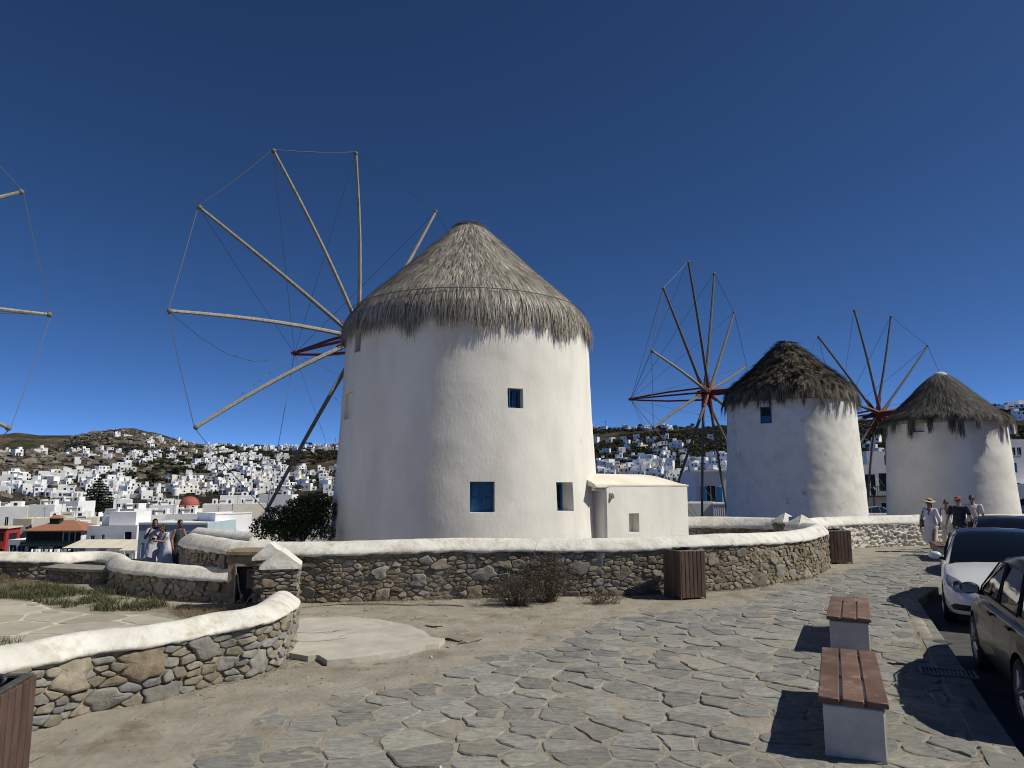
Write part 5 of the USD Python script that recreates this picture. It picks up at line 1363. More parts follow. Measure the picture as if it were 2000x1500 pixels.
# dark hatchback seen from its rear left, nose to nose with the white car
Dl, Dw = 4.22, 1.76
cfg_d = dict(deck=[(-1, .80), (-.97, .95), (-.9, 1.0), (-.6, 1.0), (-.1, .975), (.33, .96), (.5, .93), (.70, .87), (.85, .79), (.93, .72), (.97, .64), (1.0, .52)], plan=plan_a,
             cabin=(1.05, .28, -1.25, -1.98, .97, 1.48), roof_w=.73, axles=(-.60, .615), wheel=.325,
             windows=[[(.86, 1.0), (.82, 1.06), (.22, 1.395), (-.12, 1.415), (-.12, 1.0)], [(-.20, 1.0), (-.20, 1.415), (-.98, 1.40), (-1.12, 1.0)], [(-1.18, 1.01), (-1.04, 1.39), (-1.3, 1.36), (-1.62, 1.05)]],
             mirror=(.70, 1.02), handles=[(-.02, .86), (-.98, .87)], handle_m=m_trim, mirror_m=m_trim,
             seams=[[(.92, .34), (.90, .92)], [(-.16, .30), (-.16, .96)], [(-1.02, .66), (-1.16, .98)], [(-1.02, .66), (-.86, .32)], [(-.9, .30), (.92, .30)]],
             front=[('headlight', mir([(.45, .64), (.56, .61), (.78, .66), (.80, .78), (.62, .75)]), m_lens, .012), ('grille', [[(-.4, .62), (.4, .62), (.36, .36), (-.36, .36)]], m_trim, .008)],
             rear=[('tail_lamp', mir([(.55, .72), (.80, .72), (.84, .96), (.62, .96)]), m_redlens, .010), ('number_plate', [[(-.26, .6), (.26, .6), (.26, .71), (-.26, .71)]], m_plate, .01)])
m_dpaint = paint('dark_car_paint', (.006, .006, .0065), .3, (.035, .033, .03), (.5, .85))
wf, wr2 = G(1908, 1300, -.135)[:2], G(1990, 1405, -.135)[:2]
_near = _KA[:2] + KN * .21
cd_ = _near + KN * (Dw / 2) + KDIR * 2.35
car('dark grey hatchback with dusty doors parked nearest on the right, seen from behind', 'parked_car', (*cd_, -.135), KYAW, Dl, Dw, 1.48, m_dpaint, m_dpaint, cfg_d)
# dark car behind the white one
cb = cw + _cd * 5.6 + _cn * .55
car('dark car behind the white convertible showing only roof and glass', 'parked_car', (*cb, -.135), math.atan2(-_cd[1], -_cd[0]), 4.4, 1.78, 1.46, paint('charcoal_paint', (.02, .022, .024)), m_dpaint, cfg_d | dict(front=cfg_d['front']))
# iron grate and small cover in the paving
gq = G(1852, 1318); ga_ = KYAW + math.pi / 2
gr_ = thing('drain_grate', 'dark iron drain grate in the paving beside the kerb', 'drain grate', (*gq[:2], .02), ga_)
def GB(x, y, z, sx, sy, sz):
    V, F = cbox((x, y, z), (sx, sy, sz), 0, .003); return V @ rz(ga_).T + np.r_[gq[:2], .02], F
put(gr_, 'frame', join([GB(0, s * .16, 0, .56, .03, .03) for s in (-1, 1)] + [GB(s * .265, 0, 0, .03, .29, .03) for s in (-1, 1)]), m_steel)
for k in range(12): put(gr_, 'bar', GB(-.22 + .04 * k, 0, 0, .016, .29, .022), m_steel)
put(gr_, 'pit', GB(0, 0, -.03, .52, .29, .02), m_dark)
cq = G(1841, 1256)
cv = thing('valve_cover', 'small round iron valve cover set in the paving', 'cover', (*cq[:2], .018))
put(cv, 'lid', lathe([(.095, -.02), (.095, .004), (.085, .008), (.02, .006)], 24, (*cq[:2], .02)), m_steel, 40)
put(cv, 'ring', lathe([(.12, -.02), (.12, .002), (.10, .002), (.10, -.02)], 24, (*cq[:2], .02)), m_steel, 40)
ORD = ['first', 'second', 'third', 'fourth', 'fifth', 'sixth', 'seventh', 'eighth', 'ninth', 'tenth', 'eleventh', 'twelfth', 'thirteenth', 'fourteenth', 'fifteenth', 'sixteenth', 'seventeenth', 'eighteenth', 'nineteenth', 'twentieth']
# ------------------------------------------------------------------ the town
m_wash = [M('whitewash_' + 'abcd'[i], a, b, .5, 6, .9) for i, (a, b) in enumerate((((.78, .78, .77), (.70, .70, .69)), ((.76, .74, .70), (.68, .66, .62)), ((.74, .75, .77), (.66, .67, .69)), ((.70, .66, .57), (.62, .57, .47))))]
m_cream = M('cream_plaster', (.58, .52, .40), (.50, .44, .33), .6, 6, .9)
m_paleblue = M('pale_blue_wall', (.36, .44, .50), (.42, .50, .55), .5, 6, .9)
m_win = M('far_window', (.02, .025, .03), rough=.25); m_door = M('brown_door', (.10, .055, .03), rough=.6); m_bluewin = M('bright_blue_shutter', (.02, .12, .38), rough=.5)
m_grey = M('grey_roof', (.38, .37, .35), (.30, .29, .27), .6, 5, .9)
m_tile = M('roof_tile', (.26, .11, .065), (.36, .17, .10), 1.5, 5, .85, (3, .6, .08), stretch=(1, 6, 1)); m_greenwood = M('dark_green_wood', (.014, .028, .026), rough=.5); m_redwall = M('red_painted_wall', (.30, .025, .025), (.36, .04, .035), .8, 4, .7)
m_awn = M('awning_canvas', (.55, .50, .40), (.66, .62, .52), 2, 3, .9, stretch=(1.2, .1, .1)); m_dome = M('red_dome', (.30, .075, .06), (.36, .10, .08), .8, 5, .7)
KIND = {'d': m_win, 'b': m_bluewin, 'r': m_door, 'g': m_greenwood, 'l': m_lightblue, 'k': m_dark}
def facade(name, label, cat, px0, px1, ytop, D, depth, mat, wins=(), side=(), yaw=0.0, zb=None, roof=None, parapet=.25, group=None, hfix=None):
    """a flat-roofed block whose front spans px0..px1; wins (u0, u1, v0, v1, kind) in shares of the front, side the same on its right flank"""
    a = P(px0, ytop, D); e = np.array([math.cos(yaw), math.sin(yaw)])
    k = np.linspace(.3, 90, 9000)
    w = k[int(np.argmin(np.abs(proj(np.c_[a[0] + k * e[0], a[1] + k * e[1], np.full(9000, a[2])])[:, 0] - px1)))]
    zt = a[2]
    g = float(hz(a[0], a[1])) - 1.0 if zb is None else zb
    H = zt - g
    t = thing(name, label, cat, (a[0], a[1], g), yaw, group)
    o = np.array([a[0], a[1], g])
    def W(m): V, F = VF(m); return V @ rz(yaw).T + o, F
    body = mani(box((w / 2, depth / 2, H / 2), (w, depth, H)))
    if parapet: body = body - mani(box((w / 2, depth / 2, H), (w - .5, depth - .5, parapet * 2)))
    for (u0, u1, v0, v1, kd_) in wins: body = body - mani(box((w * (u0 + u1) / 2, 0, H - H * (v0 + v1) / 2), (w * (u1 - u0), .4, H * (v1 - v0))))
    for (u0, u1, v0, v1, kd_) in side: body = body - mani(box((w, depth * (u0 + u1) / 2, H - H * (v0 + v1) / 2), (.4, depth * (u1 - u0), H * (v1 - v0))))
    put(t, 'wall', W(body), mat)
    if roof is not None: put(t, 'roof', W(box((w / 2, depth / 2, H - parapet + .03), (w - .52, depth - .52, .05))), roof)
    for (u0, u1, v0, v1, kd_) in wins:
        c = (w * (u0 + u1) / 2, .15, H - H * (v0 + v1) / 2); s_ = (w * (u1 - u0) - .02, .06, H * (v1 - v0) - .02)
        p_ = put(t, 'door' if kd_ in 'r' else 'window', W(box(c, s_)), KIND[kd_])
        if kd_ in 'db' and s_[0] > .5: put(p_, 'frame', W(join([box((c[0], .10, c[2]), (.06, .05, s_[2])), box((c[0], .10, c[2] + s_[2] / 2 - .04), (s_[0], .05, .08)), box((c[0], .06, c[2] - s_[2] / 2 - .03), (s_[0] + .2, .22, .06))])), m_wash[0] if kd_ == 'd' else m_bluewin)
    for (u0, u1, v0, v1, kd_) in side:
        put(t, 'window', W(box((w - .15, depth * (u0 + u1) / 2, H - H * (v0 + v1) / 2), (.06, depth * (u1 - u0) - .02, H * (v1 - v0) - .02))), KIND[kd_])
    return t, W, w, H
def chimney(t, W, x, y, z, h=.9, s=.5):
    put(t, 'chimney', W(join([box((x, y, z + h / 2), (s, s, h)), box((x, y, z + h + .06), (s + .16, s + .16, .10))])), m_wash[0])

# waterfront, far left
t, W, w, H = facade('red_house', 'red painted building with dark window bands at the left end of the waterfront', 'building', -70, 13, 1034, 148, 7, m_redwall, [(.1, .95, .12, .36, 'k'), (.1, .95, .55, .85, 'k')], [(.2, .8, .15, .4, 'k')], yaw=.25)
put(t, 'roof_slab', W(cbox((w / 2, 3.5, H + .15), (w + .8, 7.6, .3), 0, .05)), m_cream); put(t, 'balcony', W(join([box((w / 2, -.6, H * .45), (w, 1.2, .15)), box((w / 2, -1.15, H * .52), (w, .08, 1.0))])), m_redwall)
t, W, w, H = facade('waterfront_house', 'low grey white house between the red building and the tiled roof house', 'house', 16, 54, 1054, 146, 7, m_wash[2], [(.1, .45, .2, .5, 'd'), (.55, .9, .2, .5, 'd'), (.1, .9, .6, .9, 'k')])
t, W, w, H = facade('waterfront_house', 'cream walled house rising behind the tiled roof house', 'house', 26, 62, 1013, 163, 9, m_cream, [(.3, .42, .2, .3, 'd'), (.7, .82, .22, .32, 'd')], yaw=.15)
t, W, w, H = facade('tiled_roof_house', 'waterfront house with red tiled hip roof and dark green wooden balcony', 'house', 54, 160, 1036, 142, 9, m_wash[2], [], yaw=.10, parapet=0)
zf = H - 2.9
for i in range(9):
    u = (i + .5) / 9
    p_ = put(t, 'window', W(box((w * u, -.03, H - 1.35), (w / 9 - .28, .08, 1.9))), m_glass)
    put(p_, 'frame', W(join([box((w * (u - .5 / 9), -.06, H - 1.4), (.16, .16, 2.4)), box((w * u, -.06, H - .3), (w / 9, .12, .14))])), m_greenwood if i < 6 else m_wash[0])
put(t, 'balcony', W(join([box((w / 2, -.8, zf + .1), (w + .6, 1.7, .2)), box((w / 2, -1.6, zf + 1.05), (w + .6, .08, .10)), box((w / 2, -1.6, zf + .6), (w + .6, .05, .5))] + [box((w * k / 9, -1.6, zf + .6), (.1, .1, 1.0)) for k in range(10)])), m_greenwood)
for u0, u1, kk in ((.05, .22, 'k'), (.30, .42, 'l'), (.50, .66, 'k'), (.74, .92, 'k')): put(t, 'door', W(box((w * (u0 + u1) / 2, -.04, zf - 1.6), (w * (u1 - u0), .08, 2.8))), KIND[kk])
ov = .8
R = np.array([(-ov, -ov, H), (w + ov, -ov, H), (w + ov, 9 + ov, H), (-ov, 9 + ov, H), (3.6, 4.5, H + 1.75), (w - 3.6, 4.5, H + 1.75), (-ov, -ov, H - .15), (w + ov, -ov, H - .15), (w + ov, 9 + ov, H - .15), (-ov, 9 + ov, H - .15)])
rf = put(t, 'roof', W(Manifold.hull_points(R)), m_tile)
put(rf, 'dormer', W(join([box((3.6, 3.2, H + 1.5), (1.8, 1.6, 1.5)), ]) ), m_greenwood); put(rf, 'dormer_roof', W(Manifold.hull_points(np.array([(2.4, 2.2, H + 2.2), (4.8, 2.2, H + 2.2), (4.8, 4.4, H + 2.2), (2.4, 4.4, H + 2.2), (3.0, 3.2, H + 2.8), (4.2, 3.2, H + 2.8)]))), m_tile)
t, W, w, H = facade('waterfront_house', 'white stepped house with small blue doors right of the tiled roof house', 'house', 171, 268, 1027, 140, 10, m_wash[2], [(.08, .16, .22, .38, 'd'), (.30, .36, .20, .32, 'd'), (.06, .14, .62, .82, 'd'), (.36, .44, .62, .84, 'd'), (.62, .70, .64, .9, 'b'), (.76, .90, .14, .42, 'k'), (.80, .88, .64, .9, 'b')])
put(t, 'upper_block', W(box((w * .5, 6.5, H + 1.2), (w * .55, 6, 2.6))), m_wash[0]); put(t, 'upper_block', W(box((w * .12, 7, H + .8), (w * .2, 5, 1.8))), m_wash[2])
put(t, 'balcony', W(join([box((w * .44, -.6, H * .58), (w * .16, 1.2, .12))] + [box((w * (.37 + .02 * k), -1.15, H * .58 + .5), (.05, .05, .9)) for k in range(8)] + [box((w * .44, -1.15, H * .58 + .95), (w * .16, .06, .06))])), m_wash[0]); chimney(t, W, w * .3, 5, H + 2.4)
t, W, w, H = facade('pale_blue_house', 'pale blue house with flat roof behind the three people by the left wall', 'house', 272, 406, 1021, 98, 10, m_paleblue, [(.05, .10, .25, .5, 'l'), (.70, .74, .12, .2, 'l')], roof=m_wash[0])
put(t, 'roof_edge', W(box((w / 2, -.05, H - .1), (w + .1, .12, .28))), m_wash[1])
for px0, px1, yt, D, lab in ((122, 243, 1062, 132, 'large cream striped awning over the waterfront tables'), (232, 272, 1066, 122, 'small pale awning beside the pale blue house')):
    a = P(px0, yt, D); b = P(px1, yt, D); wa = b[0] - a[0]
    t = thing('awning', lab, 'awning', tuple(a))
    n = max(3, int(wa / 2.2))
    for k in range(n):
        x0, x1 = a[0] + wa * k / n, a[0] + wa * (k + 1) / n - .12
        V = np.array([(x0, a[1], a[2] - .75), (x1, a[1], a[2] - .75), (x1, a[1] + 6, a[2] + .35), (x0, a[1] + 6, a[2] + .35)])
        put(t, 'canvas_strip', (np.vstack([V, V - [0, 0, .06]]), np.array([[0, 1, 2], [0, 2, 3], [4, 6, 5], [4, 7, 6], [0, 4, 5], [0, 5, 1], [1, 5, 6], [1, 6, 2], [2, 6, 7], [2, 7, 3], [3, 7, 4], [3, 4, 0]])), m_awn)
    for k in range(n + 1): put(t, 'post', tube([(a[0] + wa * k / n, a[1] + .1, a[2] - 4.4), (a[0] + wa * k / n, a[1] + .1, a[2] - .75)], .06, 5), m_wash[0])
for k in range(16):
    q = P(60 + k * 6.2, 1079, 137); g0 = q[2] - .4
    t = thing('cafe_chair', f'white cafe chair on the waterfront, {ORD[k]} from left below the green balcony', 'chair', (q[0], q[1], g0), k * 1.3, 'waterfront cafe chairs')
    put(t, 'seat', box((q[0], q[1], g0 + .45), (.5, .5, .06), k), m_wash[0]); put(t, 'backrest', box((q[0] + .22 * math.cos(k), q[1] + .22 * math.sin(k), g0 + .75), (.06, .5, .55), k), m_wash[0])
    for a in range(4): put(t, 'leg', box((q[0] + .28 * math.cos(k + .785 + a * 1.571), q[1] + .28 * math.sin(k + .785 + a * 1.571), g0 + .2), (.05, .05, .45)), m_trim)
# second and third rows, left
rows = [(-60, 55, 990, 183, 10, 0, [(.62, .68, .25, .5, 'd'), (.3, .36, .3, .5, 'd'), (.86, .92, .4, .8, 'k')], 'long white house with parapet and aerials at the left edge'),
        (56, 107, 986, 178, 9, 0, [(.25, .33, .35, .48, 'd'), (.74, .82, .35, .48, 'd')], 'white house with two small windows above the cream house'),
        (82, 153, 979, 205, 9, 2, [(.52, .64, .3, .52, 'd'), (.78, .9, .3, .52, 'd')], 'wide white house with grey shaded front and two dark windows'),
        (107, 166, 1000, 172, 8, 3, [(.14, .22, .25, .38, 'd')], 'cream terrace house behind the tiled roof'),
        (64, 190, 1012, 158, 6, 3, [(.3, .36, .3, .5, 'k')], 'long cream flat roofed block just behind the tiled roof house'),
        (140, 172, 1018, 152, 6, 0, [(.3, .5, .25, .5, 'd')], 'small white house between the tiled roof and the stepped house'),
        (205, 262, 994, 170, 9, 2, [(.2, .3, .2, .42, 'd'), (.55, .65, .2, .42, 'd')], 'white two storey house with grey front above the stepped house'),
        (222, 256, 976, 215, 8, 0, [(.55, .68, .2, .5, 'b'), (.2, .4, .1, .25, 'd')], 'white house with blue door right of the tall pine'),
        (256, 300, 984, 200, 8, 2, [(.3, .42, .3, .5, 'd')], 'grey fronted white house between the pine and the red dome'),
        (292, 345, 987, 190, 8, 0, [(.1, .2, .2, .4, 'd'), (.6, .72, .25, .45, 'd')], 'bright white block left of the red dome'),
        (275, 330, 1006, 150, 7, 1, [(.2, .3, .4, .6, 'd')], 'white roofs just above the pale blue house'),
        (325, 388, 1004, 145, 7, 0, [(.3, .4, .4, .6, 'd'), (.6, .7, .4, .6, 'd')], 'white house below the red dome'),
        (396, 470, 985, 175, 8, 1, [(.2, .34, .3, .5, 'd'), (.6, .72, .25, .55, 'k')], 'white house right of the red dome with a shaded porch'),
        (455, 520, 984, 165, 8, 3, [(.15, .3, .35, .7, 'k'), (.5, .8, .3, .55, 'd')], 'pale stone coloured house behind the blue windowed house'),
        (404, 490, 1019, 112, 7, 2, [], 'low flat white roof below the blue windowed house'),
        (505, 570, 966, 230, 9, 2, [(.1, .2, .3, .5, 'd'), (.4, .5, .3, .5, 'd'), (.7, .8, .3, .5, 'd')], 'long white house with a shaded verandah above the bush'),
        (430, 500, 968, 240, 9, 0, [(.1, .2, .25, .5, 'd'), (.4, .5, .25, .5, 'b'), (.7, .8, .25, .5, 'd')], 'white house with a dark verandah roof in mid town'),
        (590, 650, 984, 150, 9, 0, [(.2, .3, .25, .5, 'd'), (.6, .7, .25, .5, 'b')], 'white house half hidden by the dark bush')]
for px0, px1, yt, D, dep, mi, wins, lab in rows:
    t, W, w, H = facade('town_house', lab, 'house', px0, px1, yt, D, dep, m_wash[mi], wins, yaw=(.0 if mi == 2 else .34) + .10 * math.sin(px0), roof=m_grey if mi == 2 else m_wash[0], group='town houses in the first rows')
    if px0 % 3: chimney(t, W, w * .3, dep * .6, H - .2)
    if px1 - px0 > 50: 
        for rx, rw in ((.7, .2), (.3, .14)):
            put(t, 'roof_room', W(box((w * rx, dep * .62, H + .45), (w * rw, dep * .35, 1.5))), m_wash[0]); put(t, 'window', W(box((w * rx, dep * .445 - .02, H + .5), (w * rw * .3, .08, .7))), m_win)
    put(t, 'solar_heater', W(join([cbox((w * .5, dep * .4, H + .5), (1.6, .9, .06), 0, .01), tube([(w * .5 - .8, dep * .45, H + .75), (w * .5 + .8, dep * .45, H + .75)], .22, 8)])), m_grey)
    put(t, 'aerial', W(join([tube([(w * .15, dep * .3, H - .3), (w * .15, dep * .3, H + 2.2)], .035, 4)] + [tube([(w * .15 - .5, dep * .3, H + 2.2 - .25 * k), (w * .15 + .5, dep * .3, H + 2.2 - .25 * k)], .02, 3) for k in range(3)])), m_trim)
t, W, w, H = facade('town_house', 'white house with three blue shutters on its shaded front and one on its sunlit side', 'house', 386, 421, 1001, 108, 6, m_wash[2], [(.12, .36, .2, .62, 'b'), (.42, .58, .15, .62, 'b'), (.74, .88, .2, .55, 'b')], [(.30, .58, .2, .58, 'b')], yaw=-.62, roof=m_wash[1])
put(t, 'roof_edge', W(join([box((w / 2, -.04, H - .08), (w + .1, .1, .22)), box((w + .04, 3, H - .08), (.1, 6, .22))])), m_wash[1])
put(t, 'air_conditioner', W(join([box((w + .25, 4.6, H * .72), (.4, .9, .7))])), m_wash[0])
# church with red dome, water tank
q = P(370, 986, 228); zt = q[2]; g = float(hz(q[0], q[1])) - 1
t = thing('church', 'small white church with a red dome in the middle of the town', 'church', (q[0], q[1], g))
put(t, 'nave', box((q[0], q[1], (g + zt - 1.2) / 2), (8.5, 9, zt - 1.2 - g)), m_wash[1]); put(t, 'drum', lathe([(2.9, zt - 1.4), (2.9, zt), (2.8, zt + .05)], 28, (q[0], q[1], 0)), M('pink_drum', (.55, .40, .34), rough=.9), 40)
put(t, 'dome', lathe([(2.95, zt), (2.95, zt + .2)] + [(2.85 * math.cos(a), zt + .2 + 2.45 * math.sin(a)) for a in np.linspace(0, 1.5, 12)], 32, (q[0], q[1], 0)), m_dome, True)
for k in range(8): put(t, 'window', box((q[0] + 2.9 * math.sin(k * .785), q[1] - 2.9 * math.cos(k * .785), zt - .7), (.45, .3, .9), k * .785), m_win)
q = P(343, 968, 250); zt = q[2]
t = thing('water_tank', 'white cylindrical water tank left above the red dome', 'water tank', tuple(q)); put(t, 'tank', lathe([(1.05, zt), (1.08, zt + .1), (1.08, zt + 2.4), (.9, zt + 2.6), (.05, zt + 2.75)], 24, (q[0], q[1], 0)), m_wash[0], 40)
for a in (0, 2.1, 4.2): put(t, 'leg', tube([(q[0] + math.cos(a), q[1] + math.sin(a), zt - 9), (q[0] + math.cos(a) * .9, q[1] + math.sin(a) * .9, zt)], .1, 5), m_wash[0])
# right of the near mill
t, W, w, H = facade('blue_shutter_house', 'white house with blue shutters and a blue stair rail left of the middle mill', 'house', 1357, 1428, 920, 62, 7, m_wash[2], [(.30, .55, .20, .44, 'd')], zb=-2.5, yaw=-.05)
put(t, 'roof_edge', W(box((w / 2, -.08, H + .02), (w + .3, .3, .14))), m_wash[0])
for u in (.21, .645): put(t, 'shutter', W(cbox((w * u, -.06, H * (1 - .34)), (w * .15, .07, H * .22), 0, .01)), M('azure_shutter', (.03, .20, .42), rough=.5) if u < .3 else '/World/Looks/azure_shutter')
st0, st1 = np.array((w * .35, -1.3, H * .2)), np.array((w * .75, -1.3, H * .5))
put(t, 'stair', W(Manifold.hull_points(np.array([(w * .33, -1.4, 0), (w * .8, -1.4, 0), (w * .8, -1.4, H * .40), (w * .33, -1.4, H * .1), (w * .33, -.05, 0), (w * .8, -.05, 0), (w * .8, -.05, H * .40), (w * .33, -.05, H * .1)]))), m_wash[2])
put(t, 'stair_rail', W(join([tube([st0, st1, st1 + [w * .3, 0, 0]], .05, 4), tube([st0 - [0, 0, .5], st1 - [0, 0, .5], st1 + [w * .3, 0, -.5]], .04, 4)] + [tube([st0 + (st1 - st0) * k / 9, st0 + (st1 - st0) * k / 9 - [0, 0, .9]], .03, 4) for k in range(10)] + [tube([st1 + [w * .3 * k / 5, 0, 0], st1 + [w * .3 * k / 5, 0, -.9]], .03, 4) for k in range(1, 6)])), '/World/Looks/azure_shutter')
t, W, w, H = facade('parapet_house', 'low white terrace with a balustrade in front of the blue shutter house', 'house', 1340, 1430, 983, 50, 6, m_wash[1], [], zb=-3, parapet=.3)
for k in range(9): put(t, 'baluster', W(cbox((w * .58 + k * w * .045, -.12, H - .55), (.10, .16, .9), 0, .02)), m_wash[0])
put(t, 'rail', W(cbox((w * .77, -.12, H - .03), (w * .44, .22, .14), 0, .03)), m_wash[0])
t, W, w, H = facade('balcony_house', 'white house with grey green shutters and balcony between the middle and right mills', 'house', 1676, 1740, 908, 78, 8, m_wash[0], [(.18, .50, .13, .32, 'd'), (.60, .95, .12, .38, 'g'), (.22, .44, .66, .76, 'k'), (.62, .9, .55, .85, 'k')], zb=-3)
put(t, 'balcony', W(join([box((w / 2, -.6, H * .55), (w, 1.2, .12)), box((w / 2, -1.15, H * .55 + 1.0), (w, .07, .07))] + [box((w * k / 16, -1.15, H * .55 + .5), (.05, .05, 1.0)) for k in range(17)])), m_greenwood)
put(t, 'shutter', W(box((w * .12, -.05, H * .775), (w * .08, .06, H * .19))), m_greenwood)
t, W, w, H = facade('town_house', 'small white house on the slope above the balcony house', 'house', 1692, 1726, 881, 120, 7, m_wash[0], [(.1, .4, .25, .5, 'd'), (.6, .9, .25, .5, 'd')])
t, W, w, H = facade('hotel', 'white hotel with rows of dark openings at the right edge on the hilltop', 'hotel', 1962, 2040, 790, 420, 14, m_wash[0], [(.1 + .22 * k, .22 + .22 * k, .12 + .26 * j, .26 + .26 * j, 'd') for k in range(4) for j in range(3)])
put(t, 'upper_block', W(box((w * .7, 7, H + 1.4), (w * .55, 10, 3))), m_wash[0])
t, W, w, H = facade('town_house', 'white house with blue door at the right edge behind the rightmost mill', 'house', 1968, 2050, 858, 115, 9, m_wash[2], [(.06, .16, .1, .2, 'd'), (.2, .3, .1, .2, 'd'), (.1, .16, .3, .42, 'b'), (.05, .2, .55, .7, 'k')], zb=-3)
put(t, 'lower_block', W(box((w * .3, -2.5, H * .22), (w * .5, 5, H * .44))), m_wash[1]); put(t, 'window', W(box((w * .18, -5.02, H * .28), (1.2, .1, 1.3))), m_win)
# parked far cars and a lamp
q = P(1997, 998, 52); q[2] = float(hz(q[0], q[1])); car('grey car parked beyond the rightmost mill at the frame edge', 'parked_car', (q[0] + .6, q[1], P(1990, 1006, 52)[2] - .3), 2.2, 4.3, 1.76, 1.46, M('grey_car_paint', (.25, .26, .27), rough=.35, coat=.8), m_dpaint, cfg_d)
q = P(1706, 1002, 56); car('pale car roof seen over the back wall between the middle and right mills', 'parked_car', (q[0], q[1], P(1706, 1012, 56)[2] - .55), .4, 4.3, 1.76, 1.46, M('silver_car_paint', (.35, .37, .38), rough=.3, coat=.8), m_dpaint, cfg_d)
q = P(1709, 1005, 60); zl = P(1709, 962, 60)[2]
t = thing('street_lamp', 'thin dark street lamp between the middle and right mills', 'street lamp', (q[0], q[1], -2)); put(t, 'post', tube([(q[0], q[1], -2), (q[0], q[1], zl - .3)], .05, 6), m_trim); put(t, 'lantern', lathe([(.05, zl - .3), (.2, zl - .05), (.22, zl + .25), (.05, zl + .5)], 8, (q[0], q[1], 0)), m_trim)
# low white wall in the mill's shadow behind the bush
lowp = [P(368, 1040, 33)[:2], P(420, 1040, 31)[:2], P(492, 1040, 29)[:2]]
pl = Path(lowp); t = thing('low_white_wall', 'low whitewashed wall with rounded top behind the dark bush', 'wall', (*lowp[1], -1.5))
put(t, 'wall', strip(pl, 0, pl.L, [(.1, -2.5), (.12, -.45), (0, -.1), (-.35, .12), (-.8, .0), (-.95, -.4), (-.95, -2.5)], 40, lambda s_, pr: .05 * (fbm(np.c_[np.full((len(pr), 1), s_), pr * 2], 3, 2)[:, None] - .5), False, z0=lambda s: .15), m_cap, True)

# ------------------------------------------------------------------ hillside houses by cluster
CL = [((0, 255), (932, 972), 34, (11, 8), 'white cubic house in the dense terraces at the left foot of the hill', 'houses in the left terraces', (7, 11)),
      ((-10, 145), (883, 893), 8, (14, 5), 'small white house in the scattered row below the bare far hill', 'houses below the bare far hill', (7, 10)),
      ((150, 345), (881, 900), 17, (13, 6), 'small white villa in scrub below the rocky hilltop', 'villas below the rocky hilltop', (7, 11)),
      ((160, 252), (915, 928), 7, (13, 9), 'long white hotel block on the low ridge left of the tall pine', 'hotel blocks on the low ridge', (11, 17)),
      ((228, 290), (846, 856), 5, (12, 4), 'white villa on the rocky hilltop', 'villas on the hilltop', (8, 13)),
      ((290, 400), (858, 876), 10, (12, 5), 'white villa on the brown slope right of the rocky hilltop', 'villas on the brown slope', (8, 12)),
      ((270, 385), (884, 914), 13, (13, 8), 'white house in dark scrub on the middle of the hill', 'houses in the dark scrub', (8, 12)),
      ((400, 560), (868, 882), 20, (11, 5), 'white house on the ridge between the spokes of the near mill', 'houses on the ridge left', (8, 13)),
      ((560, 672), (862, 882), 16, (11, 5), 'white villa on the ridge beside the near mill', 'houses on the ridge beside the mill', (9, 14)),
      ((395, 560), (890, 934), 40, (11, 7), 'white cubic house in the stepped cluster behind the near mill wheel', 'houses in the stepped cluster', (8, 12)),
      ((560, 660), (920, 958), 16, (13, 9), 'white house low on the hill beside the dark diagonal spoke', 'houses low on the hill', (9, 13)),
      ((330, 560), (938, 966), 42, (13, 7), 'white cubic house in the packed upper town', 'houses in the packed upper town', (7, 10)),
      ((175, 330), (958, 984), 14, (18, 8), 'white cubic house at the town edge below the scrub', 'houses at the town edge', (7, 10)),
      ((1158, 1310), (836, 842), 11, (12, 3), 'white villa on the ridge right of the near mill', 'houses on the right ridge', (9, 14)),
      ((1180, 1420), (860, 892), 14, (16, 9), 'white house among terraces right of the near mill', 'houses among the right terraces', (8, 11)),
      ((1165, 1425), (900, 940), 42, (13, 8), 'white cubic house in the dense quarter above the annex roof', 'houses above the annex roof', (6, 9)),
      ((1690, 1730), (868, 900), 3, (14, 9), 'white house in the gap between the middle and right mills', 'houses in the mill gap', (6, 9)),
      ((1965, 2010), (800, 850), 4, (16, 14), 'white house on the steep slope at the right edge', 'houses on the right slope', (7, 10))]
rng = np.random.default_rng(101)
HOUSE_XY = []
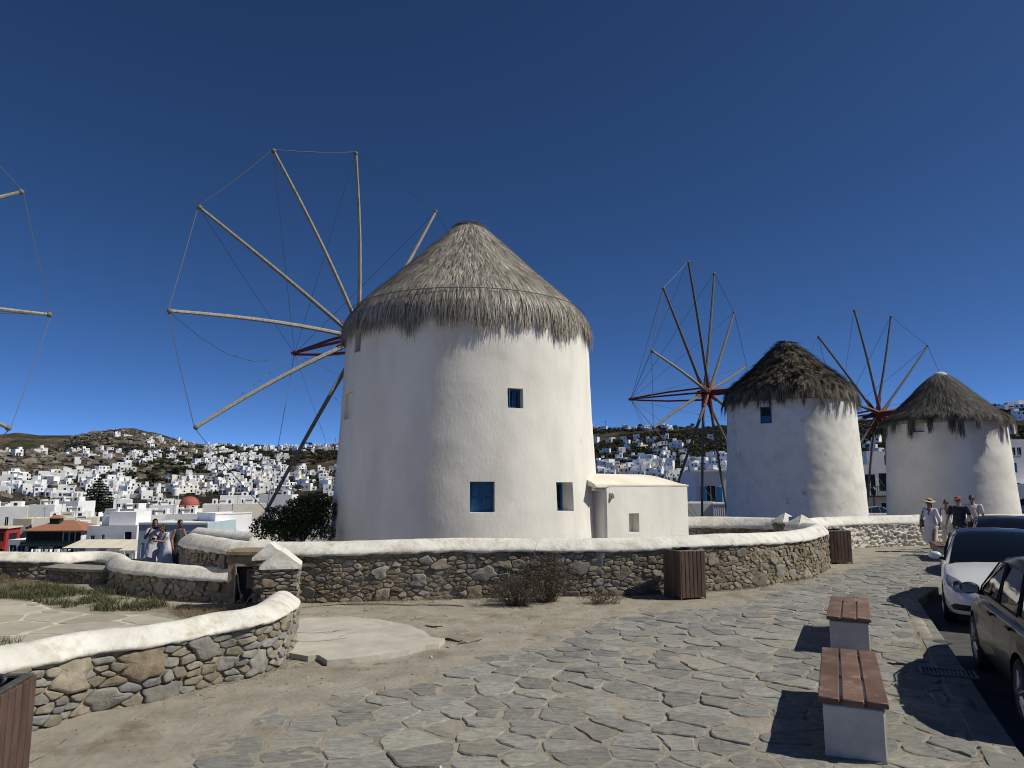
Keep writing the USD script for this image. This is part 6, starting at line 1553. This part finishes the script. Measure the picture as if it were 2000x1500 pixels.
def far_house(p, place, group, size, rng):
    yaw = math.atan2(p[0], p[1]) * -1 + rng.normal(0, .28) + rng.choice([0, .35, -.3])
    g = p[2] - 1.2
    t = thing('house', None, 'house', (p[0], p[1], g), yaw, group)
    o = np.array([p[0], p[1], g])
    def W(m): V, F = VF(m); return V @ rz(yaw).T + o, F
    tone = rng.choice(4, p=(.52, .22, .18, .08)); mw = m_wash[tone]
    w, d = rng.uniform(*size) * .60, rng.uniform(4.2, 6)
    st = rng.choice([1, 2], p=(.45, .55)); h = 1.2 + st * 2.35
    blocks = [(0, 0, w, d, h)]
    top = rng.random() < .75
    if top: blocks.append((rng.choice([-1, 1]) * w * .28, d * .12, w * rng.uniform(.35, .5), d * .62, h + rng.uniform(1.3, 2.1)))
    wing = rng.random() < .6
    if wing: sgn = rng.choice([-1, 1]); ww = rng.uniform(2.2, 4.2); blocks.append((sgn * (w / 2 + ww / 2 - .05), -rng.uniform(.3, 1.6), ww, d * .8, rng.uniform(2.9, max(3.1, h - .8))))
    for i, (x, y, a, b, hh) in enumerate(blocks): put(t, 'wall', W(box((x, y, hh / 2 - .4), (a, b, hh + .8))), mw)
    n = max(2, int(w / 2.2)); blue = 0
    for s_ in range(st):
        for k in range(n):
            if rng.random() < .22: continue
            ww, wh = rng.uniform(.6, 1.2), rng.uniform(.8, 1.4)
            isb = rng.random() < .15; blue += isb
            put(t, 'window', W(box((-w / 2 + w * (k + .5) / n + rng.normal(0, .15), -d / 2 - .02, 1.2 + s_ * 2.35 + 1.15), (ww, .1, wh))), m_bluewin if isb else m_win)
    put(t, 'window', W(box((w / 2 + .02, rng.uniform(-1, 1), 1.2 + 1.2), (.1, .9, 1.1))), m_win)
    porch = rng.random() < .3
    if porch: put(t, 'porch', W(join([box((0, -d / 2 - 1.2, 1.2 + 2.2), (w * .6, 2.4, .2))] + [box((sx * w * .28, -d / 2 - 2.2, 1.2 + 1.0), (.25, .25, 2.3)) for sx in (-1, 1)])), mw)
    feat = ' with porch' if porch else ' with blue window' if blue else ' with wing' if wing else ' with roof room' if top else ''
    tag(stage.GetPrimAtPath(t), ('low ' if st == 1 else 'tall ') + ('white', 'white', 'greyish', 'cream')[tone] + ' house' + feat + ', ' + place)
    HOUSE_XY.append(p[:2])
def places(pts, phrase, wide=12):
    """where each point of a cluster stands among its neighbours, in words"""
    pts = np.array(pts); n = len(pts); out = [None] * n
    rows = 1 if n <= wide else 2 if n <= 2 * wide else 3
    cols = 1 if n <= 3 * wide else 2
    order = np.argsort(pts[:, 1]); row = np.zeros(n, int); row[order] = np.arange(n) * rows // n
    for r in range(rows):
        idx = np.where(row == r)[0]; idx = idx[np.argsort(pts[idx, 0])]
        for c in range(cols):
            part = idx[len(idx) * c // cols: len(idx) * (c + 1) // cols]
            for k, i in enumerate(part):
                w_ = ' '.join(q for q in ('' if rows == 1 else ('upper', 'lower')[r] if rows == 2 else ('upper', 'middle', 'lower')[r], '' if cols == 1 else ('left', 'right')[c], 'of ') if q) if rows * cols > 1 else ''
                out[i] = f'{ORD[k]} from left, ' + w_ + phrase
    return out
PHRASE = ['left foot terraces', 'row below bare hill', 'row below rocky hilltop', 'low ridge left of conifer', 'group on rocky hilltop', 'row right of hilltop', 'dark scrub at mid hill', 'ridge between spokes', 'ridge beside near mill', 'cluster behind near wheel',
          'houses beside diagonal spoke', 'packed upper town', 'town edge below scrub', 'ridge right of near mill', 'terraces right of near mill', 'quarter above annex', 'gap between far mills', 'steep right edge slope']
for ((xa, xb), (ya, yb), n, (mx, my), lab, grp, size), phr in zip(CL, PHRASE):
    got, at_, tries = [], [], 0
    while len(got) < n and tries < 4000:
        tries += 1
        q = np.array([rng.uniform(xa, xb), rng.uniform(ya, yb)])
        if any(abs(q[0] - r[0]) < mx * .8 and abs(q[1] - r[1]) < my * .8 for r in got): continue
        p = hit(q[0], q[1])
        if np.hypot(p[0], p[1]) > 1900: continue
        got.append(q); at_.append(p)
    for p, pl_ in zip(at_, places(got, phr)): far_house(p, pl_, grp, size, rng)
# flat town between waterfront and hill
for D, rowname in ((190, 'front'), (215, 'second'), (240, 'third'), (268, 'fourth'), (298, 'back')):
    at_ = []
    for px in np.arange(0 + (D % 7) * 9, 660, 54 * 200 / D):
        if rng.random() < .25: continue
        p = P(px + rng.uniform(-8, 8), 990, D + rng.uniform(-6, 6)); p[2] = float(hz(p[0], p[1])); at_.append(p)
    for p, pl_ in zip(at_, places([(q[0] / q[1], 0) for q in at_], f'{rowname} row of flat town', 99)): far_house(p, pl_, 'houses in the flat lower town', (9, 13), rng)

XT = [((0, 260), (930, 974), 40), ((395, 560), (890, 936), 48), ((330, 660), (930, 968), 60), ((400, 672), (864, 886), 30), ((1165, 1425), (898, 942), 70), ((150, 400), (884, 912), 22), ((1160, 1420), (858, 894), 14)]
ms, wn_ = [], []
for (xa, xb), (ya, yb), n in XT:
    for _ in range(n):
        p = hit(rng.uniform(xa, xb), rng.uniform(ya, yb))
        if np.hypot(p[0], p[1]) > 1900: continue
        a = -math.atan2(p[0], p[1]) + rng.normal(0, .3); w, d, h = rng.uniform(3, 6), rng.uniform(3, 5), rng.choice([2.6, 4.8]); o = p - [0, 0, 1]
        ms.append((lambda m: (m[0] @ rz(a).T + o, m[1]))(box((0, 0, (h + 1) / 2), (w, d, h + 1))))
        for k in range(rng.integers(1, 4)): wn_.append((lambda m: (m[0] @ rz(a).T + o, m[1]))(box((rng.uniform(-.4, .4) * w, -d / 2 - .02, 1 + rng.uniform(.9, h - .8)), (.7, .08, 1.0))))
        HOUSE_XY.append(p[:2])
q = thing('distant_houses', 'crowd of tiny white houses filling the gaps of the hillside town', None, (0, 0, 0), kind='stuff'); put(q, 'walls', join(ms), m_wash[0], kind='stuff'); put(q, 'openings', join(wn_), m_win, kind='stuff')

# ------------------------------------------------------------------ vegetation
def foliage(name, a, b, trans):
    ISLANDS.add('/World/Looks/' + name)
    return usdkit.material(stage, '/World/Looks/' + name, {
    'at': ('attribute', {'attribute': 'rnd'}), 'r': ('rgb_ramp', {'ramp': [(0, a), (1, b)]}), 'p': ('principled_bsdf', {'roughness': .55, 'specular_ior_level': .3}), 't': ('translucent_bsdf', {'color': trans}), 'm': ('mix_closure', {'fac': .25})},
    [('at.fac', 'r.fac'), ('r.color', 'p.base_color'), ('p.BSDF', 'm.closure1'), ('t.BSDF', 'm.closure2')], surface='m.closure')
m_leaf = foliage('bush_leaf', (.018, .034, .010), (.055, .085, .026), (.05, .09, .02))
m_scrub = foliage('scrub_leaf', (.016, .020, .009), (.055, .058, .028), (.03, .035, .012))
m_pine = foliage('pine_needles', (.012, .018, .010), (.034, .042, .022), (.02, .025, .01))
m_weed = foliage('weed_blade', (.035, .042, .016), (.125, .13, .06), (.10, .12, .04))
m_dry = foliage('dry_straw', (.12, .085, .05), (.30, .235, .15), (.12, .09, .05))
m_twig = foliage('dead_twig', (.07, .05, .036), (.19, .145, .105), (.05, .04, .03))
m_bark = M('bark', (.06, .045, .035), (.11, .085, .065), 8, 5, .95)
def leaf_cloud(c, n, L, W_, rng):
    """n small folded leaves at the points c with random facing"""
    d = rng.normal(0, 1, (n, 3)); d /= np.linalg.norm(d, axis=1)[:, None]
    e = np.cross(d, rng.normal(0, 1, (n, 3))); e /= np.linalg.norm(e, axis=1)[:, None]
    l = rng.uniform(.6, 1.2, n)[:, None]
    V = np.stack([c - d * L * l * .5, c + e * W_ * l * .5, c + d * L * l * .5, c - e * W_ * l * .5], 1).reshape(-1, 3)
    i = np.arange(n)[:, None] * 4
    return V, np.vstack([i + [0, 1, 2], i + [0, 2, 3]])
def blob_points(blobs, n, rng, shell=.55):
    out = []
    vol = np.array([b[1][0] * b[1][1] * b[1][2] for b in blobs]) ** .7; vol /= vol.sum()
    for (c, r), k in zip(blobs, (vol * n).astype(int)):
        d = rng.normal(0, 1, (k, 3)); d /= np.linalg.norm(d, axis=1)[:, None]
        rad = rng.uniform(shell, 1.0, k) ** .6 * (1 + .35 * (fbm(d * 2.2 + np.array(c) * .7 + 40, 3, 3) - .5))
        out.append(np.array(c) + d * rad[:, None] * np.array(r))
    return np.vstack(out)
rng = np.random.default_rng(31)
bY = 18.3
bp = lambda px, py, Y=bY: P(px, py, Y)
bush = thing('bush', 'dark green bush in shade between the near mill and its wall', 'bush', (*bp(575, 1040)[:2], 0))
bl_ = [(bp(600, 1003), (.55, .55, .48)), (bp(632, 998), (.36, .4, .38)), (bp(575, 1018), (.5, .5, .42)), (bp(540, 1015), (.42, .4, .36)), (bp(515, 1030), (.34, .36, .3)), (bp(560, 1035), (.6, .5, .3)), (bp(610, 1030), (.5, .5, .34)), (bp(620, 985), (.34, .36, .28)), (bp(582, 990), (.36, .36, .26)), (bp(640, 1042, 17.6), (.2, .2, .2))]
pts = blob_points(bl_, 13000, rng, .35)
put(bush, 'foliage', leaf_cloud(pts, len(pts), .075, .034, rng), m_leaf, kind='stuff')
for k in range(5):
    b0 = bp(575, 1075) + rng.normal(0, .12, 3); put(bush, 'branch', tube([b0 * [1, 1, 0], b0 + [0, 0, .2], bl_[k][0]], [.05, .04, .015], 5), m_bark)
# tall star-shaped pine in the town
q = P(190, 1004, 232); q[2] = P(190, 1012, 232)[2]; zt = P(190, 934, 232)[2]
pine = thing('pine_tree', 'tall dark conifer with tiered drooping branches in the town', 'tree', tuple(q))
put(pine, 'trunk', tube([q - [0, 0, 3], q + [0, 0, 5], [q[0], q[1], zt]], [.38, .3, .06], 7), m_bark)
rng = np.random.default_rng(8)
pts, dirs = [], []
nt = 13
for k in range(nt):
    f = k / (nt - 1); z = q[2] + 2.0 + (zt - q[2] - 2.3) * f; rad = 6.2 * (1 - f) ** .8 + .4
    for j in range(9 if f < .7 else 6):
        a = j / 9 * 2 * np.pi + k * .7 + rng.normal(0, .15); r = rad * rng.uniform(.8, 1.08)
        for u in np.linspace(.15, 1, int(9 * max(r, 1.2) / 2)):
            base = np.array([q[0] + math.cos(a) * r * u, q[1] + math.sin(a) * r * u, z + .12 * r * math.sin(u * 2.6) - .06 * r * u])
            pts.append(base + rng.normal(0, .14, (5, 3)) * [1.5, 1.5, .8])
pts = np.vstack(pts)
put(pine, 'crown', leaf_cloud(pts, len(pts), .75, .28, rng), m_pine, kind='stuff')
# round trees one can pick out on the hills
rng = np.random.default_rng(12)
def tree(px, py, D, Hm, label, wide=1.0, mat=m_scrub):
    p = hit(px, py) if D is None else np.r_[P(px, py, D)[:2], 0]
    p[2] = float(hz(p[0], p[1]))
    t = thing('tree', label, 'tree', tuple(p), group='round trees on the hillside')
    put(t, 'trunk', tube([p - [0, 0, .5], p + [0, 0, Hm * .55]], [.22, .12], 6), m_bark)
    b = [(p + [rng.normal(0, .18) * Hm * wide, rng.normal(0, .15) * Hm, Hm * (.58 + rng.uniform(-.1, .22))], (Hm * .3 * wide, Hm * .3, Hm * .22)) for _ in range(5)]
    c = blob_points(b, 520, rng, .4)
    put(t, 'crown', leaf_cloud(c, len(c), Hm * .13, Hm * .09, rng), mat, kind='stuff')
for px, py, Hm, lab in ((1376, 833, 8, 'umbrella shaped tree standing above the right ridge'), (1352, 836, 5, 'low round tree on the right ridge left of the umbrella shaped tree'), (1249, 838, 6, 'dark tree on the right ridge near the wheel of the middle mill'), (605, 872, 7, 'dark tree on the ridge beside the near mill'),
                        (1290, 868, 7, 'tree beside white houses among the right terraces'), (1205, 872, 7, 'tree at the left end of the right terraces'), (1330, 890, 6, 'round tree above the dense quarter'), (1240, 905, 5, 'small tree beside the dense quarter'), (345, 935, 8, 'dark tree above the packed upper town'), (300, 950, 8, 'dark tree at the town edge'),
                        (250, 945, 9, 'broad dark tree behind the tall conifer'), (430, 945, 7, 'dark tree in the packed upper town'), (580, 965, 6, 'dark tree behind the bush'), (505, 930, 7, 'dark tree below the stepped cluster'), (1420, 862, 7, 'tree beside the middle mill on the slope')):
    tree(px, py, None, Hm, lab, 1.25)
# scrub over the hills
rng = np.random.default_rng(44)
UsdGeom.Scope.Define(stage, '/World/hillside_scrub_shapes') if False else None
clumps = []
SEEN = [(-30, 690, .62), (1140, 1440, .3), (1660, 1740, .06), (1940, 2040, .06)]
N = 12000
px = np.concatenate([rng.uniform(a, b, int(N * f)) for a, b, f in SEEN])
az_ = np.array([_tan(x, 900)[1] for x in px]); Rr = np.interp(az_, _Rx, _Rv); r1_ = np.interp(az_, _Rx, _r1v)
r_ = r1_ * .95 + (Rr - r1_ * .95) * rng.random(len(px)) ** .8
x, y = np.sin(az_) * r_, np.cos(az_) * r_
den = fbm(np.stack([x / 95, y / 95, 0 * x + 3], -1), 4, 17) + .10 * ss((az_ - .05) / .2)
bare = np.exp(-((az_ - _tan(80, 900)[1]) / .08) ** 2 - ((r_ - 640) / 170) ** 2) + .8 * (r_ > Rr * .86) * (az_ < _tan(420, 900)[1])
keep = den - .35 * bare > .40 + .10 * rng.random(len(x))
kt = cKDTree(np.array(HOUSE_XY)); keep &= kt.query(np.c_[x, y])[0] > 4.5
x, y, r_ = x[keep], y[keep], r_[keep]
z = hz(x, y)
base = trimesh.creation.icosphere(1)
protos = []
for k in range(4):
    c = blob_points([((rng.normal(0, .35), rng.normal(0, .35), .35 + .2 * rng.random()), (.62, .62, .42)) for _ in range(3)], 60, rng, .5)
    protos.append(leaf_cloud(c, len(c), .42, .34, rng))
Vs, Fs, n_ = [], [], 0
for i in range(len(x)):
    V, F = protos[i % 4]; sc = rng.uniform(1.6, 3.6) * (.8 + .25 * (r_[i] > 500)); a = rng.uniform(0, 6.28)
    Vs.append((V * [sc * 1.5, sc * 1.2, sc * .85]) @ rz(a).T + [x[i], y[i], z[i] - .2]); Fs.append(F + n_); n_ += len(V)
put('/World', 'hillside_scrub', (np.vstack(Vs), np.vstack(Fs)), m_scrub, kind='stuff', label='dark dry scrub scattered over the hillside')
# boulders on the bare slopes
rng = np.random.default_rng(45)
n = 3200
az_ = np.concatenate([rng.uniform(_tan(-40, 900)[1], _tan(400, 900)[1], n // 2), rng.uniform(_tan(-40, 900)[1], _tan(230, 900)[1], n // 4), rng.uniform(_tan(150, 900)[1], _tan(345, 900)[1], n // 4)])
r_ = np.concatenate([rng.uniform(420, 1250, n // 2), rng.normal(640, 70, n // 4), rng.uniform(950, 1260, n // 4)])
x, y = np.sin(az_) * r_, np.cos(az_) * r_; z = hz(x, y)
k_ = kt.query(np.c_[x, y])[0] > 6; x, y, z, r_ = x[k_], y[k_], z[k_], r_[k_]; n = len(x)
b_ = trimesh.creation.icosphere(1)
V = b_.vertices[None] * (rng.uniform(.7, 1.3, (n, 1, 3)) * rng.gamma(2, .75, (n, 1, 1)).clip(.5, 4.5)) * [1.3, 1.0, .7] * (1 + .3 * rng.normal(0, 1, (n, 42, 1)).clip(-1, 1)) + np.c_[x, y, z][:, None]
put('/World', 'hillside_rocks', (V.reshape(-1, 3), (b_.faces[None] + np.arange(n)[:, None, None] * 42).reshape(-1, 3)), M('hill_rock', (.10, .085, .068), (.20, .172, .138), .3, 5, .95, (1.2, .8, .5), island=(.6, 1.3)), kind='stuff', label='grey brown boulders strewn over the bare hill slopes')
# dry stone terrace walls on the slopes
m_terrace = M('terrace_stone', (.13, .11, .085), (.22, .19, .15), .8, 6, .95, (2, .8, .2))
rng = np.random.default_rng(66)
FW = []
for k in range(26):
    xa, xb = ((1165, 1420) if k < 12 else (150, 660))
    pa = hit(rng.uniform(xa, xb), rng.uniform(848, 898) if k < 12 else rng.uniform(868, 925))
    if np.hypot(pa[0], pa[1]) > 1500: continue
    a0 = math.atan2(pa[0], pa[1]); r0_ = math.hypot(pa[0], pa[1]); Lw = rng.uniform(25, 70)
    aa = a0 + np.linspace(0, Lw / r0_, 14); rw = r0_ + np.cumsum(rng.normal(0, 1.2, 14))
    q = np.c_[np.sin(aa) * rw, np.cos(aa) * rw]; zz = hz(q[:, 0], q[:, 1])
    V = np.concatenate([np.c_[q, zz - .6], np.c_[q, zz + 1.1 + rng.normal(0, .12, 14)], np.c_[q * (1 + .9 / r0_), zz + 1.1], np.c_[q * (1 + .9 / r0_), zz - .6]])
    F = np.vstack([[[j * 14 + i, j * 14 + i + 1, (j + 1) * 14 + i + 1], [j * 14 + i, (j + 1) * 14 + i + 1, (j + 1) * 14 + i]] for i in range(13) for j in range(3)])
    FW.append((k < 12, proj(np.r_[q[7], zz[7]])[0], (V, F)))
for right in (True, False):
    for i, (_, _, m) in enumerate(sorted((w_ for w_ in FW if w_[0] == right), key=lambda w_: w_[1])):
        put('/World', 'field_wall', m, m_terrace, label=f'dry stone terrace wall, {ORD[i]} from left on the ' + ('scrubby slope right of the near mill' if right else 'brown slope left of the near mill'), cat='wall', group='field walls ' + ('right' if right else 'left'))
for px, py, yt, lab in ((644, 869, 852, 'taller left one of two utility poles on the ridge left of the near mill'), (655, 869, 855, 'shorter right one of two utility poles on the ridge left of the near mill'), (1183, 838, 822, 'leftmost utility pole on the ridge right of the near mill'), (1246, 836, 820, 'rightmost utility pole on the ridge right of the near mill'), (1205, 836, 826, 'middle utility pole on the ridge right of the near mill')):
    p = hit(px, py); zt = P(px, yt, p[1])[2]
    t = thing('utility_pole', lab, 'pole', tuple(p), group='poles on the ridge ' + ('left' if px < 1000 else 'right'))
    put(t, 'mast', tube([p - [0, 0, 1], [p[0], p[1], zt]], .28, 5), m_bark); put(t, 'cross_arm', tube([[p[0] - 1.6, p[1], zt - 1], [p[0] + 1.6, p[1], zt - 1]], .16, 4), m_bark)

# ------------------------------------------------------------------ weeds, dead shrub, debris
def strands(base, H, lean, wid, rng, n=3, droop=.3):
    N = len(base); a = rng.uniform(0, 2 * np.pi, N); d = np.stack([np.cos(a), np.sin(a)], 1); pz = np.stack([-d[:, 1], d[:, 0]], 1)
    rows = []
    for k in range(n + 1):
        f = k / n
        c = np.c_[base[:, :2] + d * (lean * f ** 1.5)[:, None], base[:, 2] + H * (f - droop * f * f)]
        o = np.c_[pz * (wid * (1 - .85 * f) / 2)[:, None], np.zeros(N)]
        rows.append(np.stack([c - o, c + o], 1))
    V = np.stack(rows, 1).reshape(N, -1, 3); i = np.arange(N)[:, None] * (2 * (n + 1))
    F = [i + np.array(q) + 2 * k for k in range(n) for q in ([0, 1, 3], [0, 3, 2])]
    return V.reshape(-1, 3), np.vstack(F)
def area(pxs, n, rng, z=0.0):
    pl = Polygon([G(*q)[:2] for q in pxs]).buffer(0); b = pl.bounds; out = []
    while sum(map(len, out)) < n:
        q = rng.uniform(b[:2], b[2:], (n * 2, 2)); out.append(q[contains_xy(pl, q[:, 0], q[:, 1])])
    q = np.vstack(out)[:n]; return np.c_[q, np.full(n, z)]
rng = np.random.default_rng(55)
q = area([(-20, 1150), (60, 1150), (130, 1150), (200, 1158), (300, 1172), (330, 1185), (290, 1196), (210, 1197), (130, 1192), (90, 1182), (30, 1172), (-20, 1170)], 7000, rng, .01)
dn = fbm(np.c_[q[:, :2] * 2.2, q[:, 2]], 3, 4)
q = q[dn > .46]
put('/World', 'weed_patch', strands(q, rng.uniform(.05, .27, len(q)) * (.5 + dn[dn > .46]), rng.uniform(.06, .26, len(q)), rng.uniform(.006, .018, len(q)), rng, droop=.45), m_weed, kind='stuff', label='green strap leaved weeds in front of the bent low wall')
q = area([(-20, 1125), (90, 1140), (150, 1150), (90, 1172), (-20, 1172)], 5000, rng, .0)
q2 = area([(320, 1185), (420, 1190), (470, 1200), (440, 1215), (350, 1208)], 1500, rng, .0)
q = np.vstack([q, q2])
put('/World', 'dry_weed_patch', strands(q, rng.uniform(.04, .18, len(q)), rng.uniform(.05, .3, len(q)), rng.uniform(.004, .010, len(q)), rng, droop=.5), m_dry, kind='stuff', label='dead brown weeds around the green patch by the bent low wall')
q = area([(-30, 1255), (40, 1262), (40, 1285), (-30, 1300)], 350, rng, .0)
put('/World', 'weed_tuft', strands(q, rng.uniform(.08, .24, len(q)), rng.uniform(.03, .15, len(q)), rng.uniform(.006, .014, len(q)), rng), m_weed, kind='stuff', label='small green weed tuft at the left edge behind the low wall')
def shrub(label, c, rad, Hm, nb, rng, mat, leaf=None):
    t = thing('dead_shrub', label, 'shrub', tuple(c))
    tw = []; ends = []
    for k in range(nb):
        a = rng.uniform(0, 6.28); el = rng.uniform(.5, 1.5); L = Hm * rng.uniform(.6, 1.1)
        d = np.array([math.cos(a) * math.cos(el) * rad, math.sin(a) * math.cos(el) * rad * .6, math.sin(el) * L])
        p0 = c + np.array([math.cos(a), math.sin(a) * .5, 0]) * rad * .25 * rng.random()
        p1 = p0 + d * .5 + rng.normal(0, .03, 3); p2 = p0 + d + rng.normal(0, .05, 3)
        tw.append(tube([p0, p1, p2], [.006, .0045, .0025], 3))
        for _ in range(5):
            f = rng.uniform(.35, 1); b = p1 + (p2 - p1) * f; e = b + rng.normal(0, .09, 3) + [0, 0, .05]
            tw.append(tube([b, (b + e) / 2 + rng.normal(0, .012, 3), e], [.0032, .0028, .002], 3)); ends += [e, (b + e) / 2]
    put(t, 'twigs', join(tw), mat, kind='stuff')
    e = np.array(ends); e = np.repeat(e, 3, 0) + rng.normal(0, .025, (len(e) * 3, 3))
    put(t, 'dry_leaves', leaf_cloud(e, len(e), .026, .012, rng), leaf or mat, kind='stuff')
sc_ = G(1065, 1176); shrub('large brown dead shrub against the middle of the curved wall', sc_ + [0, -.05, 0], .72, .84, 130, rng, m_twig)
m_sage = foliage('grey_shrub', (.07, .07, .05), (.16, .155, .12), (.06, .06, .04))
sc_ = G(1010, 1184); shrub('smaller grey green dry shrub left of the brown one at the curved wall', sc_ + [0, -.02, 0], .5, .48, 90, rng, m_twig, m_sage)
sc_ = G(1180, 1180); shrub('low tangle of dry stems right of the brown shrub', sc_, .45, .12, 28, rng, m_twig)
# dry grass at the foot of the wall
n = 3800
s_ = rng.uniform(3.0, path_1.L - 4.5, n); d_ = .02 + rng.gamma(1.2, .09, n); keep = fbm(np.c_[s_ * 1.3, 0 * s_, 0 * s_ + 3], 3, 2) > .44
q = np.c_[path_1.at(s_, d_), np.zeros(n)][keep]
put('/World', 'dry_grass', strands(q, rng.uniform(.03, .14, len(q)), rng.uniform(.02, .12, len(q)), rng.uniform(.003, .008, len(q)), rng), m_dry, kind='stuff', label='thin dry grass along the foot of the curved wall')
n = 900
s_ = rng.uniform(2.0, path_2.L, n); d_ = .02 + rng.gamma(1.2, .06, n); q = np.c_[path_2.at(s_, d_), np.zeros(n)]
put('/World', 'dry_grass', strands(q, rng.uniform(.02, .07, len(q)), rng.uniform(.02, .08, len(q)), rng.uniform(.003, .006, len(q)), rng), m_dry, kind='stuff', label='sparse dry stalks along the foot of the left low wall')
# pebbles, chips, twigs and leaves on the sand
ico = trimesh.creation.icosphere(0)
def ground_at(x, y):
    i = np.clip(((x + 11) / .06).astype(int), 0, sand_z.shape[0] - 1); j = np.clip(((y - 2.2) / .06).astype(int), 0, sand_z.shape[1] - 1)
    return sand_z[i, j]
def scatter_pebbles(n, lo, hi, seed):
    rng = np.random.default_rng(seed)
    x, y = rng.uniform(-6, 8, n), 3.2 + 14 * rng.random(n) ** 1.5
    keep = ~contains_xy(REGION, x, y) | (rng.random(n) < .18)
    x, y = x[keep], y[keep]; n = len(x)
    s_ = rng.uniform(lo, hi, n) * rng.random(n) ** 1.4 + lo
    V = ico.vertices[None] * rng.uniform(.6, 1.3, (n, 1, 3)) * s_[:, None, None] * [1, 1, .6]
    V = V * (1 + .25 * rng.normal(0, 1, (n, 12, 1)).clip(-1, 1))
    V = V + np.c_[x, y, ground_at(x, y) + s_ * .15][:, None]
    return V.reshape(-1, 3), (ico.faces[None] + np.arange(n)[:, None, None] * 12).reshape(-1, 3)
m_peb = M('pebble', (.22, .20, .17), (.36, .33, .28), 3, 3, .9, island=(.6, 1.5))
put('/World', 'gravel', scatter_pebbles(9000, .003, .012, 5), m_peb, kind='stuff', label='fine gravel and chips lying on the sand')
put('/World', 'gravel', scatter_pebbles(420, .010, .035, 6), m_peb, kind='stuff', label='larger pebbles lying on the sand')
rng = np.random.default_rng(71)
n = 1000
x, y = rng.uniform(-5.5, 6, n), 3.5 + 12 * rng.random(n) ** 1.4
keep = ~contains_xy(REGION.buffer(-.5), x, y); x, y = x[keep], y[keep]
z = ground_at(x, y); a = rng.uniform(0, 3.14, len(x)); L = .01 + .07 * rng.random(len(x)) ** 3
tw = [tube([[xi - math.cos(ai) * li, yi - math.sin(ai) * li, zi + .004], [xi, yi, zi + .010], [xi + math.cos(ai) * li, yi + math.sin(ai) * li, zi + .005]], [.0022, .0028, .0018], 3) for xi, yi, zi, ai, li in zip(x, y, z, a, L)]
put('/World', 'twig_litter', join(tw), m_twig, kind='stuff', label='small dry twigs and stalks littered on the sand')
for (xa, ya, xb, yb, r, lab) in ((862, 1247, 902, 1253, .016, 'dark dry stick right of the concrete apron'), (895, 1257, 940, 1250, .013, 'second dry stick further right of the concrete apron'), (832, 1222, 862, 1226, .012, 'short twig on the edge of the concrete apron')):
    p0, p1 = G(xa, ya, .03), G(xb, yb, .03); f = np.linspace(0, 1, 6)[:, None]
    put('/World', 'stick', tube(p0 + (p1 - p0) * f + rng.normal(0, .012, (6, 3)), [r * .7, r, r, r * .9, r * .7, r * .4], 6), m_twig, label=lab, cat='stick')
cb_ = [G(590, 1187, .02), G(660, 1181, .02), G(740, 1179, .05), G(800, 1181, .02), G(870, 1182, .03), G(905, 1184, .02)]
put('/World', 'cable', tube(spline(np.array(cb_), 40) if False else np.array([np.array([np.interp(t_, np.linspace(0, 1, 6), np.array(cb_)[:, k]) for k in range(3)]) for t_ in np.linspace(0, 1, 40)]) + np.c_[np.zeros(40), .04 * np.sin(np.linspace(0, 9, 40)), np.zeros(40)], .012, 5), m_terrace, True, label='grey cable lying along the foot of the curved wall', cat='cable')
pk = G(1285, 1108)
plank = G(1695, 1067); put('/World', 'plank', cbox((plank[0], plank[1] + .3, .06), (1.3, .14, .10), -.05, .015), m_wood, label='old timber plank lying at the foot of the whitewashed wall', cat='plank')
